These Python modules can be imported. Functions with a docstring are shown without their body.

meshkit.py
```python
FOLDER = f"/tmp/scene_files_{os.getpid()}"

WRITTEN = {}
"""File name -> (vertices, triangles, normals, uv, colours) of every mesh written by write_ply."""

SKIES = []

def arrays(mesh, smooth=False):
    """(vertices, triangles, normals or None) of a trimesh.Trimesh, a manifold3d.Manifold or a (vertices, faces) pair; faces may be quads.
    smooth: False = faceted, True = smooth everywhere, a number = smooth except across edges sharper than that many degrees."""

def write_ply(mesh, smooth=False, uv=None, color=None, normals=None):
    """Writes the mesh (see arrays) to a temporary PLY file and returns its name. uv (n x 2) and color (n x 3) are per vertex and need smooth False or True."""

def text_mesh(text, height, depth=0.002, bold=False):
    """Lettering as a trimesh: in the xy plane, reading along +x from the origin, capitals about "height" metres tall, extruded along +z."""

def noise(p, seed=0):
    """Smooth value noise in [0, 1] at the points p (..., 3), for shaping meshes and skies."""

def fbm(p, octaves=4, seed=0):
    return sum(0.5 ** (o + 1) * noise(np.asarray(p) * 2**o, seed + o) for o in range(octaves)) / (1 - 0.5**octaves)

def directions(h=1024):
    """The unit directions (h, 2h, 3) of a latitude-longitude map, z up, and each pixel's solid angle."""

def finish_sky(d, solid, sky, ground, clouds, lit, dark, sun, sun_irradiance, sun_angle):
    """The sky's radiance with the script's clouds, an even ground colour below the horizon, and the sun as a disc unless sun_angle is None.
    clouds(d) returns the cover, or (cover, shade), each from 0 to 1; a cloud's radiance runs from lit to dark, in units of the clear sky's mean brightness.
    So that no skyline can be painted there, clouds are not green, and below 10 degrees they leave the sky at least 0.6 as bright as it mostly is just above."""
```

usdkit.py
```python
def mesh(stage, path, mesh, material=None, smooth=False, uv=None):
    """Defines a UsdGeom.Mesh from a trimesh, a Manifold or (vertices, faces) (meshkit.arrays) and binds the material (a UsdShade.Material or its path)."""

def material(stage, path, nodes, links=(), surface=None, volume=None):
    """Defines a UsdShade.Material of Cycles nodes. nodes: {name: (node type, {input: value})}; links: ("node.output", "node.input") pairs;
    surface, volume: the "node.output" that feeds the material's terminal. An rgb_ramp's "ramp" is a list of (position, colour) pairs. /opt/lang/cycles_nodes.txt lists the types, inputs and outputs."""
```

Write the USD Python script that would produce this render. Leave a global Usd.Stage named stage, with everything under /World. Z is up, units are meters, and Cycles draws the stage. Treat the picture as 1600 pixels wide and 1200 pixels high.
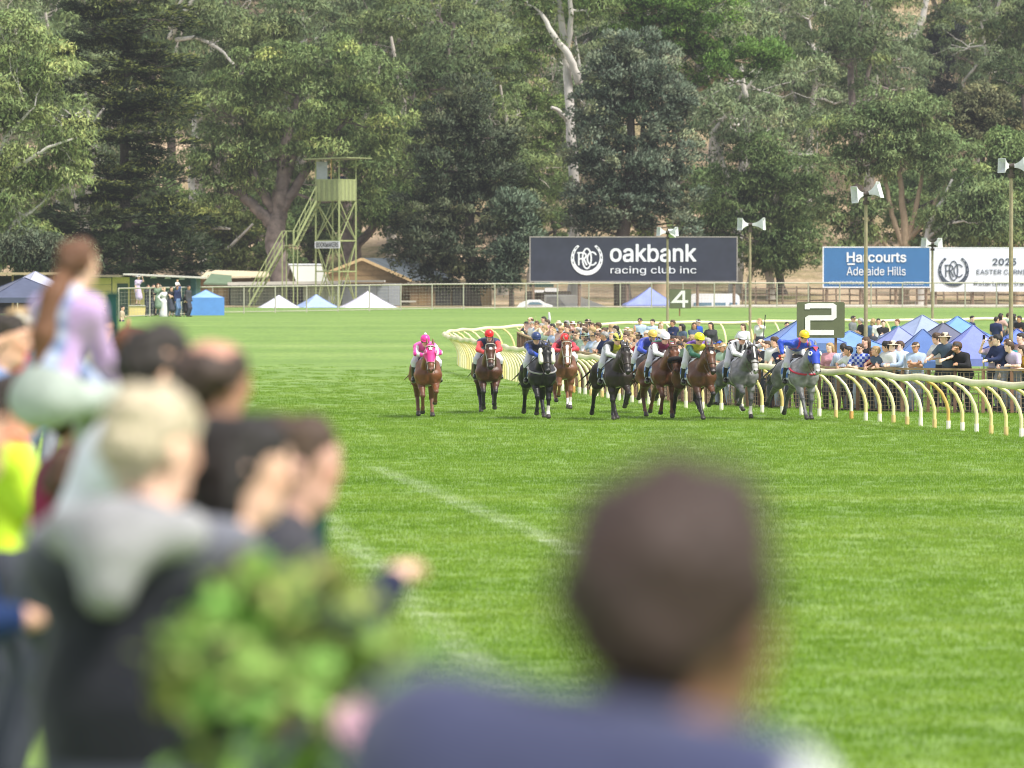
import math, random
import numpy as np, trimesh, usdkit, meshkit
from pxr import Gf, Sdf, Usd, UsdGeom, UsdLux, UsdShade, Vt
from shapely.geometry import Polygon, LineString, Point, box as sbox
from shapely import union_all, affinity

stage = Usd.Stage.CreateInMemory()
UsdGeom.SetStageUpAxis(stage, 'Z'); UsdGeom.SetStageMetersPerUnit(stage, 1.0)
UsdGeom.Xform.Define(stage, '/World'); UsdGeom.Scope.Define(stage, '/World/Looks')

# ------------------------------------------------------------------ camera, sky, sun, exposure
EYE, FPX, HORIZON = 3.6, 8889.0, 428.0
PITCH = math.atan((600 - HORIZON) / FPX)
cam = UsdGeom.Camera.Define(stage, '/World/camera')
cam.AddTranslateOp().Set(Gf.Vec3d(0, 0, EYE))
cam.AddRotateXOp().Set(90 - math.degrees(PITCH))
cam.CreateHorizontalApertureAttr(36.0); cam.CreateVerticalApertureAttr(27.0)
cam.CreateFocalLengthAttr(36.0 * FPX / 1600)
cam.CreateClippingRangeAttr(Gf.Vec2f(0.5, 6000))
cam.CreateFStopAttr(3.3); cam.CreateFocusDistanceAttr(143.0)
cam.CreateExposureAttr(1.98)

SUN_EL, SUN_AZ = math.radians(54), math.radians(128)     # azimuth clockwise from +y (the view): behind the viewer, from the right
sd = np.array([math.sin(SUN_AZ) * math.cos(SUN_EL), math.cos(SUN_AZ) * math.cos(SUN_EL), math.sin(SUN_EL)])
dome = UsdLux.DomeLight.Define(stage, '/World/sky')
dome.GetPrim().SetCustomDataByKey('kind', 'structure')
skym = usdkit.material(stage, '/World/Looks/sky_look', {
    'sky': ('sky_texture', {'sky_type': 'single_scattering', 'sun_disc': False, 'sun_elevation': SUN_EL, 'sun_rotation': SUN_AZ, 'aerosol_density': 2.0}),
    'co': ('texture_coordinate', {}), 'n': ('noise_texture', {'scale': 2.2, 'detail': 6.0}),
    'r': ('rgb_ramp', {'ramp': [(0.25, (0.72,) * 3), (0.6, (0.95,) * 3)]}),
    'm': ('mix', {'color2': (1.5, 1.52, 1.57)}),
    'bg': ('background_shader', {'strength': 0.15})},
    [('co.generated', 'n.vector'), ('n.fac', 'r.fac'), ('r.color', 'm.fac'), ('sky.color', 'm.color1'), ('m.color', 'bg.color')], surface='bg.background')
UsdShade.MaterialBindingAPI.Apply(dome.GetPrim()).Bind(skym)
sun = UsdLux.DistantLight.Define(stage, '/World/sun')
sun.CreateIntensityAttr(0.4); sun.CreateAngleAttr(14.0); sun.CreateColorAttr(Gf.Vec3f(1, 0.95, 0.88))
sun.GetPrim().CreateAttribute('inputs:normalize', Sdf.ValueTypeNames.Bool).Set(True)
sun.AddRotateZOp().Set(-math.degrees(SUN_AZ)); sun.AddRotateXOp().Set(-(90 - math.degrees(SUN_EL)))

# ------------------------------------------------------------------ helpers
def at(px, py, Y):
    """The world point that stands at photograph pixel (px, py) at distance Y."""
    u, w = (px - 800) / FPX, (600 - py) / FPX
    d = np.array([u, math.cos(PITCH) + w * math.sin(PITCH), -math.sin(PITCH) + w * math.cos(PITCH)])
    return np.array([0, 0, EYE]) + d * (Y / d[1])

_count = {}
def uname(parent, name):
    k = (parent, name); n = _count.get(k, 0); _count[k] = n + 1
    return name if n == 0 else f'{name}_{n:03d}'

def tag(p, label=None, cat=None, group=None, kind=None):
    p = p.GetPrim() if hasattr(p, 'GetPrim') else p
    for k, v in (('label', label), ('category', cat), ('group', group), ('kind', kind)):
        if v: p.SetCustomDataByKey(k, v)
    return p

def thing(name, label, cat, loc=(0, 0, 0), rz=0.0, group=None, kind=None, scale=None):
    x = UsdGeom.Xform.Define(stage, '/World/' + uname('', name))
    x.AddTranslateOp().Set(Gf.Vec3d(*map(float, loc)))
    if rz: x.AddRotateZOp().Set(math.degrees(rz))
    if scale: x.AddScaleOp().Set(Gf.Vec3f(*(scale if np.ndim(scale) else (scale,) * 3)))
    return tag(x, label, cat, group, kind)

def put(name, mesh, mat, parent=None, smooth=False, col=None, label=None, cat=None, group=None, kind=None, normals=None):
    """One Mesh prim under parent (a prim) or /World."""
    if isinstance(mesh, tuple):                                   # drop the points that no face uses
        V, F = np.asarray(mesh[0], float), np.asarray(mesh[1], int); use = np.zeros(len(V), bool); use[F.ravel()] = True
        if not use.all():
            mesh = (V[use], (np.cumsum(use) - 1)[F]); col = None if col is None else np.asarray(col)[use]; normals = None if normals is None else np.asarray(normals)[use]
    up = str(parent.GetPath()) if parent is not None else '/World'
    m = usdkit.mesh(stage, up + '/' + uname(up if parent is not None else '', name), mesh, mat, smooth=False if (col is not None or normals is not None) else smooth)
    if col is not None or normals is not None:
        v, f, n = meshkit.arrays(mesh, True)
        n = n if normals is None else normals
        if smooth or normals is not None:
            m.CreateNormalsAttr(Vt.Vec3fArray.FromNumpy(np.asarray(n, np.float32))); m.SetNormalsInterpolation('vertex')
        if col is not None:
            UsdGeom.PrimvarsAPI(m).CreatePrimvar('col', Sdf.ValueTypeNames.Color3fArray, 'vertex').Set(Vt.Vec3fArray.FromNumpy(np.asarray(col, np.float32)))
    tag(m, label, cat, group, kind)
    return m.GetPrim()

def dup(root, loc, rz=0.0, scale=None, label=None, group=None):
    was = root.GetCustomData()
    base = root.GetName()
    base = base[:-4] if base[-4:-3] == '_' and base[-3:].isdigit() else base
    r = thing(base, label or was['label'], was.get('category'), loc, rz, group or was.get('group'), None, scale)
    r.GetReferences().AddInternalReference(root.GetPath()); r.SetInstanceable(True)
    return r

_mats = {}
def paint(c, rough=0.6, var=0.12, scale=4.0, bump=0.0, bscale=60.0, metallic=0.0, spec=0.4, sheen=0.0):
    """A plain material of colour c with a little uneven wear."""
    key = (tuple(np.round(c, 4)), rough, var, scale, bump, bscale, metallic, spec, sheen)
    if key in _mats: return _mats[key]
    c = np.array(c, float)
    nodes = {'co': ('texture_coordinate', {}), 'n': ('noise_texture', {'scale': scale, 'detail': 5.0, 'roughness': 0.6}),
             'r': ('rgb_ramp', {'ramp': [(0.3, tuple(c * (1 - var))), (0.7, tuple(np.minimum(c * (1 + var), 0.95)))]}),
             'p': ('principled_bsdf', {'roughness': rough, 'metallic': metallic, 'specular_ior_level': spec, 'sheen_weight': sheen})}
    links = [('co.object', 'n.vector'), ('n.fac', 'r.fac'), ('r.color', 'p.base_color')]
    if bump:
        nodes['bn'] = ('noise_texture', {'scale': bscale, 'detail': 4.0}); nodes['b'] = ('bump', {'strength': bump, 'distance': 0.02})
        links += [('co.object', 'bn.vector'), ('bn.fac', 'b.height'), ('b.normal', 'p.normal')]
    m = usdkit.material(stage, f'/World/Looks/look_{len(_mats):03d}', nodes, links, surface='p.BSDF')
    _mats[key] = m
    return m

def vmat(rough=0.6, spec=0.3, sheen=0.0, var=0.1, scale=9.0, bump=0.0, bscale=20.0):
    """A material coloured by the mesh's own 'col' primvar."""
    key = ('v', rough, spec, sheen, var, scale, bump, bscale)
    if key in _mats: return _mats[key]
    extra, xl = ({'bn': ('noise_texture', {'scale': bscale, 'detail': 3.0}), 'b': ('bump', {'strength': bump, 'distance': 0.03})}, [('co.object', 'bn.vector'), ('bn.fac', 'b.height'), ('b.normal', 'p.normal')]) if bump else ({}, [])
    m = usdkit.material(stage, f'/World/Looks/look_{len(_mats):03d}', {**extra,
        'a': ('attribute', {'attribute': 'col'}), 'co': ('texture_coordinate', {}), 'n': ('noise_texture', {'scale': scale, 'detail': 4.0}),
        'r': ('rgb_ramp', {'ramp': [(0.3, (1 - var,) * 3), (0.7, (1 + var,) * 3)]}), 'x': ('mix', {'mix_type': 'multiply', 'fac': 1.0}),
        'p': ('principled_bsdf', {'roughness': rough, 'specular_ior_level': spec, 'sheen_weight': sheen})},
        [('co.object', 'n.vector'), ('n.fac', 'r.fac'), ('a.color', 'x.color1'), ('r.color', 'x.color2'), ('x.color', 'p.base_color')] + xl, surface='p.BSDF')
    _mats[key] = m
    return m

def srgb(r, g, b):
    x = np.array([r, g, b]) / 255.0
    return tuple(np.where(x <= 0.04045, x / 12.92, ((x + 0.055) / 1.055) ** 2.4))

class MB:
    """Collects boxes, bars and tubes into one mesh."""
    def __init__(s): s.v, s.f, s.n = [], [], 0
    def add(s, v, f):
        s.v.append(np.asarray(v, float)); s.f.append(np.asarray(f, int) + s.n); s.n += len(v); return s
    def tm(s, m): return s.add(m.vertices, m.faces)
    def box(s, lo, hi):
        lo, hi = np.asarray(lo, float), np.asarray(hi, float)
        m = trimesh.creation.box(hi - lo); m.apply_translation((lo + hi) / 2); return s.tm(m)
    def bar(s, a, b, w, h=None, up=(0, 0, 1)):
        """A square bar from a to b, w wide and h high."""
        a, b, h = np.asarray(a, float), np.asarray(b, float), h or w
        t = (b - a) / (np.linalg.norm(b - a) + 1e-9); up = np.asarray(up, float)
        if abs(t @ up) > 0.98: up = np.array([0, 1.0, 0])
        x = np.cross(t, up); x /= np.linalg.norm(x); y = np.cross(x, t)
        v = [p + sx * x * w / 2 + sy * y * h / 2 for p in (a, b) for sx, sy in ((-1, -1), (1, -1), (1, 1), (-1, 1))]
        return s.add(v, [[0, 2, 1], [0, 3, 2], [4, 5, 6], [4, 6, 7], [0, 1, 5], [0, 5, 4], [1, 2, 6], [1, 6, 5], [2, 3, 7], [2, 7, 6], [3, 0, 4], [3, 4, 7]])
    def tube(s, pts, r, sides=7, cap=True):
        p = np.asarray(pts, float); r = np.broadcast_to(r, (len(p),))
        t = np.gradient(p, axis=0); t /= np.linalg.norm(t, axis=1, keepdims=True) + 1e-12
        ref = np.array([0, 0, 1.0]) if abs(t[0, 2]) < 0.9 else np.array([1.0, 0, 0])
        A = []
        for i in range(len(p)):
            ref = ref - (ref @ t[i]) * t[i]; ref /= np.linalg.norm(ref) + 1e-12; A.append(ref.copy())
        A = np.array(A); B = np.cross(t, A); an = np.arange(sides) * 2 * np.pi / sides
        v = p[:, None] + r[:, None, None] * (np.cos(an)[None, :, None] * A[:, None] + np.sin(an)[None, :, None] * B[:, None])
        i, j = np.meshgrid(np.arange(len(p) - 1), np.arange(sides), indexing='ij')
        a, b, c, d = i * sides + j, i * sides + (j + 1) % sides, (i + 1) * sides + (j + 1) % sides, (i + 1) * sides + j
        f = np.concatenate([np.stack([a, b, c], -1).reshape(-1, 3), np.stack([a, c, d], -1).reshape(-1, 3)])
        v = v.reshape(-1, 3)
        if cap:
            n = len(v); v = np.vstack([v, p[:1], p[-1:]]); k = np.arange(sides); e = (len(p) - 1) * sides
            f = np.vstack([f, np.stack([np.full(sides, n), (k + 1) % sides, k], 1), np.stack([np.full(sides, n + 1), e + k, e + (k + 1) % sides], 1)])
        return s.add(v, f)
    def lathe(s, prof, loc=(0, 0, 0), sides=16, axis=None):
        m = trimesh.creation.revolve(np.asarray(prof, float), sections=sides)
        if axis is not None: m.apply_transform(trimesh.geometry.align_vectors([0, 0, 1], axis))
        m.apply_translation(loc); return s.tm(m)
    def prism(s, poly, h, T=None):
        for g in getattr(poly, 'geoms', [poly]):
            if g.area < 1e-9: continue
            m = trimesh.creation.extrude_polygon(g, h, engine='earcut')
            if T is not None: m.apply_transform(T)
            s.tm(m)
        return s
    def get(s): return (np.vstack(s.v), np.vstack(s.f))

def facing(origin, right=(1, 0, 0), up=(0, 0, 1)):
    """4x4 that lays the xy plane upright at origin: x along right, y along up."""
    T = np.eye(4); T[:3, 0] = right; T[:3, 1] = up; T[:3, 2] = np.cross(right, up); T[:3, 3] = origin; return T

def rmat(rz):
    c, s = math.cos(rz), math.sin(rz); return np.array([[c, -s, 0], [s, c, 0], [0, 0, 1.0]])

def sstep(a, b, x):
    t = np.clip((np.asarray(x, float) - a) / (b - a), 0, 1); return t * t * (3 - 2 * t)

# ------------------------------------------------------------------ soft bodies: round cones blended, skinned by surface nets
def _bone_d(P, b):
    a, e, ra, rb = np.asarray(b[0], float), np.asarray(b[1], float), b[2], b[3]
    flat = b[5] if len(b) > 5 else None
    ab = e - a; L = ab @ ab + 1e-12
    t = np.clip(((P - a) @ ab) / L, 0, 1)
    q = P - (a + t[..., None] * ab)
    if flat is not None:
        u = np.asarray(flat[:3], float); u = u / np.linalg.norm(u); c = q @ u
        d = np.sqrt(np.maximum((q * q).sum(-1) + (flat[3] ** 2 - 1) * c * c, 0))
        return (d - (ra + t * (rb - ra))) / max(1.0, flat[3] ** 0.5)
    return np.sqrt((q * q).sum(-1)) - (ra + t * (rb - ra))

def soft(bones, cell, k=0.04):
    """bones: (a, b, radius a, radius b[, blend[, (ux, uy, uz, squeeze)]]). Returns (vertices, faces)."""
    lo = np.min([np.minimum(np.array(b[0]) - b[2], np.array(b[1]) - b[3]) for b in bones], 0) - 2.5 * cell
    hi = np.max([np.maximum(np.array(b[0]) + b[2], np.array(b[1]) + b[3]) for b in bones], 0) + 2.5 * cell
    n = np.ceil((hi - lo) / cell).astype(int) + 1
    ax = [lo[i] + cell * np.arange(n[i]) for i in range(3)]
    D = np.full(n, 0.5)
    for b in bones:
        kk = b[4] if len(b) > 4 and b[4] is not None else k
        m = max(kk, 2 * cell) + cell
        r = max(b[2], b[3])
        bl, bh = np.minimum(b[0], b[1]) - r - m, np.maximum(b[0], b[1]) + r + m
        s = [slice(max(int((bl[i] - lo[i]) / cell), 0), min(int((bh[i] - lo[i]) / cell) + 2, n[i])) for i in range(3)]
        P = np.stack(np.meshgrid(ax[0][s[0]], ax[1][s[1]], ax[2][s[2]], indexing='ij'), -1)
        d, o = _bone_d(P, b), D[s[0], s[1], s[2]]
        h = np.maximum(kk - np.abs(d - o), 0) / kk
        D[s[0], s[1], s[2]] = np.minimum(d, o) - h * h * kk / 4
    return nets(D, lo, cell)

def nets(D, lo, cell):
    ins = D < 0
    c = np.zeros(tuple(np.array(D.shape) - 1), int); acc = np.zeros(c.shape + (3,)); cnt = np.zeros(c.shape)
    N = [x - 1 for x in D.shape]
    def sl(o): return tuple(slice(o[i], o[i] + N[i]) for i in range(3))
    corners = [(x, y, z) for x in (0, 1) for y in (0, 1) for z in (0, 1)]
    for o in corners: c += ins[sl(o)]
    for a in range(3):
        for o in corners:
            if o[a]: continue
            e = list(o); e[a] = 1
            d0, d1 = D[sl(o)], D[sl(e)]
            m = (d0 < 0) != (d1 < 0)
            t = np.where(m, d0 / np.where(d0 == d1, 1, d0 - d1), 0)
            for i in range(3): acc[..., i] += np.where(m, (t if i == a else o[i]), 0)
            cnt += m
    act = cnt > 0
    idx = np.full(c.shape, -1); idx[act] = np.arange(act.sum())
    base = np.argwhere(act)
    V = lo + cell * (base + acc[act] / cnt[act][:, None])
    F = []
    for a in range(3):
        b, d = (a + 1) % 3, (a + 2) % 3
        s0 = [slice(None)] * 3; s1 = [slice(None)] * 3
        s0[a] = slice(0, -1); s1[a] = slice(1, None)
        e = np.argwhere(ins[tuple(s0)] != ins[tuple(s1)])
        e = e[(e[:, b] > 0) & (e[:, d] > 0) & (e[:, b] < D.shape[b] - 1) & (e[:, d] < D.shape[d] - 1)]
        if not len(e): continue
        def g(db, dd):
            q = e.copy(); q[:, b] -= db; q[:, d] -= dd; return idx[q[:, 0], q[:, 1], q[:, 2]]
        q = np.stack([g(1, 1), g(0, 1), g(0, 0), g(1, 0)], 1)
        fl = ins[e[:, 0], e[:, 1], e[:, 2]]
        q = np.where(fl[:, None], q, q[:, ::-1])
        F += [q[:, [0, 1, 2]], q[:, [0, 2, 3]]]
    return V, np.vstack(F)

def near_bone(V, bones):
    return np.argmin(np.stack([_bone_d(V, b) for b in bones], 1), 1)

def ellipsoid(c, r, n=2, M=None):
    m = trimesh.creation.icosphere(n); v = m.vertices * np.asarray(r)
    if M is not None: v = v @ np.asarray(M).T
    return v + np.asarray(c), m.faces
# ------------------------------------------------------------------ the ground
def turf_z(Y): return 1.2 * sstep(215, 310, Y) + 0.2 * sstep(340, 372, Y)
def edge_x(Y): return np.interp(np.asarray(Y, float), [20, 42, 60, 100, 140, 200, 300, 400], [-.7, -2.75, -3.95, -7.0, -10.6, -16.5, -26, -34])
def terrace_z(Y): return 1.65 - 0.6 * sstep(20, 150, Y)
def ground_z(x, Y):
    x, Y = np.asarray(x, float), np.asarray(Y, float)
    m = np.maximum(1 - sstep(0, 1.3, x - edge_x(Y)), 1 - sstep(21, 26, Y))
    m = m * (1 - sstep(230, 300, Y))
    t = turf_z(Y)
    d = np.maximum(Y - 412 - 14 * sstep(0, -20, x), 0)
    hill = 0.05 * d + 0.00095 * np.minimum(d, 260) ** 2 + 0.5 * np.maximum(d - 260, 0)
    hill = hill + sstep(10, 70, d) * 3.0 * (meshkit.fbm(np.stack([x / 45, Y / 45, 0 * x], -1), 3, 5) - 0.5)
    return np.where(m > 0, t + m * np.maximum(terrace_z(Y) - t, 0), t) + hill

def grid_mesh(xs, ys, zf, dz=0.0):
    X, Y = np.meshgrid(xs, ys, indexing='ij')
    v = np.stack([X, Y, zf(X, Y) + dz], -1).reshape(-1, 3)
    i, j = np.meshgrid(np.arange(len(xs) - 1), np.arange(len(ys) - 1), indexing='ij')
    a = (i * len(ys) + j).ravel(); n = len(ys)
    return v, np.vstack([np.stack([a, a + n, a + n + 1], 1), np.stack([a, a + n + 1, a + 1], 1)])

LINES = [((-2.6, 106.0), (-1.2, 93.0)), ((-1.2, 93.0), (1.25, 70.0)), ((-2.85, 85.2), (-0.23, 51.0)), ((-0.23, 51.0), (0.75, 38.2))]
def grass_nodes(fine):
    """Nodes for the colour of mown turf at a world position: mowing bands, patches, worn white lines."""
    nodes = {'g': ('geometry', {}), 'sp': ('separate_xyz', {}),
             'm1': ('mapping', {'scale': (0.014, 0.17, 0.1), 'rotation': (0, 0, 0.13)}), 'n1': ('noise_texture', {'scale': 1.0, 'detail': 3.0, 'roughness': 0.6}),
             'n2': ('noise_texture', {'scale': 0.55, 'detail': 6.0, 'roughness': 0.65}),
             'm3': ('mapping', {'scale': (1.0, 0.33, 1.0)}), 'n3': ('noise_texture', {'scale': 11.0 if fine else 5.0, 'detail': 4.0, 'roughness': 0.75}),
             'r1': ('rgb_ramp', {'ramp': [(0.28, (0.098, 0.186, 0.018)), (0.44, (0.122, 0.220, 0.024)), (0.56, (0.145, 0.242, 0.034)), (0.72, (0.190, 0.278, 0.058))]}),
             'r2': ('rgb_ramp', {'ramp': [(0.3, (0.80, 0.84, 0.8)), (0.5, (1, 1, 1)), (0.68, (1.14, 1.08, 1.12))]}),
             'r3': ('rgb_ramp', {'ramp': [(0.28, (0.66, 0.7, 0.64)), (0.5, (1, 1, 1)), (0.72, (1.28, 1.22, 1.28))]}),
             'x1': ('mix', {'mix_type': 'multiply', 'fac': 1.0}), 'x2': ('mix', {'mix_type': 'multiply', 'fac': 1.0}),
             'n4': ('noise_texture', {'scale': 1.7, 'detail': 5.0, 'roughness': 0.7}), 'wr': ('rgb_ramp', {'ramp': [(0.42, (0.02,) * 3), (0.66, (0.46,) * 3)]}),
             'wm': ('math', {'math_type': 'multiply'}), 'x3': ('mix', {'color2': (0.56, 0.6, 0.5)})}
    links = [('g.position', 'sp.vector'), ('g.position', 'm1.vector'), ('m1.vector', 'n1.vector'), ('g.position', 'n2.vector'), ('g.position', 'm3.vector'), ('m3.vector', 'n3.vector'),
             ('n1.fac', 'r1.fac'), ('n2.fac', 'r2.fac'), ('n3.fac', 'r3.fac'), ('r1.color', 'x1.color1'), ('r2.color', 'x1.color2'), ('x1.color', 'x2.color1'), ('r3.color', 'x2.color2'),
             ('g.position', 'n4.vector'), ('n4.fac', 'wr.fac'), ('wr.color', 'wm.value1'), ('x2.color', 'x3.color1'), ('wm.value', 'x3.fac')]
    last = None
    for i, (p, q) in enumerate(LINES):      # a band |dot(P - p, normal)| < width, between p and q
        p, q = np.array(p), np.array(q); L = np.linalg.norm(q - p); t = (q - p) / L; nrm = np.array([-t[1], t[0]])
        for nm, w, c in (('a', nrm, p @ nrm), ('b', t, (p + q) @ t / 2)):
            nodes |= {f'{nm}x{i}': ('math', {'math_type': 'multiply', 'value2': float(w[0])}), f'{nm}y{i}': ('math', {'math_type': 'multiply_add', 'value2': float(w[1])}),
                      f'{nm}c{i}': ('math', {'math_type': 'subtract', 'value2': float(c)}), f'{nm}d{i}': ('math', {'math_type': 'absolute'})}
            links += [('sp.x', f'{nm}x{i}.value1'), ('sp.y', f'{nm}y{i}.value1'), (f'{nm}x{i}.value', f'{nm}y{i}.value3'), (f'{nm}y{i}.value', f'{nm}c{i}.value1'), (f'{nm}c{i}.value', f'{nm}d{i}.value1')]
        nodes |= {f'ar{i}': ('map_range', {'from_min': 0.10, 'from_max': 0.30, 'to_min': 0.85, 'to_max': 0.0, 'clamp': True}), f'br{i}': ('map_range', {'from_min': float(L / 2 - 1.5), 'from_max': float(L / 2 + 1.5), 'to_min': 1.0, 'to_max': 0.0, 'clamp': True}),
                  f'pr{i}': ('math', {'math_type': 'multiply'})}
        links += [(f'ad{i}.value', f'ar{i}.value'), (f'bd{i}.value', f'br{i}.value'), (f'ar{i}.result', f'pr{i}.value1'), (f'br{i}.result', f'pr{i}.value2')]
        if last is None: last = f'pr{i}.value'
        else:
            nodes[f'mx{i}'] = ('math', {'math_type': 'maximum'}); links += [(last, f'mx{i}.value1'), (f'pr{i}.value', f'mx{i}.value2')]; last = f'mx{i}.value'
    links.append((last, 'wm.value2'))
    return nodes, links

n, l = grass_nodes(False)
n |= {'nb': ('noise_texture', {'scale': 14.0, 'detail': 4.0}), 'b': ('bump', {'strength': 0.5, 'distance': 0.05}), 'p': ('principled_bsdf', {'roughness': 0.75, 'specular_ior_level': 0.15, 'sheen_weight': 0.1})}
l += [('g.position', 'nb.vector'), ('nb.fac', 'b.height'), ('b.normal', 'p.normal'), ('x3.color', 'p.base_color')]
M_TURF = usdkit.material(stage, '/World/Looks/turf_look', n, l, surface='p.BSDF')
n, l = grass_nodes(True)
n |= {'d': ('diffuse_bsdf', {}), 't': ('translucent_bsdf', {}), 'mx': ('mix_closure', {'fac': 0.4}), 'up': ('mix', {'mix_type': 'multiply', 'fac': 1.0, 'color2': (1.42, 1.36, 1.3)})}
l += [('x3.color', 'up.color1'), ('up.color', 'd.color'), ('up.color', 't.color'), ('d.BSDF', 'mx.closure1'), ('t.BSDF', 'mx.closure2')]
M_BLADE = usdkit.material(stage, '/World/Looks/blade_look', n, l, surface='mx.closure')

xs = np.concatenate([np.linspace(-400, -60, 18), np.linspace(-55, -24, 16), np.arange(-23, 26, 0.5), np.linspace(27, 60, 14), np.linspace(70, 400, 18)])
ys = np.concatenate([np.linspace(-30, 18, 6), np.arange(19, 60, 0.5), np.arange(60, 374, 2.0)])
put('racecourse_turf', grid_mesh(xs, ys, ground_z), M_TURF, smooth=True, kind='structure')
M_HILL = usdkit.material(stage, '/World/Looks/hill_look', {
    'g': ('geometry', {}), 'n': ('noise_texture', {'scale': 0.09, 'detail': 7.0, 'roughness': 0.65}), 'n2': ('noise_texture', {'scale': 2.2, 'detail': 5.0}),
    'r': ('rgb_ramp', {'ramp': [(0.36, (0.12, 0.125, 0.05)), (0.45, (0.27, 0.215, 0.12)), (0.55, (0.40, 0.30, 0.20)), (0.68, (0.47, 0.36, 0.25))]}),
    'r2': ('rgb_ramp', {'ramp': [(0.3, (0.7,) * 3), (0.7, (1.2,) * 3)]}), 'x': ('mix', {'mix_type': 'multiply', 'fac': 1.0}), 'b': ('bump', {'strength': 0.6, 'distance': 0.3}), 'p': ('principled_bsdf', {'roughness': 0.9, 'specular_ior_level': 0.1})},
    [('g.position', 'n.vector'), ('g.position', 'n2.vector'), ('n.fac', 'r.fac'), ('n2.fac', 'r2.fac'), ('r.color', 'x.color1'), ('r2.color', 'x.color2'), ('n2.fac', 'b.height'), ('b.normal', 'p.normal'), ('x.color', 'p.base_color')], surface='p.BSDF')
put('hillside', grid_mesh(np.linspace(-500, 500, 90), np.concatenate([np.arange(373.6, 440, 3.0), np.linspace(440, 1100, 70)]), ground_z, 0.0), M_HILL, smooth=True, kind='structure')
put('dry_ground', grid_mesh(np.linspace(-1500, 1500, 8), np.linspace(-1500, 1500, 8), lambda x, y: 0 * x - 0.9), M_HILL, kind='structure')
# gravel service road along the far fence on the right, with a pale kerb
def strip(path, w, h, dz=0.0):
    m = MB()
    for (a, b) in zip(path[:-1], path[1:]):
        za, zb = float(ground_z(*a)), float(ground_z(*b))
        m.bar((a[0], a[1], za + dz + h / 2 - 0.2), (b[0], b[1], zb + dz + h / 2 - 0.2), w, h + 0.4)
    return m.get()
put('kerb', strip([(14.5, 377.3), (24, 378.3), (36, 378.8)], 0.5, 0.16), paint((0.6, 0.58, 0.54), 0.8), kind='structure')
put('service_road', grid_mesh(np.linspace(13, 45, 33), np.linspace(378.4, 388.0, 8), ground_z, 0.06), paint((0.46, 0.42, 0.37), 0.9, 0.1, 0.8, 0.3, 6), smooth=True, kind='structure')

# ------------------------------------------------------------------ standing blades of the mown turf
rs = np.random.RandomState(3)
def tuft(seed):
    r = np.random.RandomState(seed); n = 95
    p = r.uniform(-0.3, 0.3, (n, 2)); h = r.uniform(0.022, 0.06, n); w = r.uniform(0.004, 0.009, n); a = r.uniform(0, 6.28, n)
    lean = r.normal(0, 0.022, (n, 2)); c = np.stack([np.cos(a), np.sin(a)], 1) * w[:, None]
    v = np.zeros((n, 3, 3)); v[:, 0, :2] = p - c; v[:, 1, :2] = p + c; v[:, 2, :2] = p + lean; v[:, :2, 2] = -0.01; v[:, 2, 2] = h
    return v.reshape(-1, 3), np.arange(3 * n).reshape(-1, 3)
gi = UsdGeom.PointInstancer.Define(stage, '/World/mown_grass')
tag(gi, 'short mown bright green grass of the racing track', 'grass', kind='stuff')
protos = []
for i in range(4):
    protos.append(put('grass_tuft', tuft(20 + i), M_BLADE, gi.GetPrim()).GetPath())
gi.CreatePrototypesRel().SetTargets(protos)
P = []
Y = 40.0
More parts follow.
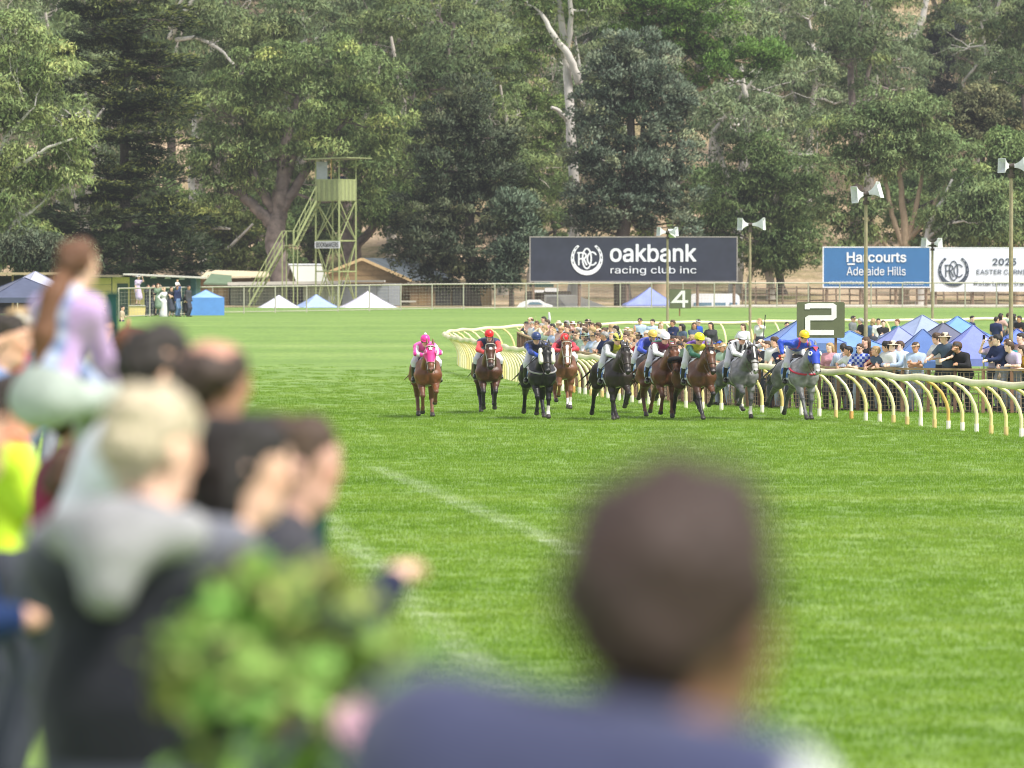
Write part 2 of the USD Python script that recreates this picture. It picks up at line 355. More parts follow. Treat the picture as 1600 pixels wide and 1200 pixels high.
while Y < 225:
    step = 0.40 + 0.0022 * max(Y - 60, 0)
    half = 0.094 * Y + 0.8
    x = np.arange(-half, half, step); x = x[(x > edge_x(Y) + 0.4)]
    if Y > 150: x = x[rs.rand(len(x)) > (Y - 150) / 75]
    if len(x): P.append(np.stack([x + rs.uniform(-.25, .25, len(x)), Y + rs.uniform(-.25, .25, len(x))], 1))
    Y += step
P = np.vstack(P); pz = ground_z(P[:, 0], P[:, 1])
gi.CreatePositionsAttr(Vt.Vec3fArray.FromNumpy(np.column_stack([P, pz]).astype(np.float32)))
gi.CreateProtoIndicesAttr(Vt.IntArray.FromNumpy(rs.randint(0, 4, len(P)).astype(np.int32)))
an = rs.uniform(0, 6.28, len(P))
gi.CreateOrientationsAttr(Vt.QuathArray([Gf.Quath(math.cos(a / 2), 0, 0, math.sin(a / 2)) for a in an]))
# ------------------------------------------------------------------ running rail of the near bend
def smooth_path(pts, step):
    from scipy.interpolate import CubicSpline
    p = np.array(pts, float); s = np.concatenate([[0], np.cumsum(np.linalg.norm(np.diff(p, axis=0), axis=1))])
    q = CubicSpline(s, p)(np.arange(0, s[-1], 0.05))
    u = np.concatenate([[0], np.cumsum(np.linalg.norm(np.diff(q, axis=0), axis=1))])
    t = np.arange(0, u[-1], step)
    return np.stack([np.interp(t, u, q[:, i]) for i in range(q.shape[1])], 1)

RAIL = [(14.6, 104), (12.6, 114.5), (11.0, 123.1), (8.47, 137.9), (7.2, 143.6), (5.86, 147.6), (4.4, 151.5), (3.46, 155.0), (2.31, 163.3), (1.75, 168.5), (0.33, 180.8), (-1.58, 206.5), (-2.6, 221), (-2.45, 229.5), (-0.8, 236.5), (2.5, 242), (10, 247), (24, 252), (40, 255)]
path = smooth_path(RAIL, 1.34)
rr = np.random.RandomState(5)
rail = thing('running_rail', 'pale yellow goose-neck running rail curving round the far bend behind the horses', 'running rail', (0, 0, 0))
fine = smooth_path(RAIL, 0.5)
zt = ground_z(fine[:, 0], fine[:, 1]) + 1.19 + 0.022 * np.sin(np.arange(len(fine)) * 0.9) + 0.018 * np.sin(np.arange(len(fine)) * 0.37 + 1)
near = fine[:, 1] < 232
M_RAIL = paint(srgb(212, 207, 170), 0.4, 0.14, 1.5, spec=0.5)
top = MB().tube(np.column_stack([fine, zt]), 0.078, 10).get()
put('top_rail', top, M_RAIL, rail, smooth=True)
tan = np.gradient(path, axis=0); tan /= np.linalg.norm(tan, axis=1, keepdims=True)
PC = [paint(srgb(*c), 0.5, 0.12, 3) for c in ((222, 206, 140), (228, 218, 168), (214, 190, 120), (205, 168, 92), (230, 224, 190))]
SC = [paint(srgb(*c), 0.6, 0.15, 6) for c in ((222, 218, 196), (205, 180, 120), (196, 152, 84), (226, 222, 205))]
for i, (p, t) in enumerate(zip(path, tan)):
    if p[0] > 26: break
    nrm = np.array([-t[1], t[0]])                  # towards the track
    if i < 14: nrm = np.array([-0.985, -0.17])
    z = float(ground_z(p[0], p[1]))
    f = p - nrm * 0.56
    pts = [(*(f), z - 0.05), (*(f + nrm * 0.0), z + 0.42), (*(f + nrm * 0.05), z + 0.62), (*(f + nrm * 0.16), z + 0.84), (*(f + nrm * 0.33), z + 1.02), (*(f + nrm * 0.52), z + 1.13)]
    put('rail_post', MB().tube(pts, [0.042, 0.042, 0.042, 0.04, 0.038, 0.036], 8).get(), PC[rr.choice(5, p=[.42, .40, .05, .01, .12])], rail, smooth=True)
    if p[1] < 175:
        put('post_foot', MB().tube([(*f, z - 0.04), (*f, z + 0.2)], 0.052, 8).get(), SC[rr.choice(4, p=[.4, .2, .15, .25])], rail, smooth=True)

# ------------------------------------------------------------------ rusty spectator fence of the infield
FENCE = [(22, 143.5), (14, 146), (10, 148.3), (7.8, 151.2), (5.6, 156.5), (3.9, 164), (2.7, 173), (1.75, 190), (1.0, 212), (0.2, 232)]
fp = smooth_path(FENCE, 0.8)
fence = thing('infield_fence', 'rusty brown post and wire fence that the infield crowd leans on', 'fence', (0, 0, 0))
M_RUST = [paint(srgb(*c), 0.85, 0.25, 5, 0.3) for c in ((120, 90, 70), (136, 106, 84), (104, 80, 66))]
M_WOODR = paint(srgb(158, 132, 100), 0.8, 0.2, 4, 0.3)
fz = ground_z(fp[:, 0], fp[:, 1])
for i, (p, z) in enumerate(zip(fp, fz)):
    a = np.array([p[0], p[1], z - 0.05])
    put('fence_post', MB().bar(a, a + np.array([rr.uniform(-.03, .03), 0, 1.14 + rr.uniform(-.02, .04)]), 0.085).get(), M_RUST[i % 3], fence)
for i in range(len(fp) - 1):
    a, b = np.array([*fp[i], fz[i] + 1.13]), np.array([*fp[i + 1], fz[i + 1] + 1.13])
    put('fence_rail', MB().bar(a, b, 0.09, 0.055).get(), M_WOODR, fence)
m = MB()
seg = smooth_path(FENCE, 0.13)
for i in range(len(seg) - 1):
    a, b = np.array([*seg[i], float(ground_z(*seg[i]))]), None
    m.bar(a + (0, 0, 0.0), a + (rr.uniform(-.02, .02), 0, 1.06), 0.014 if i % 3 else 0.024)
sg = smooth_path(FENCE, 1.0)
for h in np.arange(0.06, 1.08, 0.11):
    for i in range(len(sg) - 1): m.bar((*sg[i], ground_z(*sg[i]) + h + rr.uniform(-.01, .01)), (*sg[i + 1], ground_z(*sg[i + 1]) + h), 0.012)
put('wire_netting', m.get(), paint(srgb(150, 128, 108), 0.8, 0.25, 2), fence, kind='stuff')

# ------------------------------------------------------------------ pipe fence along the far edge of the track
def fence_Y(px): return float(np.interp(px, [60, 185, 340, 700, 1000, 1600, 1700], [270, 306, 342, 360, 367, 371, 371.5]))
pf = thing('perimeter_fence', 'grey pipe and wire mesh fence along the far edge of the turf', 'fence', (0, 0, 0))
M_PIPE = paint(srgb(170, 168, 150), 0.5, 0.1, 3, metallic=0.2)
pts = []
for px in np.arange(185, 1700, 49.0):
    Yf = fence_Y(px); x = (px - 800) / FPX * Yf; pts.append((x, Yf, float(ground_z(x, Yf))))
hgt = lambda i: 1.62
for i, p in enumerate(pts):
    put('fence_post', MB().tube([(p[0], p[1], p[2] - .1), (p[0], p[1], p[2] + hgt(i))], 0.045, 7).get(), M_PIPE, pf, smooth=True)
    if i:
        q = pts[i - 1]
        put('top_pipe', MB().tube([(q[0], q[1], q[2] + hgt(i)), (p[0], p[1], p[2] + hgt(i))], 0.045, 6).get(), M_PIPE, pf, smooth=True)
        put('bottom_pipe', MB().tube([(q[0], q[1], q[2] + 0.1), (p[0], p[1], p[2] + 0.1)], 0.03, 5).get(), M_PIPE, pf, smooth=True)
m = MB()
for q, p in zip(pts[:-1], pts[1:]):
    q, p = np.array(q), np.array(p)
    for h in np.arange(0.2, 1.6, 0.2): m.bar(q + (0, 0, h), p + (0, 0, h), 0.007)
    for t in np.arange(0.1, 1, 0.1): a = q + (p - q) * t; m.bar(a + (0, 0, .1), a + (0, 0, 1.6), 0.007)
put('wire_mesh', m.get(), M_PIPE, pf, kind='stuff')

# rustic fence beyond the road on the right
rf = thing('rustic_fence', 'old brown timber post and rail fence beyond the road on the right', 'fence', (0, 0, 0))
M_OLD = paint(srgb(112, 96, 82), 0.9, 0.2, 3)
prev = None
for px in np.arange(1160, 1640, 21):
    Yf = 392 + 2 * math.sin(px); x = (px - 800) / FPX * Yf; z = float(ground_z(x, Yf)); a = np.array([x, Yf, z])
    put('fence_post', MB().bar(a - (0, 0, .1), a + (rr.uniform(-.05, .05), 0, 1.35), 0.11).get(), M_OLD, rf)
    if prev is not None:
        for h in (0.35, 0.75, 1.18): put('fence_rail', MB().bar(prev + (0, 0, h), a + (0, 0, h + rr.uniform(-.04, .04)), 0.05, 0.1).get(), M_OLD, rf)
    prev = a

# ------------------------------------------------------------------ hoardings
def lettering(text, px0, py0, px1, Y, cap_px, mat, parent, bold=False, dy=-0.03, name='lettering'):
    """text from pixel px0 to px1 with its baseline at py0."""
    if ' ' in text:                                     # one part per word
        m = meshkit.text_mesh(text, 1.0, .01, bold); W0, W1 = m.vertices[:, 0].min(), m.vertices[:, 0].max(); words = text.split(' ')
        for k, wd in enumerate(words):
            a = meshkit.text_mesh(' '.join(words[:k + 1]), 1.0, .01, bold).vertices[:, 0].max(); q = meshkit.text_mesh(wd, 1.0, .01, bold).vertices[:, 0]; wl = q.max() - q.min()
            f0, f1 = (a - wl - W0) / (W1 - W0), (a - W0) / (W1 - W0); last = lettering(wd, px0 + (px1 - px0) * f0, py0, px0 + (px1 - px0) * f1, Y, cap_px, mat, parent, bold, dy, name)
        return last
    h = cap_px / (FPX / Y); m = meshkit.text_mesh(text, h, 0.012, bold)
    v = m.vertices.copy(); w = (px1 - px0) / (FPX / Y); x0, x1 = v[:, 0].min(), v[:, 0].max(); v[:, 0] = (v[:, 0] - x0) * w / (x1 - x0)
    o = at(px0, py0, Y); T = facing(o + np.array([0, dy, 0])); v = v @ T[:3, :3].T + T[:3, 3]
    return put(name, (v, m.faces), mat, parent)

def shoe_emblem(cx, cy, rw, rh, Y, mat, parent, slot_mat, stroke):
    """A horseshoe round interlaced letters; sizes in photo pixels."""
    s = FPX / Y
    def ell(rx, ry, a0, a1, n=40, cy0=0.0):
        a = np.radians(np.linspace(a0, a1, n)); return [(rx * math.cos(t), ry * math.sin(t) + cy0) for t in a]
    outer = ell(rw, rh, -235, 55); inner = ell(rw * 0.80, rh * 0.80, -235, 55, cy0=rh * 0.07)
    shoe = Polygon(outer + inner[::-1]).buffer(0)
    slots = []
    for a in (-222, -202, -182, -162, -18, 2, 22, 42):
        c = np.array([rw * 0.9 * math.cos(math.radians(a)), rh * 0.9 * math.sin(math.radians(a)) + rh * 0.03]); d = np.array([-math.sin(math.radians(a)), math.cos(math.radians(a))]) * rh * 0.075
        slots.append(LineString([c - d, c + d]).buffer(rw * 0.03, cap_style='flat'))
    shoe = shoe.difference(union_all(slots))
    L = []
    u = rw
    L.append(LineString([(-0.5 * u, -0.38 * u), (-0.5 * u, 0.36 * u)]))
    L.append(LineString([(-0.56 * u, 0.36 * u), (-0.2 * u, 0.36 * u), (-0.08 * u, 0.28 * u), (-0.04 * u, 0.17 * u), (-0.1 * u, 0.05 * u), (-0.22 * u, -0.01 * u), (-0.5 * u, -0.01 * u)]))
    L.append(LineString([(-0.2 * u, 0.0), (-0.02 * u, -0.38 * u)]))
    L.append(LineString([(x * 1.0, y) for x, y in ell(0.27 * u, 0.62 * u, 0, 360, 48)]))
    L.append(LineString([(x + 0.33 * u, y) for x, y in ell(0.3 * u, 0.4 * u, 40, 320, 30)]))
    mono = union_all([g.buffer(stroke) for g in L])
    for nm, g in (('horseshoe_emblem', shoe), ('monogram', mono)):
        g = affinity.scale(g, 1 / s, 1 / s, origin=(0, 0))
        T = facing(at(cx, cy, Y) + np.array([0, -0.03, 0]))
        put(nm, MB().prism(g, 0.012, T).get(), mat, parent)

def hoarding(name, label, px0, py0, px1, py1, Y, face, posts, side=None):
    a, b = at(px0, py1, Y), at(px1, py0, Y)
    t = thing(name, label, 'billboard', (0, 0, 0))
    put('panel', MB().box((a[0], Y, a[2]), (b[0], Y + 0.08, b[2])).get(), face, t)
    fr = MB(); w = 0.07
    for lo, hi in (((a[0] - w, Y - .015, b[2]), (b[0] + w, Y + .1, b[2] + w)), ((a[0] - w, Y - .015, a[2] - w), (b[0] + w, Y + .1, a[2])), ((a[0] - w, Y - .014, a[2]), (a[0], Y + .099, b[2])), ((b[0], Y - .014, a[2]), (b[0] + w, Y + .099, b[2]))): fr.box(lo, hi)
    put('frame', fr.get(), side or paint(srgb(150, 145, 140), 0.6), t)
    for px in posts:
        p = at(px, py1, Y); g = float(ground_z(p[0], Y + 0.3))
        put('post', MB().tube([(p[0], Y + 0.22, g - 0.2), (p[0], Y + 0.22, b[2] - 0.1)], 0.1, 8).get(), paint(srgb(120, 100, 84), 0.8), t, smooth=True)
    return t

M_WHITE = paint((0.74, 0.76, 0.80), 0.5, 0.05)
t = hoarding('dark_billboard', 'long navy billboard with white horseshoe emblem and racing club lettering', 829, 371, 1151, 439, 378, paint(srgb(47, 51, 66), 0.55, 0.18, 1.2), (833, 905, 980, 1090, 1147))
shoe_emblem(917, 404, 25, 26, 378, M_WHITE, t, None, 1.25)
lettering('oakbank', 953, 408, 1088, 378, 26, M_WHITE, t, True)
lettering('racing club inc', 954, 427, 1088, 378, 10.6, M_WHITE, t, False)
t = hoarding('blue_billboard', 'blue estate agent billboard on posts behind the far fence', 1287, 387, 1452.5, 448, 378, paint(srgb(58, 108, 160), 0.5, 0.06, 1), (1292, 1345, 1400, 1447), M_WHITE)
lettering('Harcourts', 1323, 409, 1416, 378, 14.5, M_WHITE, t, True)
o = at(1324, 411.5, 378); put('underline', MB().box(o + (0, -.03, -.1), o + (0.5, -.018, 0)).get(), M_WHITE, t)
lettering('Adelaide Hills', 1323, 430, 1415, 378, 13, M_WHITE, t, False)
lettering('adelaidehills.harcourts.com.au', 1295, 444, 1393, 378, 5.2, M_WHITE, t, False)
lettering('8391 3133', 1412, 445, 1443, 378, 5.0, M_WHITE, t, False)
M_INK = paint(srgb(66, 74, 88), 0.6)
t = hoarding('white_billboard', 'white carnival billboard with grey horseshoe emblem beside the blue billboard', 1455.5, 388, 1640, 454, 378.4, paint(srgb(222, 226, 238), 0.5, 0.04, 1), (1462, 1520, 1580, 1634), M_WHITE)
shoe_emblem(1490, 423, 24, 25, 378.4, M_INK, t, None, 0.9)
lettering('2025', 1551, 414, 1588, 378.4, 10, M_INK, t, True)
lettering('EASTER CARNIVAL', 1526, 428.5, 1622, 378.4, 7.2, M_INK, t, False)
lettering('#startanewtrad', 1521, 446, 1606, 378.4, 7.0, M_INK, t, False)

# ------------------------------------------------------------------ furlong boards
M_OLIVE = paint(srgb(92, 98, 72), 0.7, 0.1, 3)
def board(px0, py0, px1, py1, Y, digit, label, foot_px):
    t = thing('number_board', label, 'number board', (0, 0, 0))
    a, b = at(px0, py1, Y), at(px1, py0, Y)
    g = sbox(a[0], a[2], b[0], b[2]).buffer(-0.05).buffer(0.05)
    put('panel', MB().prism(g, 0.05, facing((0, Y + 0.05, 0))).get(), M_OLIVE, t)
    W, H = b[0] - a[0], b[2] - a[2]
    if digit == '2':
        s = 0.125 * H
        L = LineString([(.22, .80), (.22, .885), (.26, .90), (.74, .90), (.775, .87), (.775, .60), (.74, .565), (.26, .56), (.225, .53), (.225, .15), (.775, .15)])
        L = affinity.scale(L, W, H, origin=(0, 0)).buffer(s / 2 * 1.15, cap_style='flat', join_style='mitre')
    else:
        L = affinity.scale(LineString([(.80, .36), (.2, .36), (.58, .86), (.66, .86), (.66, .12)]), W, H, origin=(0, 0)).buffer(0.07 * H, cap_style='square', join_style='mitre')
    put('digit', MB().prism(affinity.translate(L, a[0], a[2]), 0.012, facing((0, Y - 0.004, 0))).get(), paint((0.72, 0.72, 0.70), 0.6, 0.08), t)
    for px in foot_px:
        p = at(px, py1, Y); g = float(ground_z(p[0], Y))
        put('post', MB().bar((p[0], Y + 0.1, g - .1), (p[0], Y + 0.1, a[2] + H * 0.4), 0.07).get(), paint(srgb(128, 92, 60), 0.8), t)
board(1245, 472, 1320, 528, 157, '2', 'olive green board with a big white 2 above the infield crowd', (1262, 1306))
board(1045.5, 452, 1080, 482, 325, '4', 'small olive green board with a white 4 in front of the navy billboard', (1062,))

# ------------------------------------------------------------------ loudspeaker poles
M_HORN = paint((0.62, 0.63, 0.64), 0.45, 0.08, 3); M_GALV = paint(srgb(150, 140, 112), 0.6, 0.18, 6, metallic=0.15); M_DARK = paint(srgb(66, 58, 52), 0.7)
def horn(mouth, length, axis, loc, tilt=0.0):
    a = np.linspace(0, 1, 9); r = 0.05 + (mouth / 2 - 0.05) * a ** 2.1
    prof = [(0.02, 0)] + [(ri * 1.38, ai * length) for ri, ai in zip(r, a)] + [(ri * 1.38 - 0.022, ai * length + (0.004 if ai == 1 else 0)) for ri, ai in zip(r[::-1], a[::-1])]
    m = trimesh.creation.revolve(np.array(prof), sections=4); m.apply_transform(trimesh.transformations.rotation_matrix(math.pi / 4, [0, 0, 1]))
    # z -> axis, keeping the section's sides level
    ax = np.asarray(axis, float); ax /= np.linalg.norm(ax); up = np.array([0, 0, 1.0]); sx = np.cross(up, ax); sx /= np.linalg.norm(sx); uy = np.cross(ax, sx)
    T = np.eye(4); T[:3, 0], T[:3, 1], T[:3, 2], T[:3, 3] = sx, uy, ax, loc
    m.apply_transform(T); return m
def speaker(px, top_py, Y, mouth, label, dirs, foot_lean=0, r=0.06):
    p = at(px, top_py, Y); g = float(ground_z(p[0], Y))
    t = thing('loudspeaker_pole', label, 'loudspeaker', (p[0], Y, g), 0, 'loudspeaker poles round the infield')
    h = p[2] - g
    put('pole', MB().tube([(foot_lean, 0, -.2), (foot_lean * .4, 0, h * .5), (0, 0, h)], [r, r * .95, r * .85], 8).get(), M_GALV, t, smooth=True)
    put('bracket', MB().box((-.09, -.07, h - .05), (.09, .07, h + .06)).bar((0, 0, h + .06), (0, 0, h + .3), .09).get(), M_DARK, t)
    for (dx, dy, dz, L) in dirs:
        ax = np.array([dx, dy, dz]); ax /= np.linalg.norm(ax)
        hm = horn(mouth, L, ax, np.array([0, 0, h + 0.26]) + ax * 0.04)
        put('horn', hm, M_HORN, t)
        put('driver', MB().tube([np.array([0, 0, h + .26]) - ax * .12, np.array([0, 0, h + .26]) + ax * .1], .075, 8).get(), M_DARK, t, smooth=True)
speaker(1353, 317, 166, 0.50, 'tall loudspeaker pole with a wide tilted horn in front of the blue billboard', [(-1, -.35, -.08, .33), (1, -.3, .3, .40)])
speaker(1580, 275, 152, 0.40, 'tallest loudspeaker pole with paired white horns near the white billboard', [(-1, -.5, .05, .26), (1, -.35, .1, .36)])
speaker(1172, 361, 232, 0.52, 'slender loudspeaker pole just past the end of the navy billboard', [(-1, -.4, .05, .42), (1, -.25, .05, .55)])
speaker(1043, 372, 262, 0.42, 'thin loudspeaker pole crossing the lettering of the navy billboard', [(-1, -.4, .1, .42), (1, -.4, .1, .42), (.5, .9, -.1, .4)])
speaker(1457, 390, 254, 0.45, 'short brown loudspeaker pole where the blue and white billboards meet', [(-1, -.5, .12, .42), (1, -.6, .1, .35)])

# ------------------------------------------------------------------ gazebos
def gazebo(px, apex_py, Y, W, eave, rise, color, label, rz=0.2, group='pop-up gazebos', cols2=None, D=None, valance=0.22, open_side=True):
    p = at(px, apex_py, Y); g = float(ground_z(p[0], Y)); D = D or W
    base = p[2] - rise - eave
    t = thing('gazebo', label, 'gazebo', (p[0], Y, base), rz, group)
    n = 9; u = np.linspace(-1, 1, n); X, Z = np.meshgrid(u, u, indexing='ij')
    r = np.maximum(abs(X), abs(Z)); hh = eave + rise * ((1 - r) ** 1.18)
    v = np.stack([X * W / 2, Z * D / 2, hh], -1).reshape(-1, 3)
    i, j = np.meshgrid(np.arange(n - 1), np.arange(n - 1), indexing='ij'); a = (i * n + j).ravel()
    F = []
    for q in a:
        # diagonals follow the hips
        x, z = divmod(q, n); flip = (x < (n - 1) / 2) != (z < (n - 1) / 2)
        A, B, C, Dd = q, q + n, q + n + 1, q + 1
        F += [[A, B, Dd], [B, C, Dd]] if flip else [[A, B, C], [A, C, Dd]]
    color = np.array(color); color = color * .85 + color.mean() * .15; cm = paint(color, 0.5, 0.13, 1.6, 0.5, 3.5)
    if cols2 is not None: cols2 = np.array(cols2)
    v[:, 2] += .05 * (meshkit.fbm(v * 1.7 + px, 2, 3) - .5) * (r.ravel() < .99)
    put('roof', (v, np.array(F)), cm, t, smooth=25)
    for sx in (-1, 1):
        for sy in (-1, 1): put('hip_seam', MB().tube([(sx * W / 2 * q, sy * D / 2 * q, eave + rise * (1 - q) ** 1.18 + .012) for q in np.linspace(.02, 1, 7)], .018, 5).get(), paint(color * .7, .5, .1, 2), t, smooth=True)
    vl = MB(); w, d = W / 2 + .004, D / 2 + .004
    for (x0, y0), (x1, y1) in (((-w, -d), (w, -d)), ((w, -d), (w, d)), ((w, d), (-w, d)), ((-w, d), (-w, -d))): vl.bar((x0, y0, eave - valance / 2 + .01), (x1, y1, eave - valance / 2 + .01), 0.012, valance)
    put('valance', vl.get(), paint(np.array(color) * 0.92 if cols2 is None else cols2, 0.55, 0.07, 2.0), t)
    for sx in (-1, 1):
        for sy in (-1, 1): put('leg', MB().bar((sx * (W / 2 - .05), sy * (D / 2 - .05), g - base - 0.05), (sx * (W / 2 - .05), sy * (D / 2 - .05), eave), 0.04).get(), M_PIPE, t)
    return t, base, eave
IG = 'pop-up gazebos of the infield picnickers'
gazebo(1442, 514, 163, 2.15, 1.5, .92, srgb(62, 98, 160), 'steel blue gazebo behind the man in the pale cap at the fence', .05, IG)
gazebo(1521, 508, 170, 2.5, 1.5, 1.0, srgb(104, 118, 196), 'violet blue gazebo behind the man in the black hoodie', .12, IG)
gazebo(1441, 492, 205, 2.3, 1.7, .8, srgb(132, 148, 186), 'pale grey blue gazebo peak, the tallest above the infield crowd', .5, IG)
gazebo(1474, 504, 190, 2.6, 1.5, .95, srgb(84, 88, 112), 'dark slate grey gazebo between two blue gazebos in the infield', .3, IG)
gazebo(1496, 494, 212, 2.4, 1.6, .8, srgb(88, 140, 206), 'sky blue gazebo farthest back in the infield', .15, IG)
gazebo(1404, 510, 186, 2.4, 1.3, .95, srgb(122, 134, 196), 'lavender blue gazebo with a white edge beside the tall speaker pole', .35, IG)
gazebo(1328, 517, 176, 2.0, 1.3, .5, srgb(92, 136, 200), 'blue gazebo just right of the big white 2 board', .2, IG)
gazebo(1252, 497, 172, 2.3, 1.3, .75, srgb(90, 122, 184), 'blue gazebo half hidden behind the big white 2 board', .15, IG)
gazebo(1589, 514, 178, 1.6, 1.5, .6, srgb(84, 112, 196), 'small blue gazebo behind the tallest loudspeaker pole', .2, IG)
FG = 'gazebos along the far fence'
gazebo(436, 461, 372, 3.4, 1.2, 1.0, srgb(206, 206, 220), 'white gazebo left of the tower foot behind the fence', .1, FG)
gazebo(494, 460, 375, 3.0, 1.2, 1.0, srgb(142, 166, 214), 'pale blue gazebo below the tower behind the fence', .3, FG)
gazebo(575, 455, 373, 3.6, 1.2, 1.1, srgb(206, 202, 216), 'white gazebo right of the tower foot behind the fence', .15, FG)
gazebo(1016, 449, 377, 3.5, 1.2, 1.15, srgb(122, 136, 204), 'periwinkle blue gazebo under the navy billboard', .05, FG)
gazebo(322, 453, 331, 2.0, 1.25, .45, srgb(120, 164, 222), 'blue shelter with drop walls beside the teal pavilion', .1, FG, srgb(90, 140, 206), valance=1.2)
gazebo(37, 433.5, 240, 4.0, 1.2, .85, srgb(70, 78, 104), 'dark slate gazebo over the crowd on the far left', .3, FG)
gazebo(55, 424, 252, 3.6, 1.3, 1.1, srgb(160, 162, 184), 'pale grey gazebo behind the dark one on the far left', .55, FG)
gazebo(846, 434, 392, 1.4, 1.6, .45, srgb(52, 76, 70), 'small dark green canopy below the left end of the navy billboard', .2, FG)
gazebo(1570, 527, 158, 1.1, 1.2, .35, srgb(40, 84, 170), 'low bright blue shelter beside the violet blue gazebo', .1, IG)

# ------------------------------------------------------------------ judges' tower
M_TG = paint(srgb(146, 156, 106), 0.6, 0.08, 3); M_TGD = paint(srgb(132, 140, 98), 0.6, 0.1, 5)
tw = thing('judges_tower', 'pale green lattice watchtower with a roofed cabin and long stairs', 'tower', (0, 0, 0))
YT, th, S = 385.0, math.radians(34), 1.95
N = at(530, 487, YT); gz = float(ground_z(N[0], YT)); N[2] = gz
dl, dr = np.array([-math.cos(th), math.sin(th), 0]) * S, np.array([math.sin(th), math.cos(th), 0]) * S
C4 = [N, N + dl, N + dl + dr, N + dr]
zc0, zc1, zw, zr = at(530, 313, YT)[2], at(530, 281, YT)[2], at(530, 252, YT)[2], at(530, 248, YT)[2]
levels = [gz, gz + (zc0 - gz) * 0.33, gz + (zc0 - gz) * 0.62, zc0]
for c in C4: put('leg', MB().bar((c[0], c[1], gz - .2), (c[0], c[1], zc0), 0.11).get(), M_TG, tw)
for i in range(4):
    a, b = C4[i], C4[(i + 1) % 4]
    for z0, z1 in zip((levels[0], levels[2]), (levels[2], levels[3])):
        put('brace', MB().bar((a[0], a[1], z0), (b[0], b[1], z1), 0.055).get(), M_TG, tw); put('brace', MB().bar((b[0], b[1], z0), (a[0], a[1], z1), 0.055).get(), M_TG, tw)
    for z in levels[1:]: put('girt', MB().bar((a[0], a[1], z), (b[0], b[1], z), 0.09).get(), M_TG, tw)
    # cabin cladding: upright boards
    k = 9; e = b - a; out = np.cross(e / S, [0, 0, 1])
    for j in range(k):
        p, q = a + e * (j + .03) / k, a + e * (j + .97) / k
        put('board', MB().bar((*(p + out * .05 * -1)[:2], (zc0 + zc1) / 2), (*(q + out * .05 * -1)[:2], (zc0 + zc1) / 2), 0.04 + .02 * (j % 2), zc1 - zc0).get(), M_TG if j % 2 else M_TGD, tw)
    put('cabin_post', MB().bar((a[0], a[1], zc0 - .05), (a[0], a[1], zr), 0.09).get(), M_TG, tw)
    put('sill', MB().bar((a[0], a[1], zc1), (b[0], b[1], zc1), 0.12).get(), M_TG, tw)
put('cabin_floor', MB().bar((C4[0] + C4[1]) / 2 * [1, 1, 0] + [0, 0, zc0], (C4[2] + C4[3]) / 2 * [1, 1, 0] + [0, 0, zc0], S, 0.08).get(), M_TGD, tw)
a, b = C4[1], C4[0]
put('end_panel', MB().bar((*(a + (b - a) * 0.02)[:2], (zc1 + zw) / 2), (*(a + (b - a) * 0.5)[:2], (zc1 + zw) / 2), 0.03, zw - zc1).get(), paint(srgb(150, 158, 160), 0.3), tw)
put('window_post', MB().bar((*(a + (b - a) * 0.66)[:2], zc1), (*(a + (b - a) * 0.66)[:2], zr), 0.07).get(), paint(srgb(190, 160, 96), 0.6), tw)
cc = (C4[0] + C4[2]) / 2
rf_ = MB().bar(cc * [1, 1, 0] + dl * .78 - dr * .1 + [0, 0, zr - .02], cc * [1, 1, 0] - dl * .98 + dr * .05 + [0, 0, zr + .06], S * 1.7, 0.07).get()
put('roof', rf_, M_TGD, tw)
t = thing('name_sign', 'small white sign lettered in black on the lattice tower', 'sign', (0, 0, 0))
ds = -dl / S; up = np.array([0, 0, 1.0])
so = C4[1] + np.array([0, 0, at(495, 388, YT)[2] - gz]) + np.cross(ds, up) * 0.12
put('panel', MB().bar(so + up * .24, so + ds * 2.1 + up * .24, 0.03, 0.48).get(), M_WHITE, t)
tm = meshkit.text_mesh('BOOKMAKERS', .33, .01, True); v = tm.vertices.copy(); v[:, 0] *= 1.86 / v[:, 0].max()
T = facing(so + np.cross(ds, up) * .017 + ds * .12 + up * .08, ds, up)
put('lettering', (v @ T[:3, :3].T + T[:3, 3], tm.faces), paint((.03, .03, .035), .6), t)
# stairs in two flights with a landing
A, B, C = at(388, 487, YT - 1.2), at(441, 384, YT - .6), at(494, 314, YT + .3)
A[2] = float(ground_z(A[0], A[1]))
wd = np.array([0.25, 0.8, 0])
for P0, P1 in ((A, B), (B + [.75, 0, 0], C)):
    for o in (0, 1):
        put('stringer', MB().bar(P0 + wd * o, P1 + wd * o, 0.06, 0.13).get(), M_TG, tw)
        put('handrail', MB().bar(P0 + wd * o + up, P1 + wd * o + up, 0.06).get(), M_TG, tw)
        for k in np.linspace(0.04, 1, 5): p = P0 + (P1 - P0) * k + wd * o; put('baluster', MB().bar(p, p + up, 0.045).get(), M_TG, tw)
    n_ = int((P1[2] - P0[2]) / 0.32)
    for k in range(1, n_): p = P0 + (P1 - P0) * k / n_; put('tread', MB().bar(p, p + wd, 0.2, 0.025).get(), M_TGD, tw)
put('landing', MB().bar(B + wd * 0.5 - [.05, 0, 0], B + wd * .5 + [.85, 0, 0], .9, .06).get(), M_TGD, tw)
for q in (B, B + wd, B + [.75, 0, 0], B + wd + [.75, 0, 0]):
    put('landing_post', MB().bar((q[0], q[1], float(ground_z(q[0], q[1])) - .1), q + up * 1.0, 0.07).get(), M_TG, tw)
for o in (0, 1): put('landing_rail', MB().bar(B + wd * o + up, B + wd * o + up + [.75, 0, 0], .05).get(), M_TG, tw)

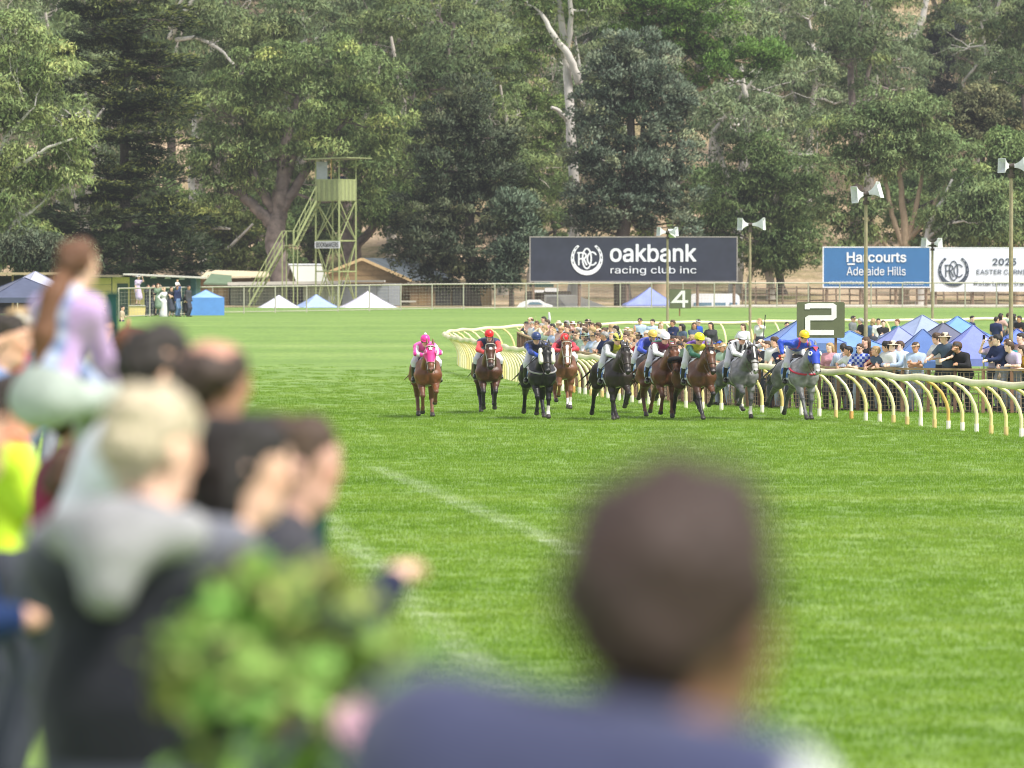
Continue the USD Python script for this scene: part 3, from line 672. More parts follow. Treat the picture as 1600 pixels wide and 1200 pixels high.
# ------------------------------------------------------------------ buildings along the far side
def px_box(m, px0, py0, px1, py1, Y, D):
    a, b = at(px0, py1, Y), at(px1, py0, Y); return m.box((a[0], Y, a[2]), (b[0], Y + D, b[2]))
def wall_panels(t, px0, py0, px1, py1, Y, D, n, mats, name='cladding_panel', horizontal=False, gap=.04, depth=.06):
    """n separate cladding panels with recessed joints over a backing wall."""
    for k in range(n):
        if horizontal: r = (px0, py0 + (py1 - py0) * (k + gap / 2) / n, px1, py0 + (py1 - py0) * (k + 1 - gap / 2) / n)
        else: r = (px0 + (px1 - px0) * (k + gap / 2) / n, py0, px0 + (px1 - px0) * (k + 1 - gap / 2) / n, py1)
        put(name, px_box(MB(), r[0], r[1], r[2], r[3], Y - depth, depth).get(), mats[k % len(mats)], t)
M_CREAM = paint(srgb(226, 208, 140), 0.7, .08, 2); M_CREAM2 = paint(srgb(216, 196, 132), 0.7, .08, 2); M_TEAL = paint(srgb(58, 92, 86), 0.6, .08, 2)
M_DOORG = paint(srgb(64, 84, 76), .6); M_TAN = paint(srgb(152, 128, 92), 0.8, .1, 2); M_TAN2 = paint(srgb(142, 118, 84), 0.8, .1, 2); M_ROOFW = paint(srgb(196, 192, 182), .5, .08, 1.5)
YP = 331
b_ = thing('teal_pavilion', 'low pavilion with teal upper walls and cream boarded end on the left', 'building', (0, 0, 0))
put('wall', px_box(MB(), 100, 433, 306, 500, YP, 5).get(), M_TEAL, b_)
wall_panels(b_, 118, 434, 174, 498, YP, 0, 6, [M_CREAM, M_CREAM2], horizontal=True)
wall_panels(b_, 175, 433, 203, 498, YP - .01, 0, 1, [M_CREAM])
put('door', px_box(MB(), 183, 443, 200, 498, YP - .14, .05).get(), M_DOORG, b_)
wall_panels(b_, 204, 452, 226, 498, YP, 0, 2, [M_TAN, M_CREAM2])
put('serving_hatch', px_box(MB(), 227, 434, 298, 450, YP - .05, .04).get(), paint(srgb(40, 66, 64), .7), b_)
a, c = at(193, 428.5, YP - .9), at(316, 434, YP - .9)
put('roof', MB().bar((a[0], YP + 1.8, a[2]), (c[0], YP + 1.8, c[2]), 6.2, .09).get(), M_ROOFW, b_)
a, c = at(90, 431, YP - .9), at(193, 431.6, YP - .9)
put('roof', MB().bar((a[0], YP + 1.8, a[2]), (c[0], YP + 1.8, c[2]), 6.0, .12).get(), paint(srgb(120, 112, 90), .7), b_)
for px in (240, 262, 284):
    p = at(px, 431.5 + (px - 240) * .05, YP - .6)
    l_ = put('lamp', MB().lathe([(0, .14), (.12, .12), (.2, 0), (.17, 0), (0, .08)], p + (0, 0, -.12), 12).get(), M_WHITE, b_, smooth=40)
b_ = thing('open_shed', 'dark open sided shed with a thin tan roof edge on the far left', 'building', (0, 0, 0))
a, c = at(-40, 427.5, 338), at(92, 427.5, 338)
put('roof', MB().bar((a[0], 341, a[2]), (c[0], 341, c[2]), 8, .14).get(), paint(srgb(168, 152, 120), .7), b_)
put('wall', px_box(MB(), -40, 431, 100, 500, 343, .2).get(), paint(srgb(52, 50, 48), .8), b_)
for px in (-30, 20, 85): p = at(px, 500, 338.2); put('post', MB().bar(p, (p[0], p[1], a[2]), .12).get(), M_TAN, b_)

YB = 396
b_ = thing('grey_shed', 'long low grey green shed with a pale flat roof behind the tower', 'building', (0, 0, 0))
M_SHG = paint(srgb(112, 118, 104), .7, .08, 1); M_SHP = paint(srgb(164, 172, 146), .7, .08, 1)
put('wall', px_box(MB(), 359, 445, 532, 490, YB, 6).get(), paint(srgb(84, 90, 80), .8), b_)
wall_panels(b_, 361, 446, 449, 490, YB, 0, 9, [M_SHG, paint(srgb(104, 110, 98), .7, .08, 1)])
put('door', px_box(MB(), 450, 453, 472, 490, YB - .05, .05).get(), paint(srgb(58, 56, 58), .6), b_)
wall_panels(b_, 474, 446, 531, 490, YB, 0, 5, [M_SHP])
put('notice', px_box(MB(), 513, 463, 523, 476, YB - .1, .03).get(), M_WHITE, b_)
a, c = at(356, 443.5, YB - .6), at(536, 441.5, YB - .6)
put('roof', MB().bar((a[0], YB + 2.6, a[2]), (c[0], YB + 2.6, c[2]), 7, .22).get(), M_ROOFW, b_)
b_ = thing('white_store', 'low white panelled store between the shed and the tan house', 'building', (0, 0, 0))
put('wall', px_box(MB(), 533, 443, 626, 488, YB + .8, 4).get(), paint(srgb(150, 152, 150), .7), b_)
wall_panels(b_, 534, 446, 625, 484, YB + .8, 0, 5, [paint(srgb(198, 202, 208), .6, .06), paint(srgb(186, 192, 198), .6, .06)])
put('roof', px_box(MB(), 530, 438, 600, 441, YB + .2, 5).get(), M_ROOFW, b_)
t = thing('tilted_panel', 'large white tilted panel standing on the shed roof left of the tower', 'panel', (0, 0, 0))
q = [at(452, 413, YB + .6), at(503, 413, YB + .6), at(512, 440, YB), at(463, 440, YB)]
pm = trimesh.convex.convex_hull(np.array([p + np.array([0, o, 0]) for p in q for o in (0, .08)]))
put('board', pm, paint(srgb(186, 186, 178), .5, .08, 1), t)
put('rim', MB().bar(q[0] - (0.05, .04, 0), q[1] + (.05, -.04, 0), .1).get(), M_WHITE, t)
for i in (0, 1): put('strut', MB().bar(q[i] + (0, .1, -.1), q[3 - i] + (0, 1.2, 0), .06).get(), M_PIPE, t)

b_ = thing('tan_house', 'tan gabled clubhouse with a slate grey roof right of the tower', 'building', (0, 0, 0))
Yh = 402
ap, el, er = at(566, 405, Yh), at(508, 428, Yh), at(641, 438, Yh)
g0, base = float(ground_z(el[0], Yh)), at(566, 490, Yh)[2]
for k in range(10):                                   # horizontal weatherboards, each its own
    z0, z1 = base + (ap[2] - base) * k / 10, base + (ap[2] - base) * (k + .95) / 10
    def xl(z): return el[0] if z < el[2] else el[0] + (ap[0] - el[0]) * (z - el[2]) / (ap[2] - el[2])
    def xr(z): return er[0] if z < er[2] else er[0] + (ap[0] - er[0]) * (z - er[2]) / (ap[2] - er[2])
    g = Polygon([(xl(z0), z0), (xr(z0), z0), (xr(z1) + .01, z1), (xl(z1), z1)]).buffer(0)
    put('weatherboard', MB().prism(g, .08 + .02 * (k % 2), facing((0, Yh + .1, 0))).get(), (M_TAN, M_TAN2)[k % 2], b_)
put('wall', MB().prism(Polygon([(el[0], base), (er[0], base), (er[0], er[2]), (ap[0], ap[2]), (el[0], el[2])]).buffer(-.05), 9, facing((0, Yh + 9.3, 0))).get(), M_TAN2, b_)
M_SLATE = paint(srgb(66, 74, 80), .85, .12, 1.2)
dv = np.array([3.2, 9.5, 0])                            # the ridge runs back to the right
for s_, e_ in ((0, el), (1, er)):
    o = (e_ - ap) * 1.06; n_ = 7
    for k in range(n_):
        p0, p1 = ap + dv * k / n_ - [0, .25, 0], ap + dv * (k + .96) / n_ - [0, .25, 0]
        nn = np.cross(o, dv); nn /= np.linalg.norm(nn); nn *= np.sign(nn[2]) * .07
        hull = trimesh.convex.convex_hull(np.array([p0, p1, p0 + o, p1 + o, p0 + nn, p1 + nn, p0 + o + nn, p1 + o + nn]) + np.array([0, 0, .03 + .006 * (k % 2)]))
        put('roof_sheet', hull, M_SLATE, b_)
put('barge_board', MB().bar(ap - (0, .3, -.02), el - (.1, .3, .02), .05, .2).bar(ap - (0, .302, -.02), er - (-.1, .302, .02), .05, .2).get(), paint(srgb(186, 160, 118), .7), b_)
b_ = thing('brown_annex', 'low brown annex with dark doors below the bushy dark tree', 'building', (0, 0, 0))
M_BR = paint(srgb(136, 112, 84), .8, .1, 1)
put('wall', px_box(MB(), 640, 444, 768, 490, Yh - 2, 5).get(), M_BR, b_)
put('door', px_box(MB(), 681, 449, 704, 489, Yh - 2.1, .09).get(), paint(srgb(66, 62, 60), .5), b_)
put('door', px_box(MB(), 707, 449, 732, 489, Yh - 2.1, .09).get(), paint(srgb(58, 56, 56), .5), b_)
wall_panels(b_, 641, 447, 680, 490, Yh - 2, 0, 3, [M_BR, M_TAN2]); wall_panels(b_, 733, 449, 767, 489, Yh - 2, 0, 2, [M_TAN])
put('roof', px_box(MB(), 636, 441, 772, 444.5, Yh - 2.4, 6).get(), paint(srgb(120, 112, 100), .7), b_)
put('bench_rail', MB().bar(at(600, 471, Yh - 3), at(650, 471, Yh - 3), .12).get(), M_ROOFW, b_)
b_ = thing('olive_barn', 'small olive roofed barn with a tan wall left of the grey shed', 'building', (0, 0, 0))
put('wall', px_box(MB(), 324, 444, 358, 490, YB + 1, 5).get(), M_TAN, b_)
wall_panels(b_, 325, 446, 357, 490, YB + 1, 0, 4, [paint(srgb(176, 152, 116), .8, .08), M_TAN])
pp = [at(318, 445, YB + .5), at(330, 430, YB + 3.5), at(362, 433, YB + 3.5), at(362, 446, YB + .5)]
put('roof', trimesh.convex.convex_hull(np.array([p + np.array([0, 0, o]) for p in pp for o in (0, .12)])), paint(srgb(98, 116, 92), .6, .08, 1), b_)
pp = [at(310, 436, YB + 6), at(322, 424, YB + 9), at(420, 427, YB + 9), at(420, 433, YB + 6)]
b_ = thing('cream_roofed_shed', 'long cream roofed shed behind the olive barn', 'building', (0, 0, 0))
put('roof', trimesh.convex.convex_hull(np.array([p + np.array([0, 0, o]) for p in pp for o in (0, .12)])), paint(srgb(196, 182, 152), .7, .08, 1), b_)
put('wall', px_box(MB(), 312, 435, 418, 492, YB + 7, 4).get(), M_TAN2, b_)

# ------------------------------------------------------------------ parked vehicles behind the fence
def rounded(px0, py0, px1, py1, Y, D, r, cut=None):
    a, b = at(px0, py1, Y), at(px1, py0, Y)
    g = sbox(a[0], a[2], b[0], b[2]).buffer(-r).buffer(r, quad_segs=5)
    return MB().prism(g, D, facing((0, Y + D, 0))).get()
M_VAN = paint((0.70, 0.71, 0.72), .3, .04, spec=.5); M_GLASS = paint(srgb(92, 122, 140), .15, .05, spec=.6); M_TYRE = paint((.03, .03, .03), .8)
t = thing('white_caravan', 'long white caravan with blue windows parked under the end of the navy billboard', 'caravan', (0, 0, 0))
put('body', rounded(1079, 459, 1156, 487, 383, 2.2, .32), M_VAN, t, smooth=35)
for x0, x1 in ((1084, 1112), (1117, 1134), (1140, 1152)): put('window', px_box(MB(), x0, 473, x1, 480, 382.93, .1).get(), M_GLASS, t)
for px in (1100, 1140): p = at(px, 489, 383); put('wheel', MB().tube([p + (0, -.06, 0), p + (0, .18, 0)], .33, 14).get(), M_TYRE, t, smooth=40)
t = thing('white_car', 'white car parked left of the grey camper awning', 'car', (0, 0, 0))
a = lambda px, py: (at(px, py, 376)[0], at(px, py, 376)[2])
body = Polygon([a(809, 486), a(809, 480), a(813, 475), a(820, 472), a(826, 470), a(844, 470), a(852, 475), a(862, 478), a(864, 486)]).buffer(.06)
put('body', MB().prism(body, 1.7, facing((0, 377.7, 0))).get(), M_VAN, t, smooth=35)
put('window', MB().prism(Polygon([a(824, 476), a(829, 472), a(842, 472), a(849, 476)]), .03, facing((0, 375.97, 0))).get(), M_GLASS, t)
for px in (820, 853): p = at(px, 486.5, 376); put('wheel', MB().tube([p + (0, -.05, 0), p + (0, .2, 0)], .31, 14).get(), M_TYRE, t, smooth=40)
t = thing('camper_awning', 'grey canvas camper awning with a pale sloping roof beside the white car', 'awning', (0, 0, 0))
pp = [at(850, 486, 379), at(851, 461, 379), at(900, 461, 379), at(955, 482, 379), at(955, 487, 379)]
g = Polygon([(p[0], p[2]) for p in pp])
put('canvas', MB().prism(g, 3, facing((0, 382.2, 0))).get(), paint(srgb(196, 196, 192), .7, .08, 1), t)
put('side_wall', MB().prism(Polygon([(at(px, py, 379)[0], at(px, py, 379)[2]) for px, py in ((853, 485), (854, 464), (872, 464), (890, 485))]), .04, facing((0, 379.15, 0))).get(), paint(srgb(150, 150, 150), .8), t)
t = thing('camper_van', 'white camper roof with an air vent showing above the awning', 'camper', (0, 0, 0))
put('body', rounded(820, 455, 893, 480, 384, 2.2, .15), M_DARK, t)
put('roof', rounded(835, 453, 850, 457, 383.8, 1.6, .06), M_VAN, t, smooth=35)
put('roof_vent', rounded(851, 450, 873, 456, 383.9, 1.5, .1), M_VAN, t, smooth=35)
# ------------------------------------------------------------------ trees
def leaf_mat(name, tr=0.36):
    return usdkit.material(stage, f'/World/Looks/{name}', {'a': ('attribute', {'attribute': 'col'}), 'p': ('principled_bsdf', {'roughness': 0.6, 'specular_ior_level': 0.25}), 't': ('translucent_bsdf', {}), 'm': ('mix_closure', {'fac': tr})},
        [('a.color', 'p.base_color'), ('a.color', 't.color'), ('p.BSDF', 'm.closure1'), ('t.BSDF', 'm.closure2')], surface='m.closure')
M_LEAF = leaf_mat('leaf_look')
BARK = {'gum': paint((0.40, 0.36, 0.31), 0.85, 0.3, 0.7, 0.3, 8), 'red': paint((0.155, 0.125, 0.11), 0.9, 0.55, 1.6, 0.6, 8), 'dark': paint((0.075, 0.06, 0.05), 0.9, 0.25, 1, 0.4, 8), 'white': paint((0.50, 0.47, 0.43), 0.8, 0.22, 0.9, 0.2, 8), 'tan': paint((0.36, 0.27, 0.18), 0.85, 0.3, 0.8, 0.3, 8)}
#         length width puff  flat  droop  outward  leaves/puff normal-blend
STYLE = {'gum': (0.38, 0.085, 1.2, 0.7, 0.7, 0.25, 240, 0.8), 'fir': (0.46, 0.085, 1.15, 0.42, 0.05, 0.9, 200, 0.7), 'cyp': (0.32, 0.11, 0.85, 0.80, -0.35, 0.8, 190, 0.78), 'bush': (0.30, 0.11, 0.8, 0.75, 0.1, 0.4, 180, 0.8)}

def foliage(lobes, n_leaves, style, col, rs, vary=0.22, size=1.0, tips=None, solid=0.25):
    """lobes: (centre, radii). Returns the crown mesh, its colours, its normals and the puffs' centres."""
    L, W, pr, flat, droop, outw, per, nb = STYLE[style]
    L, W, pr = L * size, W * size, pr * size
    w = np.array([r[0] * r[2] for _, r in lobes]); n_leaves = int(n_leaves * 1.75); npuff = max(int(n_leaves / per), 4)
    pick = rs.choice(len(lobes), npuff, p=w / w.sum())
    C = np.array([c for c, _ in lobes])[pick]; R = np.array([r for _, r in lobes])[pick]
    d = rs.normal(size=(npuff, 3)); d /= np.linalg.norm(d, axis=1, keepdims=True)
    d[:, 1] = np.where((d[:, 1] > 0.35) & (rs.rand(npuff) < 0.6), -d[:, 1], d[:, 1])       # the far side needs fewer
    u = np.where(rs.rand(npuff) < solid, rs.uniform(0.25, 0.8, npuff), rs.uniform(0.8, 1.03, npuff))
    pc = C + d * R * u[:, None]
    pd = d / R; pd /= np.linalg.norm(pd, axis=1, keepdims=True)
    prr = pr * rs.uniform(0.65, 1.35, npuff)
    tone = rs.normal(0, vary, npuff)
    k = rs.poisson(per, npuff); idx = np.repeat(np.arange(npuff), k); n = len(idx)
    q = rs.normal(size=(n, 3)); q /= np.linalg.norm(q, axis=1, keepdims=True)
    q[:, 2] = np.where((q[:, 2] < -0.1) & (rs.rand(n) < 0.75), -q[:, 2], q[:, 2])
    rad = rs.uniform(0.35, 1.0, n) ** 0.6 * prr[idx]
    p = pc[idx] + q * rad[:, None] * np.array([1, 1, flat])
    if style == 'fir': p[:, 2] -= 0.12 * ((p[:, :2] - C[idx][:, :2]) ** 2).sum(1) ** 0.5 * 0.0
    dr = rs.normal(size=(n, 3)) * 0.75 + pd[idx] * outw * 1.4 + q * 0.5 + np.array([0, 0, -droop * 1.5])
    if style == 'fir': dr[:, 2] = dr[:, 2] * 0.35 + 0.12
    dr /= np.linalg.norm(dr, axis=1, keepdims=True)
    sd_ = np.cross(dr, rs.normal(size=(n, 3))); sd_ /= np.linalg.norm(sd_, axis=1, keepdims=True)
    ll = L * rs.uniform(0.6, 1.3, n)[:, None]; ww = W * rs.uniform(0.6, 1.3, n)[:, None]
    v = np.stack([p - dr * ll * .5, p + sd_ * ww * .5 + dr * ll * .05, p + dr * ll * .5, p - sd_ * ww * .5 + dr * ll * .05], 1)
    ln = np.cross(dr, sd_); o = q * 0.7 + pd[idx] * 0.6 + np.array([0, 0, 0.25])
    ln *= np.where((ln * o).sum(1) < 0, -1, 1)[:, None]
    nn = o / np.linalg.norm(o, axis=1, keepdims=True) * nb + ln * (1 - nb) ; nn /= np.linalg.norm(nn, axis=1, keepdims=True)
    c = {'gum': 2.1, 'fir': 1.05, 'cyp': 1.6, 'bush': 2.0}[style] * np.array(col) * np.array([.93, 1.03, .93]) * np.exp(tone[idx] + rs.normal(0, 0.12, n))[:, None]
    c = c * (1 + np.stack([tone[idx] * 0.25 + rs.normal(0, .06, n), 0 * tone[idx], -0.35 * np.abs(tone[idx])], 1))
    if tips is not None:                                                   # yellow green outer tips, with the sunlit upper right side painted into the colour
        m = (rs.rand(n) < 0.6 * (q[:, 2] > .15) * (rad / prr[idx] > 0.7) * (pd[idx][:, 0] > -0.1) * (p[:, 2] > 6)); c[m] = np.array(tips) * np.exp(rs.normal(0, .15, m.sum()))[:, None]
    f = np.arange(4 * n).reshape(-1, 4)
    f = np.vstack([f[:, [0, 1, 2]], f[:, [0, 2, 3]]])
    return (v.reshape(-1, 3), f), np.clip(np.repeat(c, 4, 0), 0.004, 0.6), np.repeat(nn, 4, 0), pc, pick

def wobble(a, b, rs, n=6, amp=0.08, sag=0.0):
    t = np.linspace(0, 1, n)[:, None]; p = a + (b - a) * t; L = np.linalg.norm(b - a)
    off = rs.normal(0, amp * L / 2.5, (n, 3)); off[0] = off[-1] = 0
    return p + off * np.sin(np.pi * t) + np.array([0, 0, sag]) * L * np.sin(np.pi * t)

def grow(t, lobes, n_leaves, style, col, bark, trunks, rs, vary=.22, size=1.0, tips=None, twigs=5, solid=.25, limb_r=.11):
    """Parts of one tree under t, all in the tree's own metres. trunks: lists of (x, y, z, radius)."""
    nodes = []
    for i, tr in enumerate(trunks):
        tr = np.array(tr, float); P = tr[:, :3]; n = max(4, len(tr) * 4)
        s = np.linspace(0, 1, n); u = np.concatenate([[0], np.cumsum(np.linalg.norm(np.diff(P, axis=0), axis=1))]); u /= u[-1]
        Q = np.stack([np.interp(s, u, P[:, j]) for j in range(3)], 1); r = np.interp(s, u, tr[:, 3])
        Q[1:-1] += rs.normal(0, 1, (n - 2, 3)) * r[1:-1, None] * 0.13
        r = r * (1 + .25 * np.exp(-s * 12)) if i == 0 else r
        put('trunk' if i == 0 else 'branch', MB().tube(Q, r, 9 if i == 0 else 6).get(), BARK[bark], t, smooth=True)
        nodes += list(zip(Q[n // 3:], r[n // 3:]))
    mesh, c, nn, pc, pick = foliage(lobes, n_leaves, style, col, rs, vary, size, tips, solid)
    NP = np.array([q for q, _ in nodes])
    tw = MB()
    for j, (ce, R) in enumerate(lobes):
        ce = np.array(ce)
        m = NP[:, 2] < ce[2] + R[2] * .3
        d = np.linalg.norm(NP - ce, axis=1) + np.where(m, 0, 50); k = int(np.argmin(d))
        r0 = min(nodes[k][1] * .7, limb_r * (1 + R[0] * .08))
        limb = wobble(NP[k], ce, rs, 6, .1, -.05)
        tw.tube(limb, np.linspace(r0, r0 * .35, 6), 5)
        mine = pc[pick == j]
        for q in mine[rs.permutation(len(mine))[:twigs]]:
            a = limb[rs.randint(2, 6)]; tw.tube(wobble(a, q, rs, 5, .12), np.linspace(r0 * .4, .015, 5), 4)
    if tw.v: put('limbs', tw.get(), BARK[bark], t, smooth=True, kind='stuff')
    put('crown', mesh, M_LEAF, t, col=c, normals=nn, kind='stuff')

TREES = []
def tree(name, label, Y, base_px, lobes, n, style='gum', col=(.1, .125, .06), bark='gum', trunks=(), seed=0, group=None, **k):
    """lobes: (px, py, rx, ry[, dY]) and trunks: [(px, py, radius in px[, dY])...] in photo pixels."""
    rs = np.random.RandomState(1000 + seed); s = FPX / Y
    x0 = (base_px - 800) / s; b = np.array([x0, Y, float(ground_z(x0, Y))])
    lb = [(at(l[0], l[1], Y + (l[4] if len(l) > 4 else 0)) - b, (l[2] / s, l[2] * .85 / s, l[3] / s)) for l in lobes]
    tr = []
    for i, p in enumerate(trunks):
        fr = 0 if i == 0 or bark not in ('white',) else -min(3.2, .7 * max(l[2] for l in lobes) / s)
        q = [(*(at(x[0], x[1], Y + (x[3] if len(x) > 3 else fr * min(1, k_ / 1.5))) - b), x[2] / s) for k_, x in enumerate(p)]
        tr.append(q)
    if not tr or tr[0][0][2] > 0.5:
        c = np.mean([l[0] for l in lb], 0); first = tr[0][0] if tr else (c[0], c[1] * .5, c[2] * .8, .2)
        stem = [(0, 0, -.4, first[3] * 1.5 + .1), (first[0] * .3, first[1] * .4, first[2] * .4, first[3] * 1.2 + .05), first]
        if tr: tr[0] = stem + tr[0][1:]
        else: tr = [stem]
    else: tr[0] = [(tr[0][0][0], tr[0][0][1], -.4, tr[0][0][3] * 1.1)] + tr[0]
    t = thing(name, label, 'tree', b, 0, group)
    grow(t, lb, n, style, col, bark, tr, rs, **k)
    return t

G1, G2, G3 = (.118, .145, .068), (.105, .125, .062), (.125, .145, .085)
tree('gum_tree', 'pale green gum tree with drooping leaves at the far left edge', 352, 20,
     [(20, 70, 50, 45), (75, 110, 45, 40), (10, 160, 55, 50), (95, 190, 52, 45), (40, 240, 60, 45), (110, 235, 38, 35), (15, 310, 55, 45), (85, 290, 45, 40), (30, 375, 42, 35), (-20, 230, 60, 60)], 17000, 'gum', (.165, .19, .08), 'white',
     [[(-10, 440, 9), (0, 390, 8), (25, 345, 5), (50, 330, 3)], [(-20, 300, 6), (10, 215, 4), (45, 175, 2)], [(0, 310, 5), (20, 265, 4), (75, 230, 2.5), (120, 215, 1.5)]], 1)
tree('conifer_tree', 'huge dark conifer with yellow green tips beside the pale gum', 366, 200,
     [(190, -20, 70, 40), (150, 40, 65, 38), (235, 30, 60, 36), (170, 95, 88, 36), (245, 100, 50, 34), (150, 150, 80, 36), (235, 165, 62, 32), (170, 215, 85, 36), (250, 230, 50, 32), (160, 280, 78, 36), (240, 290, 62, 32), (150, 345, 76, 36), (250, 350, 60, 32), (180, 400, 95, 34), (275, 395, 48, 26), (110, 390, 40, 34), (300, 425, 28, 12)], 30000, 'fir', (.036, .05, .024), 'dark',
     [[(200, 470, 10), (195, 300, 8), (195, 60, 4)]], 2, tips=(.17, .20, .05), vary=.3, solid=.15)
tree('gum_tree', 'gum tree with long bare white limbs right of the dark conifer', 420, 330,
     [(345, 60, 55, 50), (410, 50, 55, 40), (300, 20, 50, 40), (350, 140, 50, 45), (400, 120, 50, 40), (330, 220, 40, 40), (460, 30, 50, 35)], 13000, 'gum', G2, 'white',
     [[(300, 330, 6), (300, 250, 5.5), (305, 185, 4.5), (340, 150, 4), (362, 105, 3), (380, 95, 1.5)], [(265, 60, 5), (280, 35, 4.5), (300, 0, 4), (305, -20, 3)], [(275, 62, 3.5), (310, 58, 3), (345, 78, 2.5), (365, 100, 2)], [(265, 45, 3.5), (275, 15, 3), (290, -8, 2)]], 3)
tree('gum_tree', 'great spreading gum tree with a reddish trunk directly behind the tower', 408, 432,
     [(480, 95, 75, 45), (405, 120, 75, 48), (560, 120, 58, 42), (350, 175, 62, 48), (450, 175, 85, 48), (555, 185, 70, 45), (620, 200, 40, 38), (340, 245, 48, 42), (420, 250, 62, 38), (520, 245, 72, 38), (600, 265, 50, 34), (335, 300, 38, 30), (390, 285, 45, 28), (560, 310, 36, 30)], 30000, 'gum', (.12, .148, .06), 'red',
     [[(432, 425, 17), (430, 350, 15), (440, 290, 12), (445, 225, 8), (465, 150, 4)], [(425, 350, 11), (405, 330, 9), (380, 305, 8), (362, 298, 5)], [(438, 330, 10), (470, 280, 7), (500, 230, 5), (540, 190, 3)], [(428, 330, 9), (400, 280, 7), (385, 240, 5), (380, 190, 3)], [(440, 300, 8), (455, 255, 6), (480, 190, 3)]], 4, vary=.25)
tree('gum_tree', 'reddish twin stemmed gum tree close behind the tower stairs', 414, 545, [(520, 200, 50, 40), (580, 330, 40, 36), (610, 345, 36, 30), (640, 330, 40, 36), (640, 280, 42, 40)], 8000, 'gum', (.085, .115, .042), 'red',
     [[(548, 420, 12), (545, 370, 10), (540, 310, 8), (535, 260, 5)], [(545, 400, 8), (590, 345, 6), (640, 320, 5), (690, 290, 3)]], 5)
tree('cypress_tree', 'sprawling dark bushy cypress between the tan house and the navy billboard', 390, 740,
     [(735, 165, 45, 40), (700, 205, 52, 45), (770, 215, 42, 40), (690, 265, 62, 45), (765, 275, 55, 42), (670, 325, 62, 42), (740, 330, 70, 40), (805, 335, 38, 34), (660, 385, 60, 36), (735, 390, 75, 36), (800, 400, 42, 30), (700, 428, 55, 24), (770, 432, 45, 22)], 32000, 'cyp', (.068, .080, .052), 'dark', [[(740, 470, 11), (735, 400, 9), (735, 280, 6), (735, 190, 3)]], 6, vary=.3, solid=.3)
tree('gum_tree', 'olive green gum tree filling the gap above the bushy cypress', 450, 680,
     [(640, 30, 60, 40), (720, 30, 60, 38), (600, 80, 50, 40), (680, 90, 60, 42), (760, 80, 50, 40), (640, 140, 55, 42), (780, 140, 45, 40), (700, 150, 50, 36), (640, 210, 40, 40), (800, 200, 45, 42)], 16000, 'gum', (.115, .135, .055), 'gum',
     [[(660, 300, 7), (650, 200, 5), (640, 100, 4), (622, 60, 3)], [(610, 85, 5), (640, 70, 4), (672, 40, 3), (690, 15, 2)], [(690, 125, 2), (720, 140, 2), (745, 120, 1)]], 7)
tree('wattle_tree', 'yellow green wattle tree left of the tall white trunk', 432, 830,
     [(800, 170, 45, 45), (850, 180, 45, 42), (800, 240, 48, 42), (855, 250, 45, 45), (830, 310, 45, 40), (790, 110, 42, 38), (845, 90, 40, 40), (870, 20, 45, 35)], 14000, 'bush', (.105, .135, .042), 'gum', [[(835, 400, 5), (830, 300, 4), (830, 200, 2)]], 8)
tree('gum_tree', 'tall white trunked gum standing up behind the left half of the navy billboard', 400, 898,
     [(880, -10, 40, 26), (830, 20, 32, 26), (930, 10, 40, 26), (800, -20, 40, 30), (890, 300, 18, 22), (862, 70, 20, 18)], 5000, 'gum', (.115, .145, .055), 'white',
     [[(898, 470, 10), (897, 370, 9), (898, 270, 8), (892, 200, 7.5), (888, 130, 7), (880, 60, 6), (872, -10, 4)], [(905, 130, 7), (890, 90, 6), (862, 50, 4.5), (845, 20, 3)], [(889, 190, 5), (872, 172, 3.5), (862, 168, 2.5)], [(886, 80, 5), (893, 30, 4), (888, -20, 3)]], 9, twigs=3)
tree('cypress_tree', 'tall blue grey cypress rising behind the navy billboard', 394, 985,
     [(990, 75, 40, 30), (950, 110, 38, 36), (1030, 110, 42, 36), (985, 130, 55, 40), (940, 170, 45, 38), (1045, 165, 42, 40), (990, 195, 62, 42), (930, 240, 45, 40), (1050, 235, 45, 42), (985, 265, 65, 42), (925, 305, 48, 38), (1045, 300, 50, 40), (980, 330, 60, 36), (1060, 350, 32, 30), (930, 355, 40, 28)], 34000, 'cyp', (.118, .138, .108), 'dark', [[(975, 470, 13), (972, 380, 11), (985, 250, 8), (988, 110, 3)], [(980, 330, 6), (1000, 260, 5), (1006, 180, 3)]], 10, vary=.28, solid=.22)
tree('pine_tree', 'bright green pine with orange brown limbs above the blue grey cypress', 412, 1030,
     [(960, 20, 50, 36), (1030, 10, 60, 36), (1100, 20, 60, 38), (1060, 60, 55, 34), (1130, 75, 50, 32), (1180, 90, 42, 28), (1110, 115, 55, 30), (1210, 100, 26, 22), (1010, 60, 35, 30), (900, 10, 35, 30)], 17000, 'cyp', (.085, .145, .032), 'tan',
     [[(1030, 260, 8), (1030, 120, 7), (1025, 40, 5.5), (1015, -10, 4)], [(1035, 90, 5), (1055, 50, 4), (1075, 20, 3)], [(1080, 145, 4), (1110, 130, 3.5), (1130, 100, 3), (1150, 95, 2)], [(1075, 60, 4), (1100, 50, 3.5), (1120, 65, 2.5)]], 11)
tree('gum_tree', 'grey green gum with forked white limbs high on the right hillside', 500, 1330,
     [(1230, 60, 55, 42), (1300, 80, 55, 42), (1360, 60, 50, 40), (1260, 130, 62, 42), (1340, 130, 60, 40), (1400, 120, 42, 36), (1220, 180, 45, 38), (1290, 190, 55, 36), (1370, 180, 55, 34), (1200, 20, 50, 36), (1280, 10, 50, 36)], 18000, 'gum', (.13, .155, .098), 'white',
     [[(1350, 300, 7), (1355, 130, 6.5), (1385, 90, 7), (1425, 60, 6.5), (1442, 30, 5), (1450, -15, 4)], [(1345, 240, 5), (1328, 62, 5), (1310, 45, 5), (1290, 15, 4), (1282, -10, 3)], [(1330, 65, 4), (1332, 30, 3.5), (1335, 0, 3)]], 12)
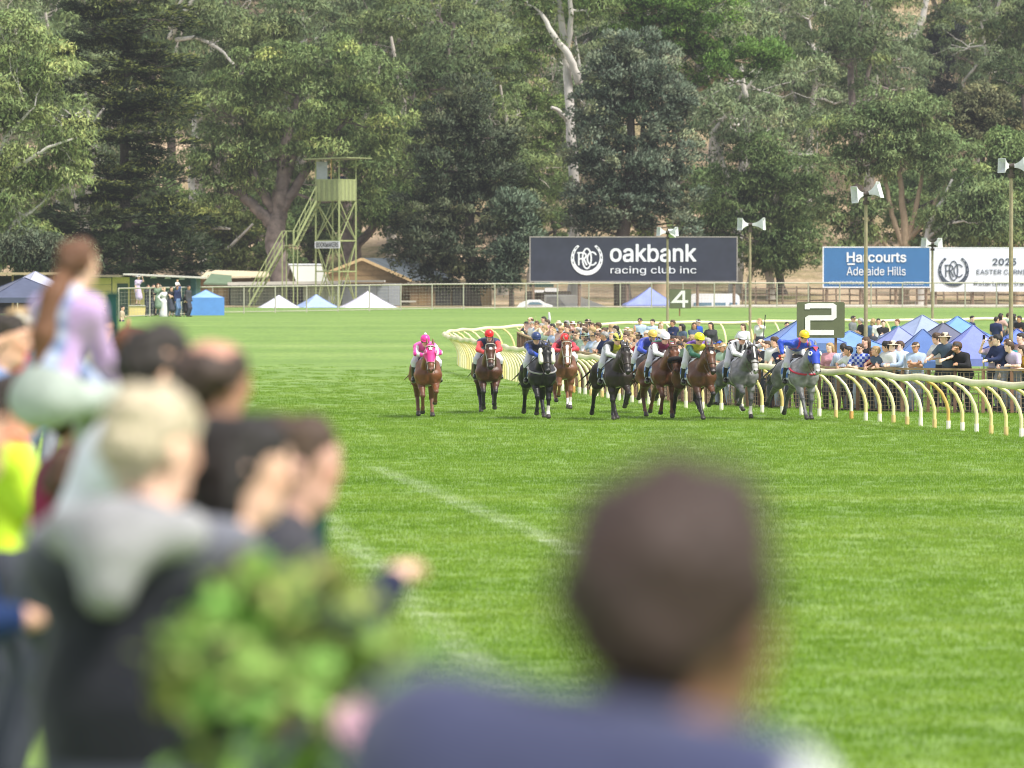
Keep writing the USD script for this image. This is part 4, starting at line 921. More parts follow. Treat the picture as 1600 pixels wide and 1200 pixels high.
tree('gum_tree', 'dense dark green gum with a low crown left of the blue billboard', 418, 1205,
     [(1215, 235, 45, 30), (1170, 265, 50, 38), (1240, 270, 48, 36), (1150, 315, 55, 42), (1215, 325, 62, 42), (1265, 305, 30, 30), (1115, 355, 42, 36), (1180, 375, 60, 38), (1240, 375, 38, 32), (1120, 395, 36, 26), (1205, 408, 40, 20)], 22000, 'gum', (.082, .112, .044), 'gum', [[(1205, 470, 7), (1200, 400, 6), (1205, 330, 4)], [(1165, 470, 4), (1175, 420, 3.5), (1190, 370, 2.5)]], 13, vary=.25)
tree('gum_tree', 'many stemmed gum with fanning pale branches above the blue billboard', 404, 1412,
     [(1400, 175, 48, 36), (1360, 205, 52, 40), (1445, 195, 48, 38), (1330, 255, 48, 42), (1400, 245, 55, 40), (1470, 250, 48, 40), (1320, 310, 45, 40), (1490, 310, 42, 38), (1310, 360, 40, 32), (1350, 350, 36, 30), (1480, 350, 40, 30), (1290, 200, 25, 28), (1340, 400, 34, 22)], 21000, 'gum', (.125, .155, .07), 'tan',
     [[(1412, 470, 8), (1415, 380, 7), (1410, 320, 5), (1405, 260, 3.5), (1400, 200, 2)], [(1413, 390, 5), (1395, 340, 4), (1385, 290, 3), (1375, 250, 2)], [(1418, 380, 5), (1430, 330, 4), (1440, 280, 3), (1445, 230, 2)], [(1420, 375, 4.5), (1445, 345, 3.5), (1470, 300, 2.5), (1490, 270, 1.5)], [(1398, 400, 4), (1375, 370, 3), (1360, 340, 2.5), (1340, 320, 1.5)]], 14)
tree('gum_tree', 'leaning white stemmed gum between the blue and white billboards', 400, 1440,
     [(1495, 340, 40, 30), (1520, 300, 42, 36), (1470, 375, 36, 22), (1550, 350, 40, 34)], 8000, 'gum', (.115, .145, .068), 'white', [[(1437, 470, 6), (1445, 390, 5.5), (1455, 345, 5), (1475, 310, 3.5), (1488, 280, 2)], [(1450, 370, 3), (1480, 350, 2.5), (1505, 345, 1.5)]], 15, twigs=3)
tree('gum_tree', 'blue green gum in the upper right corner of the wood', 520, 1540,
     [(1480, 40, 45, 40), (1540, 30, 50, 40), (1590, 60, 42, 42), (1510, 90, 50, 38), (1570, 115, 45, 36), (1470, 90, 30, 32), (1600, 10, 45, 36)], 14000, 'gum', (.125, .15, .095), 'white', [[(1540, 250, 5), (1538, 120, 4), (1535, 60, 3)], [(1500, 140, 4), (1495, 110, 3), (1488, 60, 2)], [(1565, 140, 3.5), (1570, 110, 3), (1585, 80, 2)]], 16)
tree('holm_oak', 'round headed olive brown tree near the right edge above the white billboard', 440, 1535,
     [(1530, 160, 40, 28), (1500, 185, 34, 32), (1565, 185, 36, 34), (1535, 200, 48, 36), (1490, 215, 30, 26), (1580, 220, 32, 30), (1540, 235, 45, 28)], 17000, 'bush', (.125, .12, .068), 'dark', [[(1535, 380, 6), (1535, 280, 5), (1535, 190, 3)]], 17, solid=.1)
tree('gum_tree', 'fresh green gum at the right edge behind the white billboard', 410, 1590,
     [(1560, 245, 42, 36), (1600, 260, 40, 38), (1530, 290, 36, 34), (1575, 310, 46, 36), (1610, 320, 40, 36), (1545, 350, 40, 30), (1600, 365, 42, 28)], 16000, 'gum', (.13, .168, .068), 'tan', [[(1590, 470, 6), (1585, 370, 5), (1580, 290, 3)]], 18)
tree('dark_cypress', 'nearly black cypress in the gap high on the right hillside', 505, 1470,
     [(1455, 90, 28, 30), (1470, 130, 32, 30), (1450, 150, 26, 26), (1480, 60, 26, 26)], 8000, 'cyp', (.022, .026, .026), 'dark', [[(1465, 260, 5), (1465, 150, 4), (1465, 90, 2)]], 19)
tree('sapling_tree', 'pair of slender pale stemmed gums in the clearing beside the blue grey cypress', 460, 1122,
     [(1130, 170, 30, 26), (1150, 205, 30, 26), (1105, 195, 24, 24), (1160, 140, 28, 26)], 5000, 'gum', (.12, .145, .085), 'white', [[(1117, 290, 3), (1118, 220, 2.5), (1121, 165, 2)], [(1126, 280, 3), (1130, 210, 2.5), (1140, 170, 1.5)]], 20, twigs=3)
tree('scrub_tree', 'yellow green scrubby tree with bare white boughs right of the dark conifer', 416, 345,
     [(330, 340, 36, 28), (365, 360, 40, 26), (320, 385, 26, 22), (380, 395, 30, 22), (300, 330, 24, 26), (350, 410, 30, 18)], 9000, 'bush', (.135, .15, .055), 'white', [[(350, 460, 4), (355, 420, 3.5), (340, 395, 3)], [(306, 395, 4), (318, 365, 3.5), (340, 355, 3), (360, 358, 2)], [(330, 400, 3.5), (360, 385, 3), (395, 350, 2)]], 21, twigs=2)
tree('small_cypress', 'small blue green cypress poking out in front of the bushy dark cypress', 384, 800,
     [(800, 330, 26, 24), (815, 365, 26, 26), (800, 400, 28, 24), (785, 430, 24, 18)], 8000, 'cyp', (.10, .125, .09), 'dark', [[(800, 470, 4), (800, 400, 3), (800, 340, 1.5)]], 22)
tree('shrubby_gum', 'low leafy gum at the foot of the dark conifer', 350, 60,
     [(70, 400, 36, 26), (30, 395, 32, 26), (110, 410, 30, 20)], 7000, 'gum', (.075, .085, .06), 'dark', [[(60, 470, 4), (60, 410, 3)]], 23)

# the wood behind: six kinds, then copies of each up the hillside
def wild(name, label, style, col, bark, seed, H, Wd, n, k=9, **kw):
    rs = np.random.RandomState(seed)
    t = thing(name, label, 'tree', (0, 0, 0), 0, 'trees of the wooded hillside')
    lb = []
    for i in range(k):
        a = rs.uniform(0, 6.28); h = rs.uniform(.35, .92); r = Wd * .5 * (1 - .55 * abs(h - .55)) * rs.uniform(.3, .9)
        lb.append((np.array([math.cos(a) * r, math.sin(a) * r, h * H]), (Wd * rs.uniform(.2, .3), Wd * rs.uniform(.2, .28), H * rs.uniform(.1, .15))))
    grow(t, lb, n, style, col, bark, [[(0, 0, -.6, .45), (rs.normal(0, .4), 0, H * .3, .35), (rs.normal(0, .7), 0, H * .6, .22), (rs.normal(0, 1), 0, H * .85, .1)], [(0, 0, H * .3, .25), (rs.normal(0, 2), 0, H * .55, .16), (rs.normal(0, 3), 0, H * .8, .08)]], rs, **kw)
    return t
KIND = [wild('forest_gum', 'grey green gum among many in the wood covering the hillside', 'gum', (.125, .148, .085), 'white', 71, 19, 13, 11000),
        wild('forest_gum', 'mid green gum among many in the wood covering the hillside', 'gum', (.105, .13, .055), 'gum', 72, 22, 13, 11000),
        wild('forest_gum', 'dark olive gum among many in the wood covering the hillside', 'gum', (.075, .095, .045), 'red', 73, 20, 15, 11000),
        wild('forest_shrub', 'green shrubby tree of the undergrowth on the wooded hillside', 'bush', (.10, .13, .052), 'dark', 74, 7, 8, 6000, 7),
        wild('forest_pine', 'dark green pine among the gums on the wooded hillside', 'cyp', (.05, .068, .036), 'dark', 75, 18, 11, 10000)]
rs = np.random.RandomState(44); used = set(); spots = []
for row, (Y, step, zof) in enumerate([(432, 92, 0), (458, 84, 40), (490, 78, 10), (525, 74, 50), (565, 70, 20), (612, 66, 0), (670, 62, 30)]):
    for px in np.arange(-140 + zof, 1760, step):
        px = px + rs.uniform(-24, 24); Yj = Y + rs.uniform(-11, 11)
        if row == 0 and (930 < px < 1130 or 1250 < px < 1330): continue
        if row == 1 and (1060 < px < 1110): continue
        spots.append((px, Yj, row))
WOOD = [(60, 'above the pale edge gum'), (250, 'behind the huge dark conifer'), (400, 'behind the bare limbed gum'), (560, 'above the watchtower'), (700, 'behind the tower gum'), (840, 'above the bushy cypress'), (930, 'beside the tall white trunk'), (1060, 'behind the blue grey cypress'), (1160, 'by the hillside clearing'), (1290, 'above the navy billboard end'), (1420, 'behind the fork limbed gum'), (1530, 'beyond the black cypress'), (2000, 'above the white billboard')]
wood_said = set()
def wood_label(k, px, row):
    w = next(t for lim, t in WOOD if px < lim); kind = ('grey green gum', 'mid green gum', 'dark olive gum', 'green shrubby tree', 'dark green pine')[k]
    for h in ('at the foot of the wood', 'low on the hillside', 'partway up the hillside', 'halfway up the hillside', 'high on the hillside', 'near the top', 'at the very top')[row:] + ('in the densest part', 'among taller trees', 'deep in the wood', 'in deep shade'):
        s = f'{kind} {h} {w}'
        if s not in wood_said: wood_said.add(s); return s
    return s
for px, Yj, row in spots:
    x = (px - 800) / FPX * Yj
    w = [.26, .3, .2, .1, .14] if px < 900 else [.5, .22, .08, .12, .08]
    if row <= 1: w = [.15, .2, .1, .5, .05]
    k = int(rs.choice(5, p=w)); s = rs.uniform(.8, 1.2); rz = rs.uniform(-.6, .6); p = (x, Yj, float(ground_z(x, Yj)))
    if k not in used:
        used.add(k); g = UsdGeom.Xformable(KIND[k]); g.ClearXformOpOrder(); g.AddTranslateOp().Set(Gf.Vec3d(*p)); g.AddRotateZOp().Set(math.degrees(rz))
        KIND[k].SetCustomDataByKey('label', wood_label(k, px, row))
    else: dup(KIND[k], p, rz, s, wood_label(k, px, row))
# ------------------------------------------------------------------ people
def v3(*a): return np.array(a, float)
def ik(S, H, l1, l2, hint):
    S, H = np.asarray(S, float), np.asarray(H, float); d = H - S; L = np.linalg.norm(d) + 1e-9
    if L > (l1 + l2) * .998: H = S + d / L * (l1 + l2) * .998; d = H - S; L = np.linalg.norm(d)
    a = (l1 * l1 - l2 * l2 + L * L) / (2 * L); h = math.sqrt(max(l1 * l1 - a * a, 0)); t = d / L
    n = np.asarray(hint, float) - (np.asarray(hint, float) @ t) * t; n /= np.linalg.norm(n) + 1e-9
    return S + t * a + n * h, H

def pose(lean=0, arms=('down', 'down'), head_yaw=0, head_pitch=0, female=False, sway=0.0, twist=0.0, legs='stand', side_lean=0.0):
    """Joints of a figure 1.75 m tall that faces -y, feet on the ground at the origin."""
    J = {}; a = math.radians(lean); b = math.radians(side_lean)
    u = v3(math.sin(b), -math.sin(a), math.cos(a) * math.cos(b)); u /= np.linalg.norm(u)
    hip = v3(sway, 0.06 * (lean > 15) + .0, .94); J['hip'] = hip; J['u'] = u
    tw = math.radians(twist); r = v3(math.cos(tw), math.sin(tw), 0)
    sw = .165 if female else .188; hw = .1 if female else .088
    J['f'] = np.cross(u, r) * -1; J['r'] = r
    J['waist'] = hip + u * .15; J['chest'] = hip + u * .37; J['neck'] = hip + u * .535
    hd = u * .5 + v3(0, 0, .5); hd /= np.linalg.norm(hd)
    J['head'] = J['neck'] + hd * .165 + v3(math.sin(math.radians(head_yaw)) * .02, -.03, 0)
    J['yaw'], J['pitch'] = head_yaw, head_pitch
    for s, k in ((1, 'L'), (-1, 'R')):
        J['sh' + k] = hip + u * .475 + r * sw * s
        J['hp' + k] = hip + v3(hw * s, 0, -.02)
        if legs == 'stand': ft = v3((hw + .03) * s + sway * .3, .02 * s, .085)
        elif legs == 'step': ft = v3((hw + .03) * s, -.16 * s, .085)
        else: ft = v3(*legs[0 if s == 1 else 1])
        J['kn' + k], J['an' + k] = ik(J['hp' + k], ft, .44, .43, (.05 * s, -1, 0)); J['toe' + k] = J['an' + k] + v3(.03 * s, -.16, -.045)
        m = arms[0 if s == 1 else 1]; S = J['sh' + k]; F = v3(0, -1, 0); hint = v3(.5 * s, .8, -.3)
        if m == 'down': H = S + v3(.07 * s, -.06, -.53)
        elif m == 'rail': H = v3(S[0] * .55, min(S[1] - .22, -.34), 1.15); hint = v3(.9 * s, .3, -.4)
        elif m == 'railwide': H = v3(S[0] * 1.5, min(S[1] - .2, -.34), 1.15); hint = v3(1.0 * s, .3, -.2)
        elif m == 'fold': H = hip + u * .3 + v3(-.08 * s, -.2, 0); hint = v3(1 * s, .1, -.8)
        elif m == 'phone': H = J['head'] + v3(.05 * s, -.28, -.02); hint = v3(.6 * s, -.2, -1)
        elif m == 'face': H = J['head'] + v3(.05 * s, -.13, -.08); hint = v3(.8 * s, -.2, -1)
        elif m == 'drink': H = hip + u * .3 + v3(.2 * s, -.3, 0); hint = v3(.6 * s, .2, -1)
        elif m == 'hip': H = hip + v3(.2 * s, -.02, .06); hint = v3(1 * s, .3, 0)
        elif m == 'up': H = S + v3(.12 * s, -.12, .5); hint = v3(1 * s, -.2, 0)
        elif m == 'point': H = S + v3(.05 * s, -.54, .02); hint = v3(.4 * s, 0, -1)
        elif m == 'side': H = S + v3(.5 * s, -.2, -.03); hint = v3(0, .3, -1)
        else: H = S + np.asarray(m, float)
        J['el' + k], J['ha' + k] = ik(S, H, .285, .255, hint)
    return J

def hand_bones(w, el, inward, curl=.6, big=1.0):
    """Palm, four fingers and a thumb beyond the wrist w; the forearm comes from el, the thumb is on the inward side."""
    d = w - el; d /= np.linalg.norm(d) + 1e-9; x = np.asarray(inward, float) - (np.asarray(inward, float) @ d) * d; x /= np.linalg.norm(x) + 1e-9; n = np.cross(d, x)
    if n[2] > 0: n = -n
    B = [(w, w + d * .03, .027 * big, .03 * big, .012)]
    for i, (o, L) in enumerate(((.030, .072), (.010, .080), (-.010, .075), (-.029, .060))):
        k0 = w + d * .082 * big + x * o * big; B.append((w + d * .02 + x * o * .6, k0, .018 * big, .0125 * big, .012))
        c = curl; m = k0 + (d * math.cos(c) + n * math.sin(c)) * L * .5 * big; e = m + (d * math.cos(2.1 * c) + n * math.sin(2.1 * c)) * L * .5 * big
        B += [(k0, m, .0105 * big, .0098 * big, .004), (m, e, .0098 * big, .008 * big, .004)]
    t0 = w + d * .025 + x * .03; t1 = t0 + (d * .6 + x * .7 + n * .3) * .045; t2 = t1 + (d * .9 + x * .1 + n * .45) * .035
    return B + [(w + d * .01 + x * .01, t0, .018 * big, .015 * big, .012), (t0, t1, .014 * big, .012 * big, .006), (t1, t2, .0115 * big, .0095 * big, .005)]

def head_frame(J):
    y, p = math.radians(J['yaw']), math.radians(J['pitch'])
    Ry = rmat(y); cp, sp = math.cos(p), math.sin(p)
    return Ry @ np.array([[1, 0, 0], [0, cp, -sp], [0, sp, cp]])     # pitch > 0 looks down

HEADB = [((0, .022, .03), (0, -.028, .035), .083, .077, .03), ((0, -.04, .0), (0, -.052, -.068), .062, .046, .03), ((0, -.015, -.055), (0, -.06, -.086), .052, .034, .03),
         ((0, -.1, .012), (0, -.114, -.022), .009, .014, .012), ((.03, -.088, -.02), (.028, -.086, -.02), .024, .024, .02), ((-.03, -.088, -.02), (-.028, -.086, -.02), .024, .024, .02),
         ((0, -.085, .032), (0, -.086, .032), .034, .034, .03), ((-.016, -.094, -.056), (.016, -.094, -.056), .012, .012, .012),
         ((.079, .012, .006), (.084, .02, -.03), .019, .013, .008), ((-.079, .012, .006), (-.084, .02, -.03), .019, .013, .008)]
def xf(bones, M, o, grow=0.0):
    return [(M @ np.asarray(b[0], float) + o, M @ np.asarray(b[1], float) + o, b[2] + grow, b[3] + grow) + tuple(b[4:5]) for b in bones]

def head_colors(V, M, o, skin):
    q = (V - o) @ M; c = np.tile(np.array(skin, float), (len(V), 1))
    def blob(cx, cz, rx, rz, col, a):
        w = a * np.exp(-(((np.abs(q[:, 0]) - cx) / rx) ** 2 + ((q[:, 2] - cz) / rz) ** 2)) * (q[:, 1] < -.05)
        c[:] = c * (1 - w[:, None]) + np.array(col) * w[:, None]
    blob(.032, .008, .016, .009, np.array([.05, .035, .03]), .9); blob(.033, .031, .02, .007, np.array([.07, .045, .03]), .7)
    blob(0, -.056, .022, .008, np.array(skin) * [.75, .42, .4], .8); blob(.05, -.02, .022, .025, np.array(skin) * [1.1, .78, .75], .5)
    return np.clip(c, 0, .9)

def limb_chain(J, k, g, long_sleeve=True):
    return [(J['sh' + k], J['el' + k], .054 + g, .043 + g, .03)] + ([(J['el' + k], J['ha' + k], .044 + g, .03 + g, .03)] if long_sleeve else [])
def torso(J, g, female=False, belly=0.0):
    fl = (*J['f'], 1.38); r = J['r']
    B = [(J['hip'] - r * .055, J['hip'] + r * .055, .125 + g, .125 + g, .06, (*J['f'], 1.15)), (J['hip'] + J['u'] * .04, J['waist'], .148 + g, (.128 if female else .142) + g + belly * .5, .06, fl),
         (J['waist'], J['chest'], (.126 if female else .142) + g + belly * .4, (.148 if female else .168) + g, .06, fl), (J['shL'] * .72 + J['chest'] * .28, J['shR'] * .72 + J['chest'] * .28, .092 + g, .092 + g, .07),
         (J['shL'], J['shR'], .066 + g, .066 + g, .05)]
    if belly: B.append((J['waist'] + J['f'] * belly * .6, J['waist'] + J['f'] * belly * .6 + J['u'] * .06, .12 + g, .12 + g, .08))
    if female: B += [(J['chest'] + r * s * .07 + J['f'] * .09, J['chest'] + r * s * .07 + J['f'] * .095, .062 + g, .062 + g, .04) for s in (1, -1)]
    return B
def neck(J, g=0.0): return [(J['neck'] - J['u'] * .05, J['head'] - v3(0, 0, .05), .062 + g, .054 + g, .04)]
def leg(J, k, g, wide=0.0): return [(J['hp' + k], J['kn' + k], .088 + g, .056 + g + wide, .04), (J['kn' + k], J['an' + k], .056 + g + wide, .038 + g + wide, .03)]

def join(*ms):
    m = MB()
    for a in ms: m.add(*a)
    return m.get()

def hair_bones(style):
    if style == 'bald': return [((.062, .01, .01), (.045, .06, .01), .036, .05, .03), ((-.062, .01, .01), (-.045, .06, .01), .036, .05, .03), ((.03, .07, .02), (-.03, .07, .02), .055, .055, .03), ((0, .07, -.01), (0, .06, -.04), .06, .045, .03), ((.05, -.03, .05), (.055, .02, .03), .034, .04, .03), ((-.05, -.03, .05), (-.055, .02, .03), .034, .04, .03)]
    B = [((0, .03, .05), (0, -.03, .062), .087, .078, .03), ((0, .06, .0), (0, .055, -.03), .068, .05, .03), ((.05, .02, .03), (.052, .01, .0), .045, .034, .02), ((-.05, .02, .03), (-.052, .01, .0), .045, .034, .02)]
    if style == 'curly': B = [(a, b, r * 1.12, q * 1.12, k) for a, b, r, q, k in B] + [((.04, -.05, .1), (-.04, -.05, .1), .04, .04, .02)]
    if style in ('long', 'bob'):
        L = -.22 if style == 'long' else -.1
        B += [((.06, .045, .0), (.075, .05, L), .048, .036, .03), ((-.06, .045, .0), (-.075, .05, L), .048, .036, .03), ((0, .075, .0), (0, .09, L - .03), .06, .05, .04)]
    if style == 'bun': B += [((0, .11, .06), (0, .12, .06), .042, .042, .01)]
    if style == 'ponytail': B += [((0, .1, .03), (0, .15, -.05), .035, .042, .02), ((0, .15, -.05), (-.01, .13, -.3), .042, .03, .02)]
    return B

def hat_mesh(style, M, o):
    m = MB(); T = np.eye(4); T[:3, :3] = M; T[:3, 3] = o
    if style == 'cap':
        v, f = ellipsoid((0, .0, .045), (.098, .108, .08), 2); k = v[:, 2] > .028; ff = f[k[f].all(1)]; m.add(v, ff)
        a = np.linspace(0, math.pi, 9); p = Polygon([(.085 * math.cos(t), -.075 - .085 * math.sin(t)) for t in a]); b = trimesh.creation.extrude_polygon(p, .008, engine='earcut'); b.apply_translation((0, 0, .04)); b.vertices[:, 2] -= .25 * np.maximum(-.08 - b.vertices[:, 1], 0); m.tm(b)
    elif style == 'beanie': v, f = ellipsoid((0, .008, .035), (.1, .112, .1), 2); k = v[:, 2] > .01; m.add(v, f[k[f].all(1)])
    else:
        big = .19 if style == 'sunhat' else .165
        prof = [(0, .125), (.05, .128), (.078, .11), (.09, .05), (.094, .045), (big, .03), (big, .024), (.094, .035), (.085, .04), (0, .05)]
        m.lathe(prof, (0, .005, .012), 18)
    v, f = m.get(); return v @ M.T + o, f

def check_mat(c1, c2, sx, sz):
    key = ('check', tuple(np.round(c1, 3)), tuple(np.round(c2, 3)), sx, sz)
    if key in _mats: return _mats[key]
    m = usdkit.material(stage, f'/World/Looks/look_{len(_mats):03d}', {'co': ('texture_coordinate', {}), 'm': ('mapping', {'scale': (sx, 0.01, sz)}), 'c': ('checker_texture', {'scale': 1.0, 'color1': tuple(c1), 'color2': tuple(c2)}), 'p': ('principled_bsdf', {'roughness': .8, 'specular_ior_level': .2})},
        [('co.object', 'm.vector'), ('m.vector', 'c.vector'), ('c.color', 'p.base_color')], surface='p.BSDF')
    _mats[key] = m; return m

SKINS = [srgb(232, 190, 166), srgb(218, 172, 146), srgb(198, 150, 120), srgb(238, 202, 180), srgb(140, 96, 72)]
_cache = {}
def shapes(key, J, sleeve, bottom, female, belly, cb, ch, hands):
    """Meshes of one pose in one cut of clothes, made once."""
    k = (key, sleeve, bottom, female, belly, cb, hands)
    if k in _cache: return _cache[k]
    M, o = head_frame(J), J['head']; out = {}
    g = .012 if cb < .03 else .016
    B = torso(J, 0, female, belly) + neck(J)
    for s in 'LR':
        B += limb_chain(J, s, 0) + leg(J, s, 0)
        if not hands: B += [(J['ha' + s], J['ha' + s] + (J['ha' + s] - J['el' + s]) / np.linalg.norm(J['ha' + s] - J['el' + s]) * .11, .034, .026, .02)]
    body = soft(B, cb, .04)
    head = soft(xf(HEADB, M, o) + neck(J, .001), ch, .02)
    parts = [body, head]
    if hands:
        for s, i in (('L', -1), ('R', 1)): parts.append(soft([(J['ha' + s] - (J['ha' + s] - J['el' + s]) * .12, J['ha' + s], .031, .028, .01)] + hand_bones(J['ha' + s], J['el' + s], (i, -.3, .4)), hands, .01))
    out['body'] = join(*parts); out['nb'] = len(body[0]); out['nh'] = len(head[0])
    S = torso(J, g, female, belly) + [(J['neck'] - J['u'] * .04, J['neck'] + J['u'] * .012, .066 + g, .06 + g, .02)]
    for s in 'LR':
        if sleeve == 'long': S += limb_chain(J, s, g + .004)
        elif sleeve == 'short': S += [(J['sh' + s], J['sh' + s] * .3 + J['el' + s] * .7, .06 + g, .054 + g, .03)]
        else: S += [(J['sh' + s], J['sh' + s] * .9 + J['el' + s] * .1, .04 + g, .04 + g, .03)]
    out['shirt'] = soft(S, cb, .04)
    L = [(J['hip'] - J['r'] * .055, J['hip'] + J['r'] * .055, .13 + g * 1.2, .13 + g * 1.2, .06, (*J['f'], 1.12)), (J['hip'], J['hip'] + J['u'] * .06, .15 + g * 1.2, .15 + g * 1.2, .06, (*J['f'], 1.3))]
    for s in 'LR':
        if bottom == 'long': L += leg(J, s, g * 1.1, .012)
        elif bottom == 'shorts': L += [(J['hp' + s], J['hp' + s] * .1 + J['kn' + s] * .9, .098 + g, .085 + g, .04)]
    if bottom in ('skirt', 'dress'):
        kz = (J['knL'] + J['knR']) / 2; L += [(J['hip'], kz + v3(x, 0, -.0), .15 + g, .15 + g, .08) for x in (-.06, .06)]
    if bottom == 'gown': L += [(J['hip'], (J['anL'] + J['anR']) / 2 + v3(x, 0, .1), .15 + g, .2 + g, .08) for x in (-.06, .06)]
    out['trousers'] = soft(L, cb, .05)
    out['shoe'] = [soft([(J['an' + s] - v3(0, -.03, .04), J['toe' + s], .046, .04, .03), (J['an' + s], J['an' + s] - v3(0, -.02, .05), .045, .05, .03)], .03, .03) for s in 'LR']
    _cache[k] = out; return out

def person(label, loc, rz, key, J, shirt, trousers=(.05, .055, .075), skin=0, hair=('short', (.03, .02, .015)), hat=None, glasses=False, sleeve='short', bottom='long', female=False, belly=0.0, scale=1.0, cb=.05, ch=.0175, hands=0, group=None, shirt_mat=None, extra=None, feet=True):
    """One figure whose parts are its body, clothes, hair and what it wears on its head."""
    sk = SKINS[skin] if np.ndim(skin) == 0 else skin
    S = shapes(key, J, sleeve, bottom, female, belly, cb, ch, hands); M, o = head_frame(J), J['head']
    t = thing('person', label, 'person', loc, rz, group, None, scale)
    V = S['body'][0]; col = np.tile(np.array(sk), (len(V), 1)); a, b = S['nb'], S['nb'] + S['nh']
    col[a:b] = head_colors(V[a:b], M, o, sk)
    put('body', S['body'], vmat(.5, .35, var=.05), t, smooth=True, col=col)
    put('dress_top' if bottom in ('dress', 'gown') else 'shirt', S['shirt'], shirt_mat or paint(shirt, .8, .14, 7, .25, 22, spec=.2), t, smooth=True)
    put('skirt' if bottom in ('skirt', 'dress', 'gown') else 'trousers', S['trousers'], (shirt_mat or paint(shirt, .8, .14, 7, .25, 22, spec=.2)) if bottom in ('dress', 'gown') else paint(trousers, .8, .14, 6, spec=.2), t, smooth=True)
    if feet:
        for m in S['shoe']: put('shoe', m, paint((.05, .045, .04), .6), t, smooth=True)
    if hair and hair[0]:
        hk = ('hair', hair[0], ch, key)
        if hk not in _cache: hv, hf = soft(xf(hair_bones(hair[0]), M, o), max(ch * 1.1, .012), .03); dv = hv - o; hv = hv + dv / np.linalg.norm(dv, axis=1, keepdims=True) * ((.05 if cb < .03 else .03) * (meshkit.fbm(hv * 26, 3, 7)[:, None] - .45)); _cache[hk] = (hv, hf)
        put('hair', _cache[hk], paint(hair[1], .6, .3, 30, .4, 90), t, smooth=True)
    if hat: put('hat', hat_mesh(hat[0], M, o), paint(hat[1], .75, .1, 8), t, smooth=40)
    if glasses:
        m = MB()
        for s in (1, -1): m.box((s * .031 - .024, -.112, -.008), (s * .031 + .024, -.1, .026)); m.box((s * .079 - .004, -.1, .012), (s * .079 + .004, .0, .022))
        m.box((-.01, -.114, .01), (.01, -.106, .02)); v, f = m.get()
        put('sunglasses', (v @ M.T + o, f), paint((.015, .015, .018), .15), t)
    if extra: extra(t, J, M, o)
    return t
# ------------------------------------------------------------------ racehorses and jockeys
FRONT = {'down': ((.14, -.5, .98), (.13, -.57, .55), (.12, -.55, .17), (.12, -.60, .09), (.12, -.63, .035)), 'reach': ((.14, -.58, 1.0), (.13, -.98, .80), (.12, -1.28, .52), (.12, -1.36, .44), (.12, -1.43, .40)),
         'fold': ((.14, -.54, .98), (.14, -.90, .74), (.14, -.68, .46), (.14, -.60, .42), (.14, -.55, .40)), 'lift': ((.14, -.5, .98), (.13, -.76, .62), (.12, -.62, .27), (.12, -.57, .19), (.12, -.55, .14)),
         'land': ((.14, -.55, .98), (.13, -.80, .60), (.12, -.96, .22), (.12, -1.03, .12), (.12, -1.08, .06))}
HIND = {'down': ((.16, .58, .95), (.14, .92, .58), (.13, .76, .18), (.13, .68, .1), (.13, .64, .04)), 'push': ((.17, .7, .93), (.15, 1.1, .66), (.14, 1.28, .3), (.14, 1.34, .2), (.14, 1.38, .12)),
        'swing': ((.17, .42, .92), (.15, .6, .52), (.14, .26, .3), (.14, .17, .26), (.14, .11, .23)), 'under': ((.16, .46, .92), (.15, .66, .5), (.14, .34, .14), (.14, .26, .08), (.14, .2, .03)), 'kick': ((.18, .72, .95), (.2, 1.1, .72), (.2, 1.36, .52), (.2, 1.44, .44), (.2, 1.5, .36))}
POLL, FD = v3(0, -1.17, 1.80), v3(0, -.30, -.60) / math.hypot(.30, .60); FN = v3(0, -FD[2] * -1, 0) * 0 + v3(0, FD[2], -FD[1])
def face_pt(s, x=0.0, off=0.0): return POLL + FD * s + FN * off + v3(x, 0, 0)

